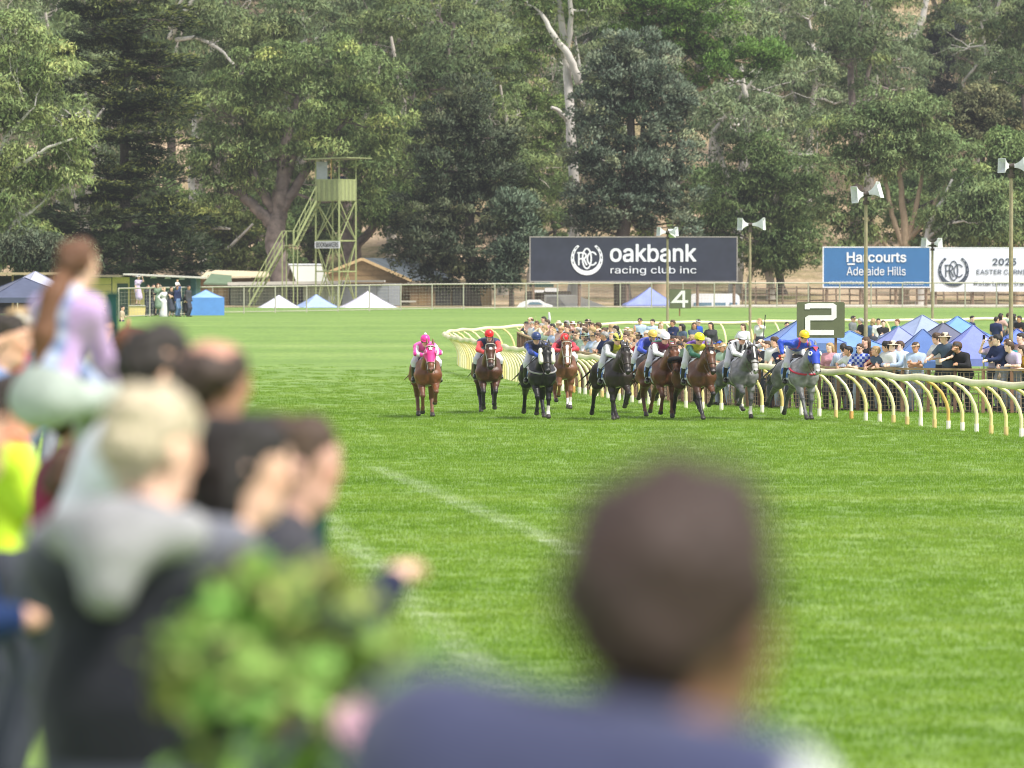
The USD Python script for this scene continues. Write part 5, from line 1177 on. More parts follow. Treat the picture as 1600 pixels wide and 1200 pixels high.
def horse_bones(legs, nod=0.0):
    B = []
    def add(tag_, *b): B.append((tag_, b))
    add('b', (0, -.40, 1.20), (0, .35, 1.22), .285, .285, .06, (1, 0, 0, 1.16)); add('b', (0, -.38, 1.42), (0, .3, 1.38), .14, .17, .08)
    add('b', (0, .45, 1.36), (0, .78, 1.33), .22, .19, .08); add('b', (0, -.05, 1.06), (0, .3, 1.1), .2, .17, .08)
    for s in (1, -1):
        add('b', (s * .13, .60, 1.27), (s * .15, .78, 1.06), .2, .16, .07); add('b', (s * .11, -.60, 1.18), (s * .095, -.63, 1.02), .145, .115, .05)
        add('b', (s * .14, -.33, 1.38), (s * .15, -.60, 1.15), .115, .135, .05)
        add('b', (s * .075, -.70, 1.17), (s * .07, -.69, 1.06), .085, .07, .022); add('b', (s * .205, -.42, 1.16), (s * .19, -.50, 1.05), .10, .085, .025); add('b', (s * .20, .70, 1.25), (s * .235, .78, 1.08), .12, .10, .03)
        add('n', (s * .07, -.62, 1.30), (s * .05, -1.05, 1.58), .085, .06, .03)
    fl = (1, 0, 0, 1.3)
    add('n', (0, -.48, 1.34), (0, -.90, 1.60), .20, .145, .1, fl); add('n', (0, -.90, 1.60), (0, -1.14, 1.75), .145, .108, .06, fl); add('n', (0, -.98, 1.53), (0, -1.17, 1.62), .11, .095, .05)
    add('h', face_pt(.02, 0, -.03), face_pt(.16, 0, -.02), .083, .095, .03)
    for s in (1, -1):
        add('h', face_pt(.18, s * .045, -.10), face_pt(.26, s * .038, -.09), .07, .058, .04)
        add('h', face_pt(.15, s * .075, .03), face_pt(.17, s * .074, .03), .032, .028, .02)
        add('e', face_pt(-.06, s * .052, -.03), face_pt(-.13, s * .066, -.04), .028, .030, .015); add('e', face_pt(-.13, s * .066, -.04), face_pt(-.225, s * .058, -.02), .029, .007, .012)
        add('m', face_pt(.585, s * .036, .035), face_pt(.6, s * .037, .03), .025, .022, .015)
    add('h', face_pt(.14, 0, -.01), face_pt(.47, 0, .0), .086, .058, .03); add('m', face_pt(.47, 0, -.005), face_pt(.585, 0, -.01), .06, .054, .03); add('m', face_pt(.56, 0, -.06), face_pt(.6, 0, -.05), .04, .034, .03)
    for s, k in ((1, 0), (-1, 1)):
        E, K, F, P, T = [v3(p[0] * s, p[1], p[2]) for p in FRONT[legs[k]]]
        add('b', (s * .15, -.55, 1.12), E, .125, .1, .05); add('lu', E, E * .55 + K * .45 + v3(s * .012, -.02, 0), .092, .07, .03); add('lu', E, K, .08, .05, .03); add('ll', K, K + v3(0, 0, -.02), .056, .054, .02); add('ll', K, F, .041, .034, .02); add('ll', F, F, .045, .045, .02); add('ll', F, P, .037, .042, .02); add('hoof', P, T, .046, .056, .012)
        S, Hk, F, P, T = [v3(p[0] * s, p[1], p[2]) for p in HIND[legs[k + 2]]]
        add('b', (s * .15, .72, 1.1), S, .165, .125, .06); add('lu', S, Hk, .105, .055, .04); add('ll', Hk, Hk + v3(0, .03, .03), .058, .045, .02); add('ll', Hk, F, .046, .036, .02); add('ll', F, F, .046, .046, .02); add('ll', F, P, .038, .043, .02); add('hoof', P, T, .046, .055, .012)
    return [t for t, _ in B], [b for _, b in B]

def zr(z): return np.where(z < 1.0, z * .79, z - .21)
def racehorse(label, loc, rz, coat, points, legs, group=None, face=None, socks=(), grey=False, sheen=1.0, gear=None, cloth=((.72, .74, .78), (.04, .12, .42)), scale=1.0, breastplate=None):
    def hput(name, mesh, *a, **k):
        v, f, _ = meshkit.arrays(mesh); v = v.copy(); v[:, 2] = zr(v[:, 2]); return put(name, (v, f), *a, **k)
    tags, B = horse_bones(legs); V, F = soft(B, .021, .035)
    V = V + (V - V.mean(0)) / np.linalg.norm(V - V.mean(0), axis=1, keepdims=True) * (.016 * (meshkit.fbm(V * 7.0, 2, 8)[:, None] - .5))
    nb = near_bone(V, B); tg = np.array(tags)[nb]; coat = np.array(coat, float); points = np.array(points, float)
    rs = np.random.RandomState(abs(hash(label)) % 1000 if False else len(label) * 7)
    c = np.tile(coat, (len(V), 1))
    nz = meshkit.fbm(V * 5.0, 3, 4)[:, None]; c = c * .56 * (.6 + .8 * nz)
    if grey: c = c * 1.35 * (.72 + .75 * (meshkit.fbm(V * 16.0, 2, 9)[:, None] - .22))
    w = np.zeros(len(V)); w[tg == 'll'] = 1; lu = tg == 'lu'; w[lu] = sstep(.86, .62, V[lu, 2]); w[(tg == 'm')] = .85; w[tg == 'e'] = .3
    belly = sstep(1.02, .92, V[:, 2]) * np.isin(tg, ['b']) * .25
    w = np.maximum(w, belly)[:, None]; c = c * (1 - w) + points * w
    hv = tg == 'hoof'; c[hv] = (.035, .03, .027)
    legno = {}
    for i, t_ in enumerate(tags):
        if t_ in ('ll', 'hoof'): legno[i] = None
    llidx = [i for i, t_ in enumerate(tags) if t_ in ('ll', 'hoof')]
    per = len(llidx) // 4
    order = {0: 0, 1: 2, 2: 1, 3: 3}                     # bones come front left, hind left, front right, hind right
    for q, i in enumerate(llidx): legno[i] = order[q // per]
    ln = np.array([legno.get(i, -1) for i in nb])
    fet = {0: FRONT[legs[0]][2], 1: FRONT[legs[1]][2], 2: HIND[legs[2]][2], 3: HIND[legs[3]][2]}
    for s in socks:
        f = np.array(fet[s]); f = f * [1 if s in (0, 2) else -1, 1, 1]
        m = (ln == s) & ~hv & (np.linalg.norm(V - f, axis=1) < .19); c[m] = (.62, .58, .54)
    q = V - POLL; s_ = q @ FD; off = q @ FN
    if face == 'blaze': m = (np.abs(V[:, 0]) < .03 + .008 * np.sin(s_ * 20)) & (s_ > .06) & (s_ < .56) & (off > .01) & np.isin(tg, ['h', 'm']); c[m] = (.68, .64, .6)
    if face == 'star': m = (np.hypot(V[:, 0], s_ - .14) < .036) & (off > .01); c[m] = (.62, .58, .54)
    if face == 'greyface': m = np.isin(tg, ['h', 'm']) ; c[m] = np.array([.36, .35, .34]) * (.8 + .4 * nz[m])
    t = thing('racehorse', label, 'horse', loc, rz, group, None, scale)
    hput('body', (V, F), vmat(.42, .38, .0, .16, 5, .3, 8), t, smooth=True, col=np.clip(c, .008, .8))
    for s in (1, -1):
        hput('eye', ellipsoid(face_pt(.155, s * .096, .035), (.016, .019, .021), 2), paint((.012, .008, .006), .08, .0), t, smooth=True)
        hput('nostril', ellipsoid(face_pt(.60, s * .038, .055), (.013, .012, .02), 1), paint((.012, .01, .01), .6, 0), t, smooth=True)
    # mane, forelock and tail as tapering locks
    rm = np.random.RandomState(3); m = MB(); hc = points * .8 + .004 if not grey else np.array([.12, .12, .12])
    for k in range(26):
        u = k / 25; p = v3(0, -.52, 1.54) * (1 - u) + v3(0, -1.15, 1.86) * u + v3(0, 0, .035 * math.sin(u * 3.1)); d = v3(rm.choice((-1, 1)) * .07, .1 + rm.uniform(0, .1), -.06 - rm.uniform(0, .08))
        m.tube([p - v3(0, 0, .02), p + d * .5 + v3(0, 0, .03), p + d], [.022, .018, .004], 5)
    for k in range(6): x = rm.uniform(-.03, .03); m.tube([face_pt(-.04, x, .02), face_pt(.04, x * 1.4, .075), face_pt(.13, x * 1.8, .08)], [.016, .014, .004], 5)
    hput('mane', m.get(), paint(hc, .6, .2, 20), t, smooth=True)
    m = MB()
    for k in range(22):
        a, b = rm.normal(0, .06), rm.normal(0, .1); m.tube([(a * .3, .92, 1.38), (a * .6, 1.14, 1.36 + rm.normal(0, .03)), (a + b * .6, 1.42, 1.16 + rm.normal(0, .06)), (a + b * 1.3, 1.62, .86 + rm.normal(0, .1))], [.03, .03, .026, .006], 5)
    hput('tail', m.get(), paint(hc, .6, .2, 20), t, smooth=True)
    # saddle cloth, saddle, girth
    def shell(bones, g, cell, keep):
        v, f = soft([(b[0], b[1], b[2] + g, b[3] + g) + tuple(b[4:]) for b in bones], cell, .06); k = keep(v); return v, f[k[f].all(1)]
    bb = [b for t_, b in zip(tags, B) if t_ == 'b'][:4]
    v, f = shell(bb, .022, .025, lambda v: (np.abs(v[:, 1] - .0) < .34) & (v[:, 2] > 1.08 + .12 * (v[:, 1] < -.2)))
    cc = np.tile(np.array(cloth[0]), (len(v), 1)); lowr = (v[:, 2] < 1.34) & (v[:, 1] > -.24) & (v[:, 2] > 1.13) & (np.abs(v[:, 1]) < .3); cc[lowr] = cloth[1]
    stripe = lowr & (np.abs(v[:, 2] - 1.23 + v[:, 1] * .25) < .03); cc[stripe] = (.5, .62, .75)
    hput('saddle_cloth', (v, f), vmat(.7, .2, .1), t, smooth=True, col=cc)
    hput('saddle', soft([((0, -.22, 1.575), (0, .16, 1.575), .07, .075, .04), ((.12, -.1, 1.5), (.22, -.08, 1.34), .05, .035, .05), ((-.12, -.1, 1.5), (-.22, -.08, 1.34), .05, .035, .05)], .026, .05), paint((.03, .026, .024), .4), t, smooth=True)
    v, f = shell(bb, .016, .025, lambda v: (np.abs(v[:, 1] + .2) < .05) & (v[:, 2] < 1.2)); hput('girth', (v, f), paint((.5, .5, .5), .6), t, smooth=True)
    if breastplate is not None:
        a = np.linspace(-1, 1, 15); 
        def skin_pt(p, c=v3(0, -.35, 1.25)):
            d = p - c; d /= np.linalg.norm(d); ts = np.linspace(.1, .8, 141); P_ = c + d * ts[:, None]; dd = np.min(np.stack([_bone_d(P_, b) for b in B], 1), 1); return P_[np.where(dd < 0)[0].max()] + d * .028
        hput('breastplate', MB().tube([skin_pt(v3(.33 * math.sin(x * 1.6), -.35 - .5 * math.cos(x * 1.6), 1.36 - .16 * (1 - x * x))) for x in a], .022, 6).get(), paint(breastplate, .6), t, smooth=True)
    # bridle
    M_LE = paint((.55, .52, .45) if gear in ('pink', 'plain', None) else (.06, .045, .035), .5)
    br = MB()
    for s0, r in ((.40, .082), (.02, .105)): br.tube([face_pt(s0 + (0.0 if r < .1 else .0), r * math.cos(a), -.015 + r * math.sin(a) * 1.0) for a in np.linspace(0, 2 * math.pi, 17)], .010, 5, False)
    for s in (1, -1): br.tube([face_pt(.02, s * .1, -.03), face_pt(.2, s * .1, -.045), face_pt(.4, s * .076, -.03), face_pt(.53, s * .068, -.03)], .010, 5); br.tube([face_pt(.53, s * .07, -.03 + .022 * math.cos(a)) + FD * .022 * math.sin(a) for a in np.linspace(0, 2 * math.pi, 9)], .006, 5, False)
    hput('bridle', br.get(), M_LE, t, smooth=True)
    hb = [b for t_, b in zip(tags, B) if t_ in ('h',)]
    if gear in ('pink', 'blue', 'black'):
        colr = {'pink': (.62, .03, .22), 'blue': (.015, .05, .42), 'black': (.014, .014, .016)}[gear]
        v, f = shell(hb, .016, .02, lambda v: ((v - POLL) @ FD < (.42 if gear != 'black' else .34)) & ((v - POLL) @ FD > -.06)); hput('hood', (v, f), paint(colr, .6, .08), t, smooth=True)
        for s in (1, -1):
            cup = trimesh.creation.torus(.04, .014, 20, 8); T = trimesh.geometry.align_vectors([0, 0, 1], v3(s * .85, -.45, .25) / 1.0 / np.linalg.norm(v3(s * .85, -.45, .25))); cup.apply_transform(T); cup.apply_translation(face_pt(.155, s * .112, .045))
            hput('eye_cup', cup, paint((.72, .72, .72) if gear == 'blue' else (.05, .03, .05) if gear == 'black' else (.7, .2, .4), .5), t, smooth=True)
        if gear == 'pink':
            a = [(.055 * (1 if i % 2 == 0 else .42) * math.sin(i * math.pi / 5), .055 * (1 if i % 2 == 0 else .42) * math.cos(i * math.pi / 5)) for i in range(10)]
            hput('star', MB().prism(Polygon(a), .012, facing(face_pt(.1, 0, .108), (1, 0, 0), -FD)).get(), paint((.75, .74, .74), .6), t)
        if gear == 'blue': hput('forehead_patch', MB().prism(Polygon([(-.05, .05), (.05, .05), (0, -.06)]), .012, facing(face_pt(.08, 0, .105), (1, 0, 0), -FD)).get(), paint((.6, .02, .06), .6), t)
        if gear == 'black': hput('forehead_strap', MB().box((-.014, -.012, 0), (.014, .012, .01)).get() if False else MB().bar(face_pt(.02, 0, .1), face_pt(.3, 0, .095), .03, .01).get(), paint((.7, .7, .68), .6), t)
    if gear == 'sheepskin':
        for s in (1, -1): hput('cheek_piece', soft([(face_pt(.06, s * .125, .0), face_pt(.34, s * .125, -.02), .045, .05, .03), (face_pt(.2, s * .13, -.05), face_pt(.34, s * .12, -.07), .05, .045, .03)], .022, .03), paint((.62, .6, .5), .95, .15, 30, .5, 60), t, smooth=True)
    if gear == 'noseroll': hput('nose_roll', MB().tube([face_pt(.34, .125 * math.cos(a), .02 + .1 * math.sin(a)) for a in np.linspace(-.6, math.pi + .6, 16)], .048, 9).get(), paint((.013, .012, .013), .95, .2, 30, .5, 60), t, smooth=True)
    return t

def jockey(label, loc, rz, silks, cap, group=None, sleeve=None, dx=0.0, dz=0.0, yaw=0, arms='reins', cap_stripe=None, tuck=0.0, scale=1.0, pom=None, whip=False):
    """silks: colour, or a function of local points that gives colours."""
    J = {}; J['hip'] = v3(dx * .5, .16, 1.83 + dz); J['chest'] = v3(dx, -.24, 1.92 + dz - tuck * .4); J['neck'] = v3(dx * 1.2, -.44, 1.975 + dz - tuck); J['waist'] = v3(dx * .7, -.04, 1.89 + dz)
    u = J['neck'] - J['hip']; u /= np.linalg.norm(u); J['u'] = u; J['r'] = v3(1, 0, 0); J['f'] = np.cross(J['r'], u); J['f'] *= np.sign(-J['f'][2] + 1e-9)
    J['head'] = v3(dx * 1.4, -.58, 2.075 + dz - tuck); J['yaw'], J['pitch'] = yaw, 16
    hands = {'L': v3(.085, -.80, 1.70), 'R': v3(-.085, -.78, 1.68)}
    if arms == 'whip_left': hands['L'] = v3(.42, -.42, 1.93 + dz)
    if arms == 'whip_right': hands['R'] = v3(-.47, -.38, 1.72 + dz)
    if arms == 'wide_right': hands['R'] = v3(-.40, -.55, 1.62 + dz)
    for s, k in ((1, 'L'), (-1, 'R')):
        J['sh' + k] = v3(dx * 1.1 + s * .195, -.38, 1.925 + dz - tuck * .8); J['hp' + k] = J['hip'] + v3(s * .1, 0, -.02)
        J['kn' + k], J['an' + k] = ik(J['hp' + k], v3(s * .285, .05, 1.13), .44, .43, (.35 * s, -1, .3)); J['toe' + k] = J['an' + k] + v3(.03 * s, -.17, -.02)
        J['el' + k], J['ha' + k] = ik(J['sh' + k], hands[k], .285, .255, (1.3 * s, .25, -.1))
    t = thing('jockey', label, 'jockey', loc, rz, group, None, scale); M, o = head_frame(J), J['head']
    B = torso(J, -.008) + neck(J)
    for s in 'LR': B += limb_chain(J, s, -.004) + leg(J, s, -.006)
    body = soft(B, .035, .04); head = soft(xf(HEADB, M, o) + neck(J, .001), .012, .02); parts = [body, head]
    for s, i in (('L', -1), ('R', 1)): parts.append(soft([(J['ha' + s] - (J['ha' + s] - J['el' + s]) * .12, J['ha' + s], .031, .028, .01)] + hand_bones(J['ha' + s], J['el' + s], (i, .1, .6), 1.0), .008, .008))
    V, F = join(*parts); sk = np.array(SKINS[1]); c = np.tile(sk, (len(V), 1)); a, b = len(body[0]), len(body[0]) + len(head[0]); c[a:b] = head_colors(V[a:b], M, o, sk)
    put('body', (V, F), vmat(.5, .35, var=.05), t, smooth=True, col=c)
    S = torso(J, .012) + [(J['neck'] - u * .04, J['neck'] + u * .02, .07, .068, .02)]
    for s in 'LR': S += limb_chain(J, s, .016)
    S = [b for b in S]; v, f = soft(S, .02, .035); v = v + .03 * (np.stack([meshkit.fbm(v * 9 + 40 * i_, 2, i_) for i_ in range(3)], 1) - .5)
    bn = near_bone(v, S); nT = len(S) - 4; arm = bn >= nT
    col = silks(v, arm) if callable(silks) else np.tile(np.array(silks, float), (len(v), 1))
    col = col * (.86 + .28 * meshkit.fbm(v * 14, 3, 2)[:, None])
    put('silks', (v, f), vmat(.42, .4, .2, .06, 20, .7, 16), t, smooth=True, col=np.clip(col, 0.003, .85))
    L = [(J['hip'] - v3(.055, 0, 0), J['hip'] + v3(.055, 0, 0), .13, .13, .06), (J['hip'], J['hip'] + u * .08, .145, .14, .06, (*J['f'], 1.2))] + [(J['hp' + s], J['kn' + s], .094, .068, .04) for s in 'LR'] + [(J['kn' + s], J['kn' + s] * .75 + J['an' + s] * .25, .066, .06, .04) for s in 'LR']
    put('breeches', soft(L, .025, .05), paint((.66, .66, .68), .75, .06, 6), t, smooth=True)
    for s in 'LR': put('boot', soft([(J['kn' + s] * .8 + J['an' + s] * .2, J['an' + s], .062, .048, .03), (J['an' + s] + v3(0, .03, -.03), J['toe' + s], .048, .04, .03)], .022, .03), paint((.016, .015, .015), .25, .05, spec=.6), t, smooth=True)
    for s in (1, -1):
        fx = s * .285; put('stirrup', MB().tube([(s * .24, -.08, 1.46), (s * .285, .0, 1.22)], .014, 5).tube([v3(fx, -.03, 1.13) + v3(.055 * math.cos(a), 0, .075 * math.sin(a)) for a in np.linspace(0, 2 * math.pi, 13)], .009, 5, False).get(), paint((.35, .35, .36), .3, metallic=.8), t, smooth=True)
    hm = [((0, .02, .045), (0, -.025, .052), .108, .102, .03)]
    v, f = soft(xf(hm, M, o), .013, .02); q = (v - o) @ M; keep = q[:, 2] > .012 - .0 * q[:, 1]; f2 = f[keep[f].all(1)]
    col = np.tile(np.array(cap, float), (len(v), 1))
    if cap_stripe is not None: th_ = np.arctan2(q[:, 0], q[:, 2] - .0); col[(np.floor((th_ + .26) / .52).astype(int) % 2) == 0] = cap_stripe
    put('helmet', (v, f2), vmat(.35, .5, 0, .04, 10), t, smooth=True, col=col)
    pk = trimesh.creation.extrude_polygon(Polygon([(.09 * math.cos(a), -.07 - .085 * math.sin(a)) for a in np.linspace(0, math.pi, 9)]), .012, engine='earcut'); pk.apply_translation((0, 0, .035)); pk.vertices[:, 2] -= .3 * np.maximum(-.09 - pk.vertices[:, 1], 0)
    put('peak', (pk.vertices @ M.T + o, pk.faces), paint(np.array(cap) * .7, .5), t)
    if pom is not None: put('pompom', ellipsoid(M @ v3(0, .0, .165) + o, (.032,) * 3, 2), paint(pom, .9), t, smooth=True)
    g = MB(); a = np.linspace(-1.15, 1.15, 13)
    for z0, z1 in ((-.014, .03),):
        vv = [(.098 * math.sin(x), -.012 - .098 * math.cos(x), z) for x in a for z in (z0, z1)]; ff = []
        for i in range(len(a) - 1): ff += [[2 * i, 2 * i + 2, 2 * i + 3], [2 * i, 2 * i + 3, 2 * i + 1]]
        g.add(vv, ff)
    v, f = g.get(); put('goggles', (v @ M.T + o, f), paint((.012, .012, .014), .12, 0, spec=.7), t, smooth=True)
    r = MB()
    for s, k in ((1, 'L'), (-1, 'R')):
        hnd = J['ha' + k] if np.linalg.norm(J['ha' + k] - hands[k]) < .12 and abs(hands[k][0]) < .3 else v3(.06 * s, -.79, 1.69)
        r.tube([hnd + v3(0, -.05, 0), (hnd + face_pt(.53, s * .09, -.04)) / 2 - v3(0, 0, .04), face_pt(.53, s * .075, -.03)], .009, 5)
    put('rein', r.get(), paint((.10, .07, .05), .6), t, smooth=True)
    if arms.startswith('whip'):
        k = arms[5].upper(); h = J['ha' + k] + (J['ha' + k] - J['el' + k]) * .15
        d = v3(.10, .12, .66) if k == 'L' else v3(-.3, .1, -.5)
        put('whip', MB().tube([h - d * .15, h + d * .6, h + d], [.011, .009, .012], 6).get(), paint((.02, .02, .022), .5), t, smooth=True)
    elif whip:
        h = J['haR']; put('whip', MB().tube([h + v3(.02, .0, .05), h + v3(-.22, .25, -.18), h + v3(-.36, .42, -.36)], [.01, .008, .011], 6).get(), paint((.03, .026, .025), .5), t, smooth=True)
    return t

NAVY, WHITE, RED, PINK, YEL, BLUE, GREEN, PURP, BLK = (.012, .02, .075), (.70, .70, .71), (.62, .018, .02), (.70, .04, .30), (.72, .50, .02), (.012, .06, .48), (.012, .09, .045), (.10, .02, .24), (.013, .013, .015)
def arr(*c): return [np.array(x, float) for x in c]
def silk(body, arm, fn=None):
    def go(v, a):
        c = np.where(a[:, None], np.array(arm, float), np.array(body, float)); return fn(v, a, c) if fn else c
    return go
def hoops(c2, w=.075, ax=0, arms=True):
    def go(v, a, c):
        k = (np.floor((v[:, ax] + 10) / w).astype(int) % 2 == 0) & (a if arms else ~a); c = c.copy(); c[k] = c2; return c
    return go
def sash(c2, w=.07, arms=None):
    def go(v, a, c):
        c = c.copy(); k = ~a & (np.abs(v[:, 0]) < w); c[k] = c2
        if arms is not None: c[a & (np.floor(np.abs(v[:, 0]) / .06).astype(int) % 2 == 0)] = arms
        return c
    return go
CH, BAY, DB, BL, GR = (.25, .088, .03), (.115, .042, .018), (.036, .024, .018), (.014, .012, .013), (.25, .25, .255)
HG, JG = 'racehorses galloping towards the camera', 'jockeys crouched on the galloping horses'
FIELD = [
 # px, ground py, heading deg, horse kwargs, jockey kwargs, labels
 (669, 653, 5, dict(coat=CH, points=(.13, .055, .03), legs=('fold', 'lift', 'under', 'down'), gear='pink', face=None), dict(silks=silk((.72, .10, .36), WHITE, hoops(PINK, .07)), cap=(.75, .035, .28), pom=WHITE, tuck=.07, dx=-.05), 'chestnut racehorse in a pink hood with a white star, leftmost of the field', 'jockey in pink and white silks and a pink cap on the leftmost chestnut'),
 (764, 646, 3, dict(coat=BAY, points=BL, legs=('lift', 'lift', 'swing', 'under'), face='star', gear='plain'), dict(silks=silk(NAVY, (.6, .05, .05)), cap=RED), 'bay racehorse with a small white star, second from the left', 'jockey in navy silks with red sleeves and a red cap'),
 (847, 655, 8, dict(coat=BL, points=(.01, .01, .011), legs=('down', 'lift', 'under', 'push'), gear='sheepskin', socks=(0,), breastplate=(.30, .29, .29)), dict(silks=silk((.02, .022, .04), (.015, .035, .16), hoops((.015, .06, .4), .1)), cap=(.02, .04, .13), dx=-.1, whip=True), 'black racehorse with white sheepskin cheek pieces', 'jockey in dark navy and blue silks and a navy cap on the black horse'),
 (882, 640, 4, dict(coat=(.24, .10, .045), points=(.2, .085, .04), legs=('down', 'fold', 'under', 'swing'), face='blaze', socks=(0, 2), gear='plain'), dict(silks=silk((.10, .01, .03), (.5, .03, .05)), cap=RED, tuck=.13), 'chestnut racehorse with a broad white blaze behind the black horse', 'jockey in dark red silks and a bright red cap behind the black horse'),
 (966, 657, 13, dict(coat=DB, points=BL, legs=('fold', 'down', 'under', 'push'), gear='brown'), dict(silks=silk(BLK, (.5, .5, .52), sash((.55, .52, .03), .085)), cap=(.62, .58, .12), cap_stripe=BLK, dx=-.02, yaw=6, whip=True), 'dark brown racehorse in the middle of the field', 'jockey with a yellow and black striped cap in the middle of the field'),
 (1014, 646, 12, dict(coat=DB, points=BL, legs=('fold', 'reach', 'kick', 'push'), gear='brown'), dict(silks=silk((.03, .05, .32), (.03, .06, .4)), cap=(.66, .46, .10), dx=.05), 'dark horse mostly hidden behind the chestnut with the black nose roll', 'jockey in blue silks and a dull yellow cap behind the white capped jockey'),
 (1040, 654, 14, dict(coat=(.20, .072, .028), points=(.10, .04, .022), legs=('down', 'lift', 'push', 'down'), gear='noseroll'), dict(silks=silk((.18, .02, .07), WHITE, lambda v, a, c: np.where(((v[:, 2] > 1.99) & ~a)[:, None], np.array(GREEN, float), c)), cap=WHITE, cap_stripe=None, dx=-.02, whip=True), 'bright chestnut racehorse wearing a thick black nose roll', 'jockey with a white cap, green yoke and maroon silks'),
 (1097, 657, 14, dict(coat=(.15, .058, .025), points=BL, legs=('fold', 'land', 'swing', 'push'), face='star', gear='brown'), dict(silks=silk((.52, .50, .02), (.012, .085, .05), lambda v, a, c: np.where(((v[:, 2] > 1.97) & ~a)[:, None], np.array(PURP, float), c)), cap=(.74, .66, .02), dx=-.06, yaw=10), 'glossy bay racehorse left of the two greys', 'jockey with a lime yellow cap in purple, green and yellow silks'),
 (1163, 655, 14, dict(coat=GR, points=(.10, .10, .105), legs=('down', 'fold', 'swing', 'kick'), gear='black', grey=True, socks=(0,), face='greyface'), dict(silks=silk(WHITE, WHITE, lambda v, a, c: np.where((~a & (np.floor((v[:, 0] + 10) / .055).astype(int) % 2 == 0) & (v[:, 2] < 2.0))[:, None], np.array((.02, .02, .022)), c)), cap=WHITE, arms='whip_left', dx=-.05), 'grey racehorse in black blinkers, left of the two greys', 'jockey in white silks with black stripes and a white cap holding the whip up'),
 (1257, 657, 16, dict(coat=(.27, .27, .275), points=(.085, .085, .09), legs=('down', 'land', 'push', 'kick'), gear='blue', grey=True, face='greyface', breastplate=(.42, .03, .06)), dict(silks=silk(BLUE, BLUE, lambda v, a, c: np.where((~a & (np.abs(np.abs(v[:, 0]) - .09 - (2.0 - v[:, 2]) * .3) < .022))[:, None], np.array((.5, .02, .08)), c)), cap=(.76, .50, .015), arms='whip_right', dx=-.02, dz=.05), 'grey racehorse in a blue hood with white eye cups, rightmost of the field', 'jockey in royal blue silks and a yellow cap on the rightmost grey'),
]
for i, (px, py, hd, hk, jk, hl, jl) in enumerate(FIELD):
    Yh_ = 8889 * 3.6 / (py - 428); x = (px - 800) / FPX * Yh_
    rz = math.radians(hd); loc = (x, Yh_ + .55, 0.0); loc = (x - .55 * math.sin(rz) * 1.0, loc[1], 0.02)
    cl = ((.70, .72, .76), ((.04, .14, .45), (.03, .10, .40), (.05, .2, .5))[i % 3])
    racehorse(hl, loc, rz, group=HG, cloth=cl, scale=(1.19, 1.08, 1.115), **hk)
    jockey(jl, (loc[0], loc[1], loc[2] - .30 * 1.115), rz, group=JG, scale=(1.13, 1.08, 1.115), **jk)
# ------------------------------------------------------------------ spectators of the infield, along the far fence and on the terrace
POSES = {'rail': pose(16, ('rail', 'rail'), -30), 'rail2': pose(8, ('railwide', 'rail'), -15), 'rail3': pose(24, ('rail', 'railwide'), -45, -5), 'fold': pose(3, ('fold', 'fold'), -25), 'phone': pose(4, ('down', 'phone'), -10), 'face': pose(3, ('face', 'face'), -15),
         'drink': pose(2, ('drink', 'down'), -35), 'stand': pose(1, ('down', 'down'), -20), 'hip': pose(2, ('hip', 'down'), -30), 'up': pose(2, ('up', 'down'), -15), 'look': pose(6, ('down', 'rail'), -55),
         'f_rail': pose(14, ('rail', 'rail'), -30, female=True), 'f_fold': pose(3, ('fold', 'fold'), -20, female=True), 'f_stand': pose(1, ('down', 'hip'), -25, female=True), 'f_phone': pose(3, ('phone', 'down'), -5, female=True),
         'hands_rail': pose(20, ((-.02, -.42, -.28), (-.12, -.4, -.28)), -40), 'hood': pose(30, ('rail', 'face'), -50), 'point': pose(12, ((-.25, -.35, -.25), 'rail'), -40), 'away': pose(12, ('rail', 'rail'), 10)}
COL = {'white': (.66, .66, .66), 'pale blue': (.40, .50, .66), 'navy': (.02, .03, .085), 'black': (.018, .018, .02), 'grey': (.17, .18, .19), 'mint green': (.42, .56, .44), 'sage green': (.17, .24, .17), 'pink': (.56, .28, .32), 'lilac': (.48, .40, .55), 'red': (.42, .02, .025),
       'royal blue': (.02, .08, .40), 'beige': (.45, .36, .26), 'rust brown': (.20, .075, .04), 'cream': (.58, .52, .40), 'teal': (.02, .20, .22), 'denim blue': (.10, .16, .30), 'maroon': (.13, .015, .03), 'charcoal': (.05, .052, .058), 'slate blue': (.07, .10, .15), 'dusty rose': (.48, .31, .27), 'mustard': (.45, .27, .03), 'olive': (.10, .10, .05)}
HAIRC = {'dark': (.022, .016, .013), 'brown': (.07, .04, .022), 'fair': (.36, .25, .12), 'auburn': (.13, .045, .018), 'grey': (.3, .29, .28), 'black': (.011, .01, .01)}
def px_of(x, Y): return 800 + FPX * x / Y
def top_z(J): return J['head'][2] + .125

said = set()
def say(*forms):
    for s in forms:
        s = ' '.join(s.split())
        if s not in said and len(s.split()) <= 15: said.add(s); return s
    return None

fence_dense = smooth_path(FENCE, 0.2)
fence_px = px_of(fence_dense[:, 0], fence_dense[:, 1])
def fence_at(px): return fence_dense[np.argmin(np.abs(fence_px - px))]
SG = 'spectators leaning on the infield fence'
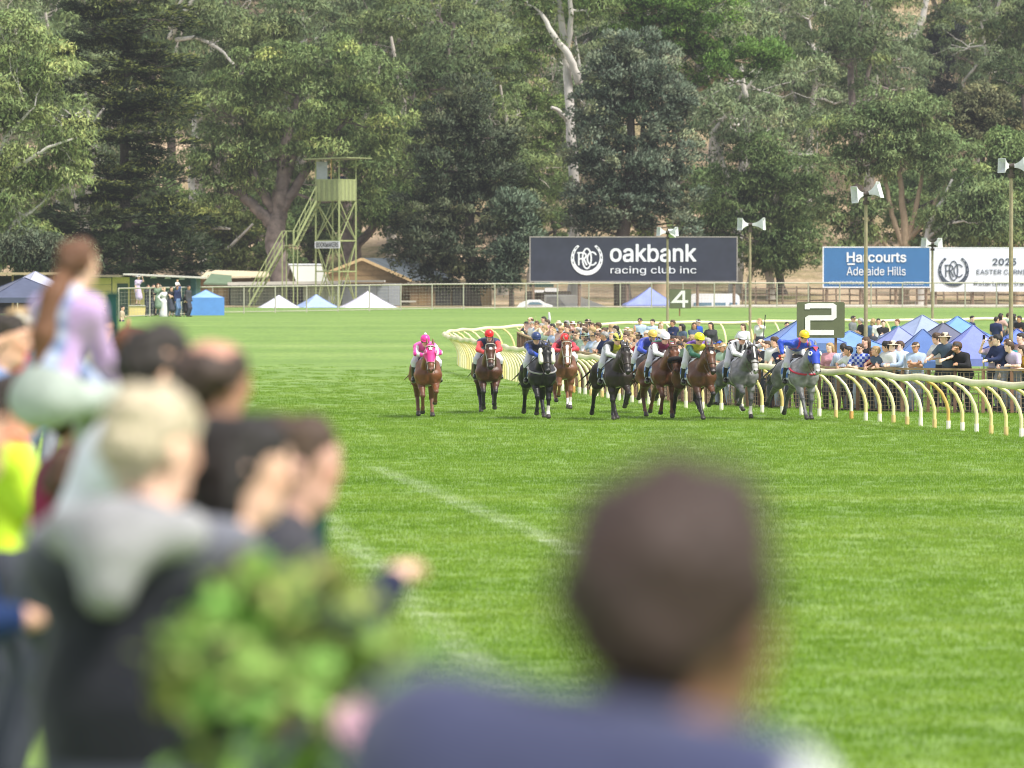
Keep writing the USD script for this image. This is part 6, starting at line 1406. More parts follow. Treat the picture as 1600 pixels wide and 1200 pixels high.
# those who can be told apart on the right: px, head top, rows behind the fence, facing, pose, shirt, options, label
FRONT_ROW = [
 (1128, 531, .5, -35, 'rail', 'charcoal', dict(hat=('cap', COL['royal blue']), hair=('short', HAIRC['dark'])), 'man in a bright blue cap between the bay horse and the first grey'),
 (1134, 536, .9, -30, 'rail', 'mint green', dict(hat=('cap', COL['cream']), hair=('short', HAIRC['fair'])), 'man in a cream cap and mint shirt left of the black blinkered grey'),
 (1145, 531, 1.4, -30, 'stand', 'sage green', dict(hat=('cap', COL['black']), glasses=True), 'man in a black cap and sunglasses left of the black blinkered grey'),
 (1201, 533, 1.0, -30, 'fold', 'charcoal', dict(hair=('short', HAIRC['brown']), sleeve='long'), 'man in a charcoal jacket just right of the raised whip'),
 (1212, 527, .5, -15, 'drink', 'white', dict(hair=('curly', HAIRC['brown'])), 'curly haired man in a white shirt with a red cup between the two greys'),
 (1222, 535, .6, -20, 'rail2', 'navy', dict(hair=('short', HAIRC['fair']), glasses=True, sleeve='none'), 'fair haired person in sunglasses and a navy vest between the two greys'),
 (1239, 538, .5, -20, 'fold', 'cream', dict(hair=('short', HAIRC['dark']), skin=2), 'person in a cream shirt with folded arms beside the rightmost grey'),
 (1298, 536, 1.2, -25, 'stand', 'pink', dict(hair=('bob', HAIRC['fair']), female=True), 'fair haired woman in pink just right of the rightmost horse'),
 (1316, 537, .5, 165, 'away', 'pale blue', dict(hat=('cap', COL['navy']), hair=('short', HAIRC['dark']), sleeve='long'), 'man in a navy cap and pale blue striped shirt with his back turned'),
 (1327, 546, .9, -35, 'rail', 'lilac', dict(hair=('short', HAIRC['dark'])), 'man half hidden beside the back turned man in the navy cap'),
 (1334, 541, .5, -40, 'rail3', 'white', dict(hair=('short', HAIRC['black']), skin=2), 'dark haired man in a white shirt leaning right of the back turned man'),
 (1346, 537, .5, -20, 'rail2', 'royal blue', dict(hair=('short', HAIRC['brown']), glasses=True), 'bearded man in sunglasses and a blue plaid shirt at the speaker pole'),
 (1355, 527, 1.3, -25, 'fold', 'black', dict(hair=('long', HAIRC['brown']), sleeve='long'), 'long haired man in black behind the speaker pole'),
 (1370, 544, .8, -40, 'rail', 'red', dict(hair=('short', HAIRC['black']), skin=4, scale=.92), 'person in a red shirt right of the tilted horn speaker pole'),
 (1378, 541, .5, -45, 'rail3', 'slate blue', dict(hair=('short', HAIRC['fair']), sleeve='none'), 'fair person in a slate vest right of the red shirt'),
 (1390, 534, .5, -50, 'look', 'white', dict(hair=('curly', HAIRC['black']), skin=1), 'curly black haired man in a white tee beside the straw hat'),
 (1401, 533, .7, -45, 'rail', 'pale blue', dict(hat=('hat', COL['cream']), hair=('short', HAIRC['brown']), sleeve='long'), 'man in a straw hat and pale blue shirt left of the navy gazebo'),
 (1408, 533, 1.0, -40, 'stand', 'white', dict(hair=('short', HAIRC['brown']), sleeve='long'), 'brown haired man in a white shirt behind the straw hat'),
 (1432, 535, .5, -15, 'fold', 'pale blue', dict(hat=('cap', COL['beige']), sleeve='short', belly=.02), 'man in a beige cap and pale blue shirt before the steel blue gazebo'),
 (1471, 521, .9, -50, 'rail', 'white', dict(hair=('curly', HAIRC['brown'])), 'curly haired man in a white tee behind the straw fedora'),
 (1483, 520, .45, -35, 'hands_rail', 'slate blue', dict(hat=('hat', COL['cream']), belly=.05, scale=1.06), 'stout man in a straw fedora and slate shirt with hands on the rail'),
 (1507, 534, .5, -40, 'hood', 'black', dict(hat=('cap', COL['charcoal']), sleeve='long', belly=.04), 'man in a black hoodie and dark cap leaning with a hand at his mouth'),
 (1555, 526, .6, -50, 'phone', 'lilac', dict(hat=('cap', COL['charcoal'])), 'man in a grey cap and lilac shirt filming with a phone'),
 (1566, 523, .5, -45, 'point', 'navy', dict(hair=('short', HAIRC['black']), sleeve='long'), 'black haired man in a navy and white jersey left of the tallest pole'),
 (1577, 530, 1.1, -35, 'stand', 'teal', dict(hat=('cap', COL['cream'])), 'person in a cream cap right behind the tallest speaker pole'),
 (1588, 534, .5, -50, 'rail3', 'lilac', dict(hair=('short', HAIRC['brown'])), 'brown haired man in lilac at the right end of the fence'),
 (1597, 521, 1.2, -35, 'stand', 'dusty rose', dict(hair=('short', HAIRC['dark'])), 'tall dark haired man at the right edge behind the lilac shirt'),
 (1603, 540, .45, -45, 'rail', 'mustard', dict(hair=('bob', HAIRC['brown']), female=True), 'woman in mustard yellow at the right edge of the fence'),
]
def phone_extra(t, J, M, o):
    h = J['haR']; d = h - J['elR']; d /= np.linalg.norm(d); put('phone', MB().bar(h + d * .06 - v3(0, 0, .05), h + d * .1 + v3(0, 0, .1), .075, .012, (0, 1, 0)).get(), paint((.02, .02, .025), .7, spec=.1), t)
def cup_extra(t, J, M, o):
    h = J['haL']; put('cup', MB().lathe([(0, 0), (.03, 0), (.04, .11), (.036, .11), (.03, .01)], h + v3(0, -.09, -.02), 10).get(), paint((.5, .03, .02), .5), t, smooth=40)
PLAID = check_mat((.03, .06, .34), (.36, .42, .62), 14, 14); STRIPE = check_mat((.36, .42, .58), (.50, .55, .66), 34, .01)
seats = []
for (px, top, off, rz, pk, sh, kw, lab) in FRONT_ROW:
    f = fence_at(min(px, 1600)); i = np.argmin(np.abs(fence_px - min(px, 1600))); t_ = fence_dense[min(i + 1, len(fence_dense) - 1)] - fence_dense[max(i - 1, 0)]; t_ /= np.linalg.norm(t_); nrm = np.array([-t_[1], t_[0]]); nrm *= np.sign(nrm[1])
    Yq = f[1] + off * max(abs(nrm[1]), .35) * 1.0; x = at(px, top, Yq)[0]; ztop = at(px, top, Yq)[2]
    J = POSES[pk]; s = kw.pop('scale', 1.0); s = float(np.clip(ztop / top_z(J), .93, 1.1)); hat = kw.get('hat'); kw.setdefault('trousers', rs.choice([.04, .06, .3]) * np.array([1, 1.05, 1.3]))
    gz_ = ztop - top_z(J) * s
    kw.setdefault('hair', ('short', HAIRC['brown'])); kw.setdefault('skin', int(rs.choice(4)))
    said.add(lab)
    person(lab, (x, Yq, max(gz_, -.02) if abs(gz_) < .35 else 0), math.radians(rz), pk, J, COL[sh], group=SG, cb=.042, ch=.0165, hands=.011, scale=s, extra=phone_extra if pk == 'phone' else cup_extra if pk == 'drink' else None,
           shirt_mat=PLAID if 'plaid' in lab else STRIPE if 'striped' in lab else None, **kw)
    seats.append((px, top))

# people standing about in the infield behind the gazebos
IGP = 'people standing on the infield grass'
STAND = [(1000, 497, 5, 'stand', 'pale blue', dict(hat=('cap', COL['charcoal'])), 'man in a dark cap and pale blue shirt standing left of the white 4 board'), (1020, 499, 0, 'drink', 'pale blue', dict(hair=('short', HAIRC['dark'])), 'bearded man in pale blue looking at his hands below the white 4 board'),
 (1032, 503, 40, 'f_stand', 'cream', dict(hair=('long', HAIRC['fair']), female=True), 'fair haired woman in cream beside the bearded man in pale blue'), (1053, 500, -40, 'fold', 'navy', dict(hair=('short', HAIRC['brown']), sleeve='long'), 'man in a navy jacket at the foot of the thin speaker pole'),
 (1067, 506, -60, 'f_stand', 'slate blue', dict(hair=('long', HAIRC['black']), female=True, sleeve='long'), 'black haired woman in slate below the white 4 board post'), (1084, 504, 20, 'f_fold', 'slate blue', dict(hair=('long', HAIRC['brown']), female=True, sleeve='long'), 'brown haired woman in slate blue right of the 4 board'),
 (1090, 499, 50, 'stand', 'royal blue', dict(hat=('cap', COL['white'])), 'person with a white cap and royal blue top right of the 4 board'), (1111, 504, -10, 'f_stand', 'charcoal', dict(hair=('long', HAIRC['dark']), female=True, sleeve='long'), 'woman in a charcoal jacket over white alone right of the 4 board'),
 (1162, 506, -20, 'f_stand', 'white', dict(hair=('bob', HAIRC['brown']), female=True), 'brown haired woman in white above the first grey horse'), (1188, 498, -30, 'f_phone', 'white', dict(hair=('long', HAIRC['fair']), female=True), 'fair haired woman in a white dress raising her arm behind the whip'),
 (1229, 503, 30, 'stand', 'white', dict(hair=('short', HAIRC['dark'])), 'dark haired man in white behind the gazebo left of the 2 board'), (1332, 494, 60, 'stand', 'grey', dict(hat=('cap', COL['charcoal'])), 'man in a grey tee and cap in the infield right of the 2 board'),
 (1347, 497, -70, 'fold', 'black', dict(hair=('short', HAIRC['grey'])), 'grey haired man in a black tee just left of the tilted horn pole'), (1364, 498, 170, 'f_stand', 'denim blue', dict(hair=('bob', HAIRC['fair']), female=True, sleeve='long', bottom='skirt'), 'fair haired woman in a denim jacket with her back turned'),
 (1372, 498, 20, 'stand', 'white', dict(hair=('short', HAIRC['dark'])), 'dark haired man in white behind the denim jacket'), (1379, 501, 25, 'fold', 'black', dict(hair=('short', HAIRC['brown'])), 'man in a black tee with folded arms right of the denim jacket'),
 (1403, 499, -20, 'drink', 'teal', dict(hair=('short', HAIRC['auburn'])), 'person in a teal top behind the lavender gazebo'), (1517, 494, 60, 'fold', 'navy', dict(hair=('short', HAIRC['black'])), 'black haired man in navy right of the sky blue gazebo'),
 (1556, 495, 150, 'stand', 'navy', dict(hair=('short', HAIRC['dark'])), 'person in navy left of the long haired woman in pink'), (1563, 490, 160, 'f_stand', 'dusty rose', dict(hair=('long', HAIRC['dark']), female=True, bottom='shorts'), 'long haired woman in dusty pink with her back turned near the tallest pole'),
 (1575, 489, 120, 'stand', 'mint green', dict(hair=('short', HAIRC['brown'])), 'man in a pale mint tee left of the tallest pole'), (1584, 491, 170, 'f_stand', 'charcoal', dict(hair=('long', HAIRC['black']), female=True), 'woman with long black hair in charcoal right of the tallest pole'),
 (1594, 494, -30, 'fold', 'black', dict(hair=('short', HAIRC['dark'])), 'man in a black tee at the right edge of the infield')]
for (px, top, rz, pk, sh, kw, lab) in STAND:
    J = POSES[pk]; Ys = np.linspace(150, 330, 181); zz = np.array([at(px, top, y)[2] for y in Ys]); i = np.argmin(np.abs(zz - (turf_z(Ys) + top_z(J)))); Yq = Ys[i]; said.add(lab)
    person(lab, (at(px, top, Yq)[0], Yq, float(turf_z(Yq))), math.radians(rz), pk, J, COL[sh], group=IGP, cb=.05, ch=.02, skin=int(rs.choice(4)), **kw)
    seats.append((px, top))

# the packed rows further left, behind the horses
rc = np.random.RandomState(12)
SHIRTS = ['white', 'white', 'white', 'cream', 'pale blue', 'pale blue', 'pale blue', 'navy', 'grey', 'mint green', 'sage green', 'pink', 'lilac', 'beige', 'rust brown', 'cream', 'denim blue', 'charcoal', 'dusty rose', 'white', 'slate blue', 'red']
def random_look(female):
    sh = SHIRTS[rc.choice(len(SHIRTS))]; hc = rc.choice(['dark', 'brown', 'fair', 'auburn', 'grey', 'black'], p=[.18, .32, .26, .1, .08, .06])
    hs = rc.choice(['long', 'bob', 'ponytail', 'bun']) if female else rc.choice(['short', 'short', 'curly', 'bald'], p=[.45, .3, .15, .1])
    hat = None
    if rc.rand() < .3: hat = (rc.choice(['cap', 'hat', 'sunhat'] if not female else ['sunhat', 'cap']), rc.choice(['white', 'navy', 'beige', 'black', 'grey', 'cream', 'sage green']))
    return sh, hc, hs, hat, rc.rand() < .35, int(rc.choice(5, p=[.35, .3, .15, .15, .05]))
def describe(female, sh, hc, hs, hat, gl, extra=''):
    w = 'woman' if female else 'man'
    hd_ = f'in a {hat[1]} {dict(cap="cap", hat="brimmed hat", sunhat="sun hat")[hat[0]]}' if hat else f'with {hc} hair' if hs != 'bald' else 'with a balding head'
    if hs in ('curly', 'ponytail', 'bun', 'bob') and not hat: hd_ = f'with {hc} {dict(curly="curly hair", ponytail="ponytail", bun="hair bun", bob="bobbed hair")[hs]}'
    return f'{w} {hd_}{" and sunglasses" if gl else ""} in {sh} {extra}'
cand = []
for i in range(0, len(fence_dense), 4):
    f = fence_dense[i]; t_ = fence_dense[min(i + 1, len(fence_dense) - 1)] - fence_dense[max(i - 1, 0)]; t_ /= np.linalg.norm(t_); nrm = np.array([-t_[1], t_[0]]); nrm *= np.sign(nrm[0] + nrm[1])
    for row in range(4):
        q = f + nrm * (.45 + row * .62 + rc.uniform(-.12, .12)) + t_ * rc.uniform(-.3, .3); cand.append((q[1], q[0], row, math.atan2(-nrm[0], nrm[1])))
cand.sort(); spots = list(seats); n_auto = 0
LAND = [(905, 'behind the navy capped jockey'), (985, 'behind the striped capped jockey'), (1075, 'behind the white capped jockey'), (1130, 'behind the lime capped jockey'), (2000, 'near the two greys')]
for (Yq, x, row, th_) in cand:
    px = px_of(x, Yq)
    if not 783 < px < 1265 or n_auto > 170: continue
    fem = rc.rand() < .4; pk = rc.choice(['f_rail', 'f_fold', 'f_stand', 'f_phone'] if fem else ['rail', 'rail2', 'rail3', 'fold', 'phone', 'face', 'drink', 'stand', 'look', 'up'], p=None)
    if row > 0 and 'rail' in pk: pk = 'f_stand' if fem else 'stand'
    J = POSES[pk]; s = rc.uniform(.88, 1.03) * (.97 if fem else 1); g = float(turf_z(Yq)) ; top = 428 + (3.6 - g - top_z(J) * s) * FPX / Yq
    if any(abs(px - a) < 5.6 and abs(top - b) < 6.6 for a, b in spots): continue
    if px > 1150 and rc.rand() < .4: continue
    land = next(w for lim, w in LAND if px < lim) if px > 840 else 'where the fence crowd ends'
    for _ in range(30):
        lk = random_look(fem); lab = say(describe(fem, *lk[:5], extra=land))
        if lab: break
    if not lab: continue
    sh, hc, hs, hat, gl, sk = lk; spots.append((px, top)); n_auto += 1
    person(lab, (x, Yq, g), th_ * .42 + rc.uniform(-.3, .3), pk, J, COL[sh], tuple(rc.choice([.03, .06, .25]) * np.array([1, 1.05, 1.25])), sk, (hs, HAIRC[hc]), (hat[0], COL[hat[1]]) if hat else None, gl, 'long' if rc.rand() < .3 else 'short', 'long', fem, group=SG, cb=.055, ch=.019, scale=s, extra=phone_extra if pk == 'phone' else None, feet=False)

# the terrace crowd running away on the left
TG = 'spectators on the terrace along the left of the track'
spots = []; n_auto = 0; cand = []
Yq = 33.0
while Yq < 215:
    for row in range(9):
        if row > 3 and Yq < 90: break
        cand.append((Yq + rc.uniform(-.3, .3), float(edge_x(Yq)) - .35 - row * rc.uniform(.62, .8), row))
    Yq += .75 + Yq * .006
for (Yq, x, row) in cand:
    px = px_of(x, Yq)
    if px < -10 or px > 262 or n_auto > 95: continue
    fem = rc.rand() < .4; pk = rc.choice(['f_fold', 'f_stand', 'f_phone'] if fem else ['fold', 'phone', 'face', 'stand', 'look', 'hip'])
    J = POSES[pk]; s = rc.uniform(.9, 1.04); g = float(ground_z(x, Yq)); top = 428 + (3.6 - g - top_z(J) * s) * FPX / Yq; wd = FPX / Yq * .1
    if any(abs(px - a) < 1.15 * (wd + w) * .8 and abs(top - b) < .9 * (wd + w) for a, b, w in spots): continue
    if (px > 145 and top < 508) or px > 200: continue
    land = 'under the dark gazebo' if Yq > 140 else 'far along the terrace' if Yq > 90 else 'behind the shouldered girl' if px < 140 else 'beside the tall green post'
    for _ in range(30):
        lk = random_look(fem); lab = say(describe(fem, *lk[:5], extra=land))
        if lab: break
    if not lab: continue
    sh, hc, hs, hat, gl, sk = lk; spots.append((px, top, wd)); n_auto += 1
    person(lab, (x, Yq, g), math.radians(rc.uniform(30, 75) + (70 if Yq < 105 else 25 if Yq < 140 else 0)), pk, J, COL[sh], tuple(rc.choice([.03, .06, .25]) * np.array([1, 1.05, 1.25])), sk, (hs, HAIRC[hc]), (hat[0], COL[hat[1]]) if hat else None, gl, 'long' if rc.rand() < .3 else 'short', 'long', fem, group=TG, cb=.06 if Yq > 80 else .05, ch=.021, scale=s, feet=False)

# the group at the pipe fence before the teal pavilion
PG = 'people at the pipe fence before the teal pavilion'
PAV = [(148, 468, 40, 'stand', 'navy', dict(hair=('short', HAIRC['fair'])), 'man in a navy tee left of the tall green post'), (163, 480, 60, 'drink', 'dusty rose', dict(hat=('sunhat', COL['beige'])), 'person in a beige sun hat sitting low beside the tall green post'), (190, 478, 80, 'drink', 'beige', dict(hair=('short', HAIRC['dark'])), 'person in beige before the green pavilion door'),
 (215, 430, 50, 'f_phone', 'lilac', dict(hat=('sunhat', COL['white']), hair=('long', HAIRC['dark']), female=True, bottom='dress'), 'woman in a pale lilac dress and white hat raised on a step'), (231, 445, 30, 'face', 'charcoal', dict(hair=('short', HAIRC['brown']), sleeve='long'), 'man in a charcoal suit by the pavilion wall with hands at his face'),
 (239, 444, 40, 'fold', 'black', dict(hair=('short', HAIRC['dark']), sleeve='long'), 'man in a black suit beside the charcoal suit at the pavilion'), (246, 443, 30, 'f_phone', 'sage green', dict(hair=('long', HAIRC['auburn']), female=True, bottom='dress'), 'woman in a sage green dress at the pavilion fence'),
 (256, 449, 35, 'f_stand', 'white', dict(hair=('bun', HAIRC['fair']), female=True, bottom='gown', sleeve='long'), 'woman in a long white gown at the pavilion fence'), (267, 448, 40, 'f_fold', 'black', dict(hair=('long', HAIRC['brown']), female=True, bottom='skirt', sleeve='none'), 'woman in a black skirt and top right of the white gown'),
 (277, 446, 50, 'stand', 'navy', dict(hair=('short', HAIRC['brown']), sleeve='long', trousers=(.12, .2, .36)), 'man in a navy jacket carrying a small child on his shoulders'), (294, 446, 60, 'stand', 'charcoal', dict(hair=('short', HAIRC['dark']), sleeve='long'), 'tall man in a dark suit by the blue shelter'),
 (290, 459, 20, 'f_fold', 'black', dict(hair=('bob', HAIRC['brown']), female=True, bottom='dress', scale=.75), 'short girl in black in front of the dark suit by the blue shelter')]
for (px, top, rz, pk, sh, kw, lab) in PAV:
    J = POSES[pk]; Yq = 319 if px > 200 else 296; p = at(px, top, Yq); s = kw.pop('scale', 1.0); g = p[2] - top_z(J) * s
    if lab.startswith('woman in a pale lilac'): Yq = 327; p = at(px, top, Yq); g = p[2] - top_z(J)
    person(lab, (p[0], Yq, g), math.radians(rz), pk, J, COL[sh], group=PG, cb=.055, ch=.022, scale=s, skin=int(rs.choice(4)), **kw)
t = thing('step_box', 'pale block that the woman in the white hat stands on', 'block', (0, 0, 0)); p = at(215, 478, 327); put('block', MB().box(p + (-.45, -.35, -.9), p + (.45, .35, 0)).get(), M_CREAM2, t); put('slab', MB().box(p + (-.5, -.4, 0), p + (.5, .4, .05)).get(), M_ROOFW, t)
def ride(px, hips_py, Y, **k): return at(px, hips_py, Y)
SIT = pose(4, ('rail', 'rail'), 10, legs=((.12, -.34, .56), (-.12, -.34, .56)))
p = at(276.5, 437, 319.2); person('small child in white riding on the navy jacket man at the pavilion', (p[0], 319.1, p[2] - top_z(SIT) * .55), math.radians(45), 'sit', SIT, COL['white'], (.1, .14, .3), 0, ('short', HAIRC['fair']), group=PG, cb=.06, ch=.025, scale=.55)
for i, (fx, dy, lab) in enumerate(((.45, .2, 'person in navy standing inside the tower cabin'), (.72, .5, 'person in blue holding binoculars in the tower cabin'))):
    q = C4[1] + (C4[0] - C4[1]) * fx + dr * dy; person(lab, (q[0], q[1], zc0 + .1), math.radians(30), 'face' if i else 'phone', POSES['face' if i else 'phone'], COL['navy'], group='officials in the watchtower', cb=.06, ch=.025, hair=('short', HAIRC['dark']), sleeve='long')
# ------------------------------------------------------------------ the blurred people, posts and roses in front
def stand_on(px, top_py, Y, J, s): p = at(px, top_py, Y); return p[0], p[2] - top_z(J) * s
def local_dir(rz, w): return rmat(-rz) @ np.array(w, float)
FQ = dict(cb=.026, ch=.013)
def near(px, top, Y, rz, J, key, lab, shirt, legc=(.05, .055, .075), s=1.0, headfix=True, **kw):
    r = math.radians(rz); p = at(px, top, Y); off = rmat(r) @ (J['head'] * [1, 1, 0]) * s
    loc = (p[0] - off[0], Y - off[1], p[2] - top_z(J) * s)
    q = {**FQ, **kw}; col = q.pop('shirt_cols', None)
    t = person(lab, loc, r, key, J, shirt, legc, scale=s, **q)
    if col:
        pr = stage.GetPrimAtPath(str(t.GetPath()) + '/shirt'); g = UsdGeom.Mesh(pr); v = np.array(g.GetPointsAttr().Get()); UsdGeom.PrimvarsAPI(g).CreatePrimvar('col', Sdf.ValueTypeNames.Color3fArray, 'vertex').Set(Vt.Vec3fArray.FromNumpy(np.clip(col(v), 0.004, .85).astype(np.float32)))
        UsdShade.MaterialBindingAPI.Apply(pr).Bind(vmat(.85, .2, .2, .12, 7, .3, 22))
    return t
# the man nearest the camera: blue jacket, white shirt front, close-cropped dark brown hair
J = pose(30, ('rail', 'rail'), 8, -14, side_lean=-9)
for k_ in 'LR': J['sh' + k_] = J['sh' + k_] * [.88, 1, 1] + v3(0, -.0, .075)
J['shL'] = J['shL'] + v3(0, 0, .012); J['shR'] = J['shR'] - v3(0, 0, .03); J['neck'] = J['neck'] + v3(0, 0, .02)
WD = local_dir(math.radians(148), (1, 0, 0)); WH = float(J['head'] @ WD)
near(1060, 748, 5.55, 146, J, 'near_man', 'man with cropped dark brown hair in a grey blue jacket, nearest the camera', (.055, .065, .13), legc=(.05, .05, .06), s=1.1, hair=('short', (.035, .019, .014)), skin=(.30, .155, .10), sleeve='long', hands=.006,
     shirt_cols=lambda v: np.where((v @ WD > WH + .105)[:, None], np.array((.62, .63, .66)), np.array((.038, .044, .10))))
# fair cropped hair, dark jacket with a pale grey hood
J = pose(6, ('fold', 'fold'), -22, 4)
t = near(236, 612, 12.4, 165, J, 'fair', 'person with cropped blond hair in a black jacket with a grey hood', (.03, .032, .04), hair=('short', (.46, .395, .28)), skin=0, sleeve='long', belly=.13, s=1.03,
     shirt_cols=lambda v: np.array((.012, .013, .02)) + (np.array((.15, .155, .18)) - .01) * sstep(1.36, 1.54, v[:, 2] + .05 * meshkit.fbm(v * 6, 2, 3))[:, None])
hd = soft([((0, .12, 1.47), (.13, .05, 1.47), .07, .055, .05), ((0, .12, 1.47), (-.13, .05, 1.47), .07, .055, .05), ((0, .15, 1.42), (0, .17, 1.36), .08, .06, .05)], .022, .05)
put('hood', hd, paint((.27, .27, .28), .9, .25, 8, .3, 30), t, smooth=True)
# dark haired person stretching an arm out to the right with a phone
r_ = math.radians(112)
J = pose(7, ((-.12, -.2, -.32), tuple(local_dir(r_, (.33, .2, -.045)))), -5, 2)
near(376, 655, 12.6, 112, J, 'reach', 'dark haired person in a navy top stretching one arm out over the roses', (.016, .02, .045), hair=('bob', (.014, .011, .010)), skin=0, sleeve='long', s=.93, hands=.006)
J = pose(5, ('fold', 'fold'), 10)
near(462, 655, 14.6, 98, J, 'brown', 'brown haired person with a pink face half hidden by the dark haired one', (.05, .05, .06), hair=('short', (.06, .035, .022)), skin=(.62, .36, .29), sleeve='long', s=.98)
J = pose(24, ('rail', 'rail'), 12, -10)
near(248, 515, 16.6, 100, J, 'white', 'dark haired man in a white shirt looking right towards the race', (.66, .68, .74), hair=('short', (.022, .017, .014)), skin=1, sleeve='long')
J = pose(4, ('fold', 'fold'), -8, 6)
near(334, 526, 15.8, 148, J, 'bald', 'balding man in a dark shirt seen from behind', (.025, .022, .026), hair=('bald', (.05, .032, .024)), skin=(.46, .24, .17), sleeve='short', belly=.03)
# the girl on shoulders and the man under her
J = pose(20, ((-.1, -.3, -.42), (.1, -.3, -.42)), 10, -8, female=True, legs=((.15, -.36, .50), (-.15, -.36, .50)))
# the girl's sleeves are lilac, her vest blue checked
TD = lambda v: np.where((np.abs(v[:, 0]) > .13)[:, None], np.array((.50, .34, .60)) * (.7 + .6 * meshkit.fbm(v * 8, 3, 2)[:, None]), np.where((np.floor(v[:, 2] * 18).astype(int) % 2 == 0)[:, None], np.array((.46, .52, .68)), np.array((.20, .27, .46))))
girl = near(122, 378, 20.7, 138, J, 'girl', 'girl with a long auburn ponytail in a lilac sleeved top riding on shoulders', (.50, .36, .58), (.36, .41, .37), s=.71, hair=('short', (.12, .055, .028)), skin=0, sleeve='long', female=True, shirt_cols=TD)
pt = soft([((0, -.08, 1.56), (.0, -.01, 1.45), .05, .065, .03), ((.0, -.01, 1.45), (.0, .05, 1.25), .07, .075, .03), ((.0, .05, 1.25), (.0, .1, 1.04), .075, .035, .03)], .022, .03)
put('ponytail', pt, paint((.15, .066, .030), .6, .3, 30, .4, 80), girl, smooth=True)
J = pose(3, ('down', 'down'), 5)
near(122, 600, 21.0, 105, J, 'carrier', 'man in a maroon shirt carrying the girl on his shoulders', (.20, .012, .055), hair=('short', (.05, .03, .02)), skin=1, sleeve='short')
J = pose(3, ('fold', 'fold'), 10)
near(28, 588, 21.8, 95, J, 'vest', 'person in a fluorescent yellow vest with an orange collar on the left', (.62, .86, .05), hair=('short', (.03, .02, .016)), skin=1, s=.9, shirt_cols=lambda v: np.where((v[:, 2] > 1.475)[:, None], np.array((.7, .10, .03)), np.array((.55, .78, .04))))
near(4, 493, 27, 80, pose(2, ('down', 'fold'), 10), 'denim', 'dark haired man in a pale denim shirt at the left edge', (.16, .24, .42), hair=('short', (.03, .022, .018)), skin=1, sleeve='long')
near(2, 615, 23.5, 85, pose(4, ('fold', 'fold'), 0, female=True), 'whiteshirt', 'fair person in a white shirt between the denim shirt and yellow vest', (.70, .70, .72), hair=('bob', (.3, .2, .1)), skin=0, female=True, s=.9, sleeve='long')
near(-62, 600, 14.2, 80, pose(20, ('fold', 'rail'), 0), 'navy', 'person in a navy blue jacket leaning in from the left edge', (.012, .03, .10), hair=('short', (.02, .015, .012)), skin=1, sleeve='long', belly=.04)
near(126, 705, 17.2, 110, pose(3, ('fold', 'fold'), 0, female=True), 'pinkcheck', 'brown haired child in a pink checked shirt behind the blond head', (.6, .35, .4), hair=('curly', (.07, .035, .02)), skin=0, female=True, s=.82, shirt_mat=check_mat((.62, .30, .38), (.70, .62, .64), 16, 16))
# dark green posts of the crowd barrier
for px, top, Yq, wpx, lab in ((491, 742, 17.0, 40, 'dark green square post close to the dark haired person'), (176, 459, 42.0, 17, 'tall dark green post beside the terrace crowd')):
    p = at(px, top, Yq); w = wpx * Yq / FPX; g = float(ground_z(p[0], Yq)); t = thing('green_post', lab, 'post', (p[0], Yq, 0))
    put('post', MB().box((-w / 2, -w / 2, g - .2), (w / 2, w / 2, p[2] - .02)).get(), paint((.008, .055, .05), .4, .08, 8), t); put('post_cap', MB().box((-w * .56, -w * .56, p[2] - .02), (w * .56, w * .56, p[2] + .01)).get(), paint((.007, .045, .042), .4), t)
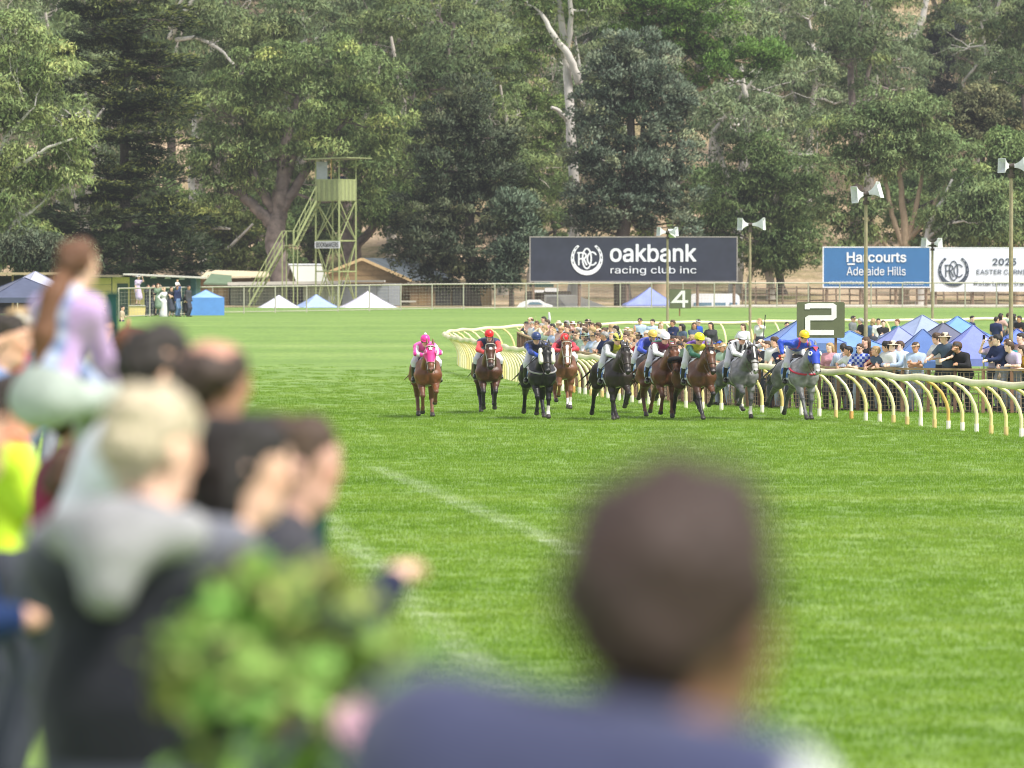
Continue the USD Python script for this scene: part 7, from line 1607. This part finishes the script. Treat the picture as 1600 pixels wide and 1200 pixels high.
# rose bush
rb = np.random.RandomState(8); Yb = 9.2; sc = FPX / Yb
bx = at(470, 1000, Yb)[0]; gb = 1.65
bush = thing('rose_bush', 'leafy green rose bush in soft focus before the outstretched arm', 'rose bush', (bx, Yb, gb))
lob = [((at(px, py, Yb)[0] - bx, dy, at(px, py, Yb)[2] - gb), (rx / sc, .16, ry / sc)) for px, py, rx, ry, dy in ((360, 960, 62, 55, 0), (450, 935, 60, 50, .05), (530, 980, 60, 55, 0), (600, 1000, 50, 50, .05), (340, 1060, 68, 70, 0), (440, 1060, 80, 75, -.05), (550, 1080, 75, 70, 0), (350, 1180, 75, 75, 0), (470, 1190, 95, 80, 0), (590, 1180, 55, 70, .05), (380, 895, 36, 30, 0), (500, 910, 40, 30, .05))]
lob = [(np.array(c) - [0, 0, .045], r) for c, r in lob]
old = STYLE['bush']; STYLE['bush'] = (.058, .036, .08, .9, .1, .3, 26, .5)
mesh, c, nn, pc, pick = foliage(lob, 560, 'bush', (.215, .36, .09), rb, .22, 1.0, (.42, .50, .15), .55); STYLE['bush'] = old
put('leaves', mesh, M_LEAF, bush, col=c, normals=nn, kind='stuff')
for k in range(9): e = pc[rb.randint(len(pc))]; put('stem', MB().tube(wobble(np.array([rb.normal(0, .05), rb.normal(0, .05), -.1]), e, rb, 6, .08), np.linspace(.012, .004, 6), 6).get(), paint((.09, .11, .035), .7), bush, smooth=True)
def rose(px, py, col, r, Yr=9.0):
    m = MB(); o = at(px, py, Yr) - np.array([bx, Yb, gb])
    for k in range(16):
        a, tilt, q = k * 2.4, .25 + .06 * k, r * (.35 + .045 * k); u = np.linspace(-1, 1, 5); V = []
        for i in u:
            for j in u:
                rad = q * (.25 + .75 * (j + 1) / 2) ; an = a + i * .75 * (1 - .25 * (j > .5)); V.append((rad * math.cos(an) * math.sin(tilt + .4 * (j + 1) / 2), rad * math.sin(an) * math.sin(tilt + .4 * (j + 1) / 2) - 0, rad * math.cos(tilt) * 1.2 - .02))
        n = 5; F = [[x * n + y, (x + 1) * n + y, (x + 1) * n + y + 1] for x in range(4) for y in range(4)] + [[x * n + y, (x + 1) * n + y + 1, x * n + y + 1] for x in range(4) for y in range(4)]
        V = np.array(V) @ trimesh.transformations.rotation_matrix(.9, [1, 0, 0])[:3, :3].T + o; m.add(V, F)
    put('rose', m.get(), paint(col, .6, .15, 20), bush, smooth=True, label=None)
rose(566, 1136, (.74, .44, .52), .05); rose(440, 1120, (.52, .33, .16), .03)
# ------------------------------------------------------------------ the air
M_HAZE = usdkit.material(stage, '/World/Looks/haze_look', {'v': ('principled_volume', {'color': (0.93, 0.95, 1.0), 'density': 0.00009, 'anisotropy': 0.0})}, volume='v.volume')
put('haze', MB().box((-1600, -1600, -2.2), (1600, 1600, 330)).get(), M_HAZE, kind='stuff')
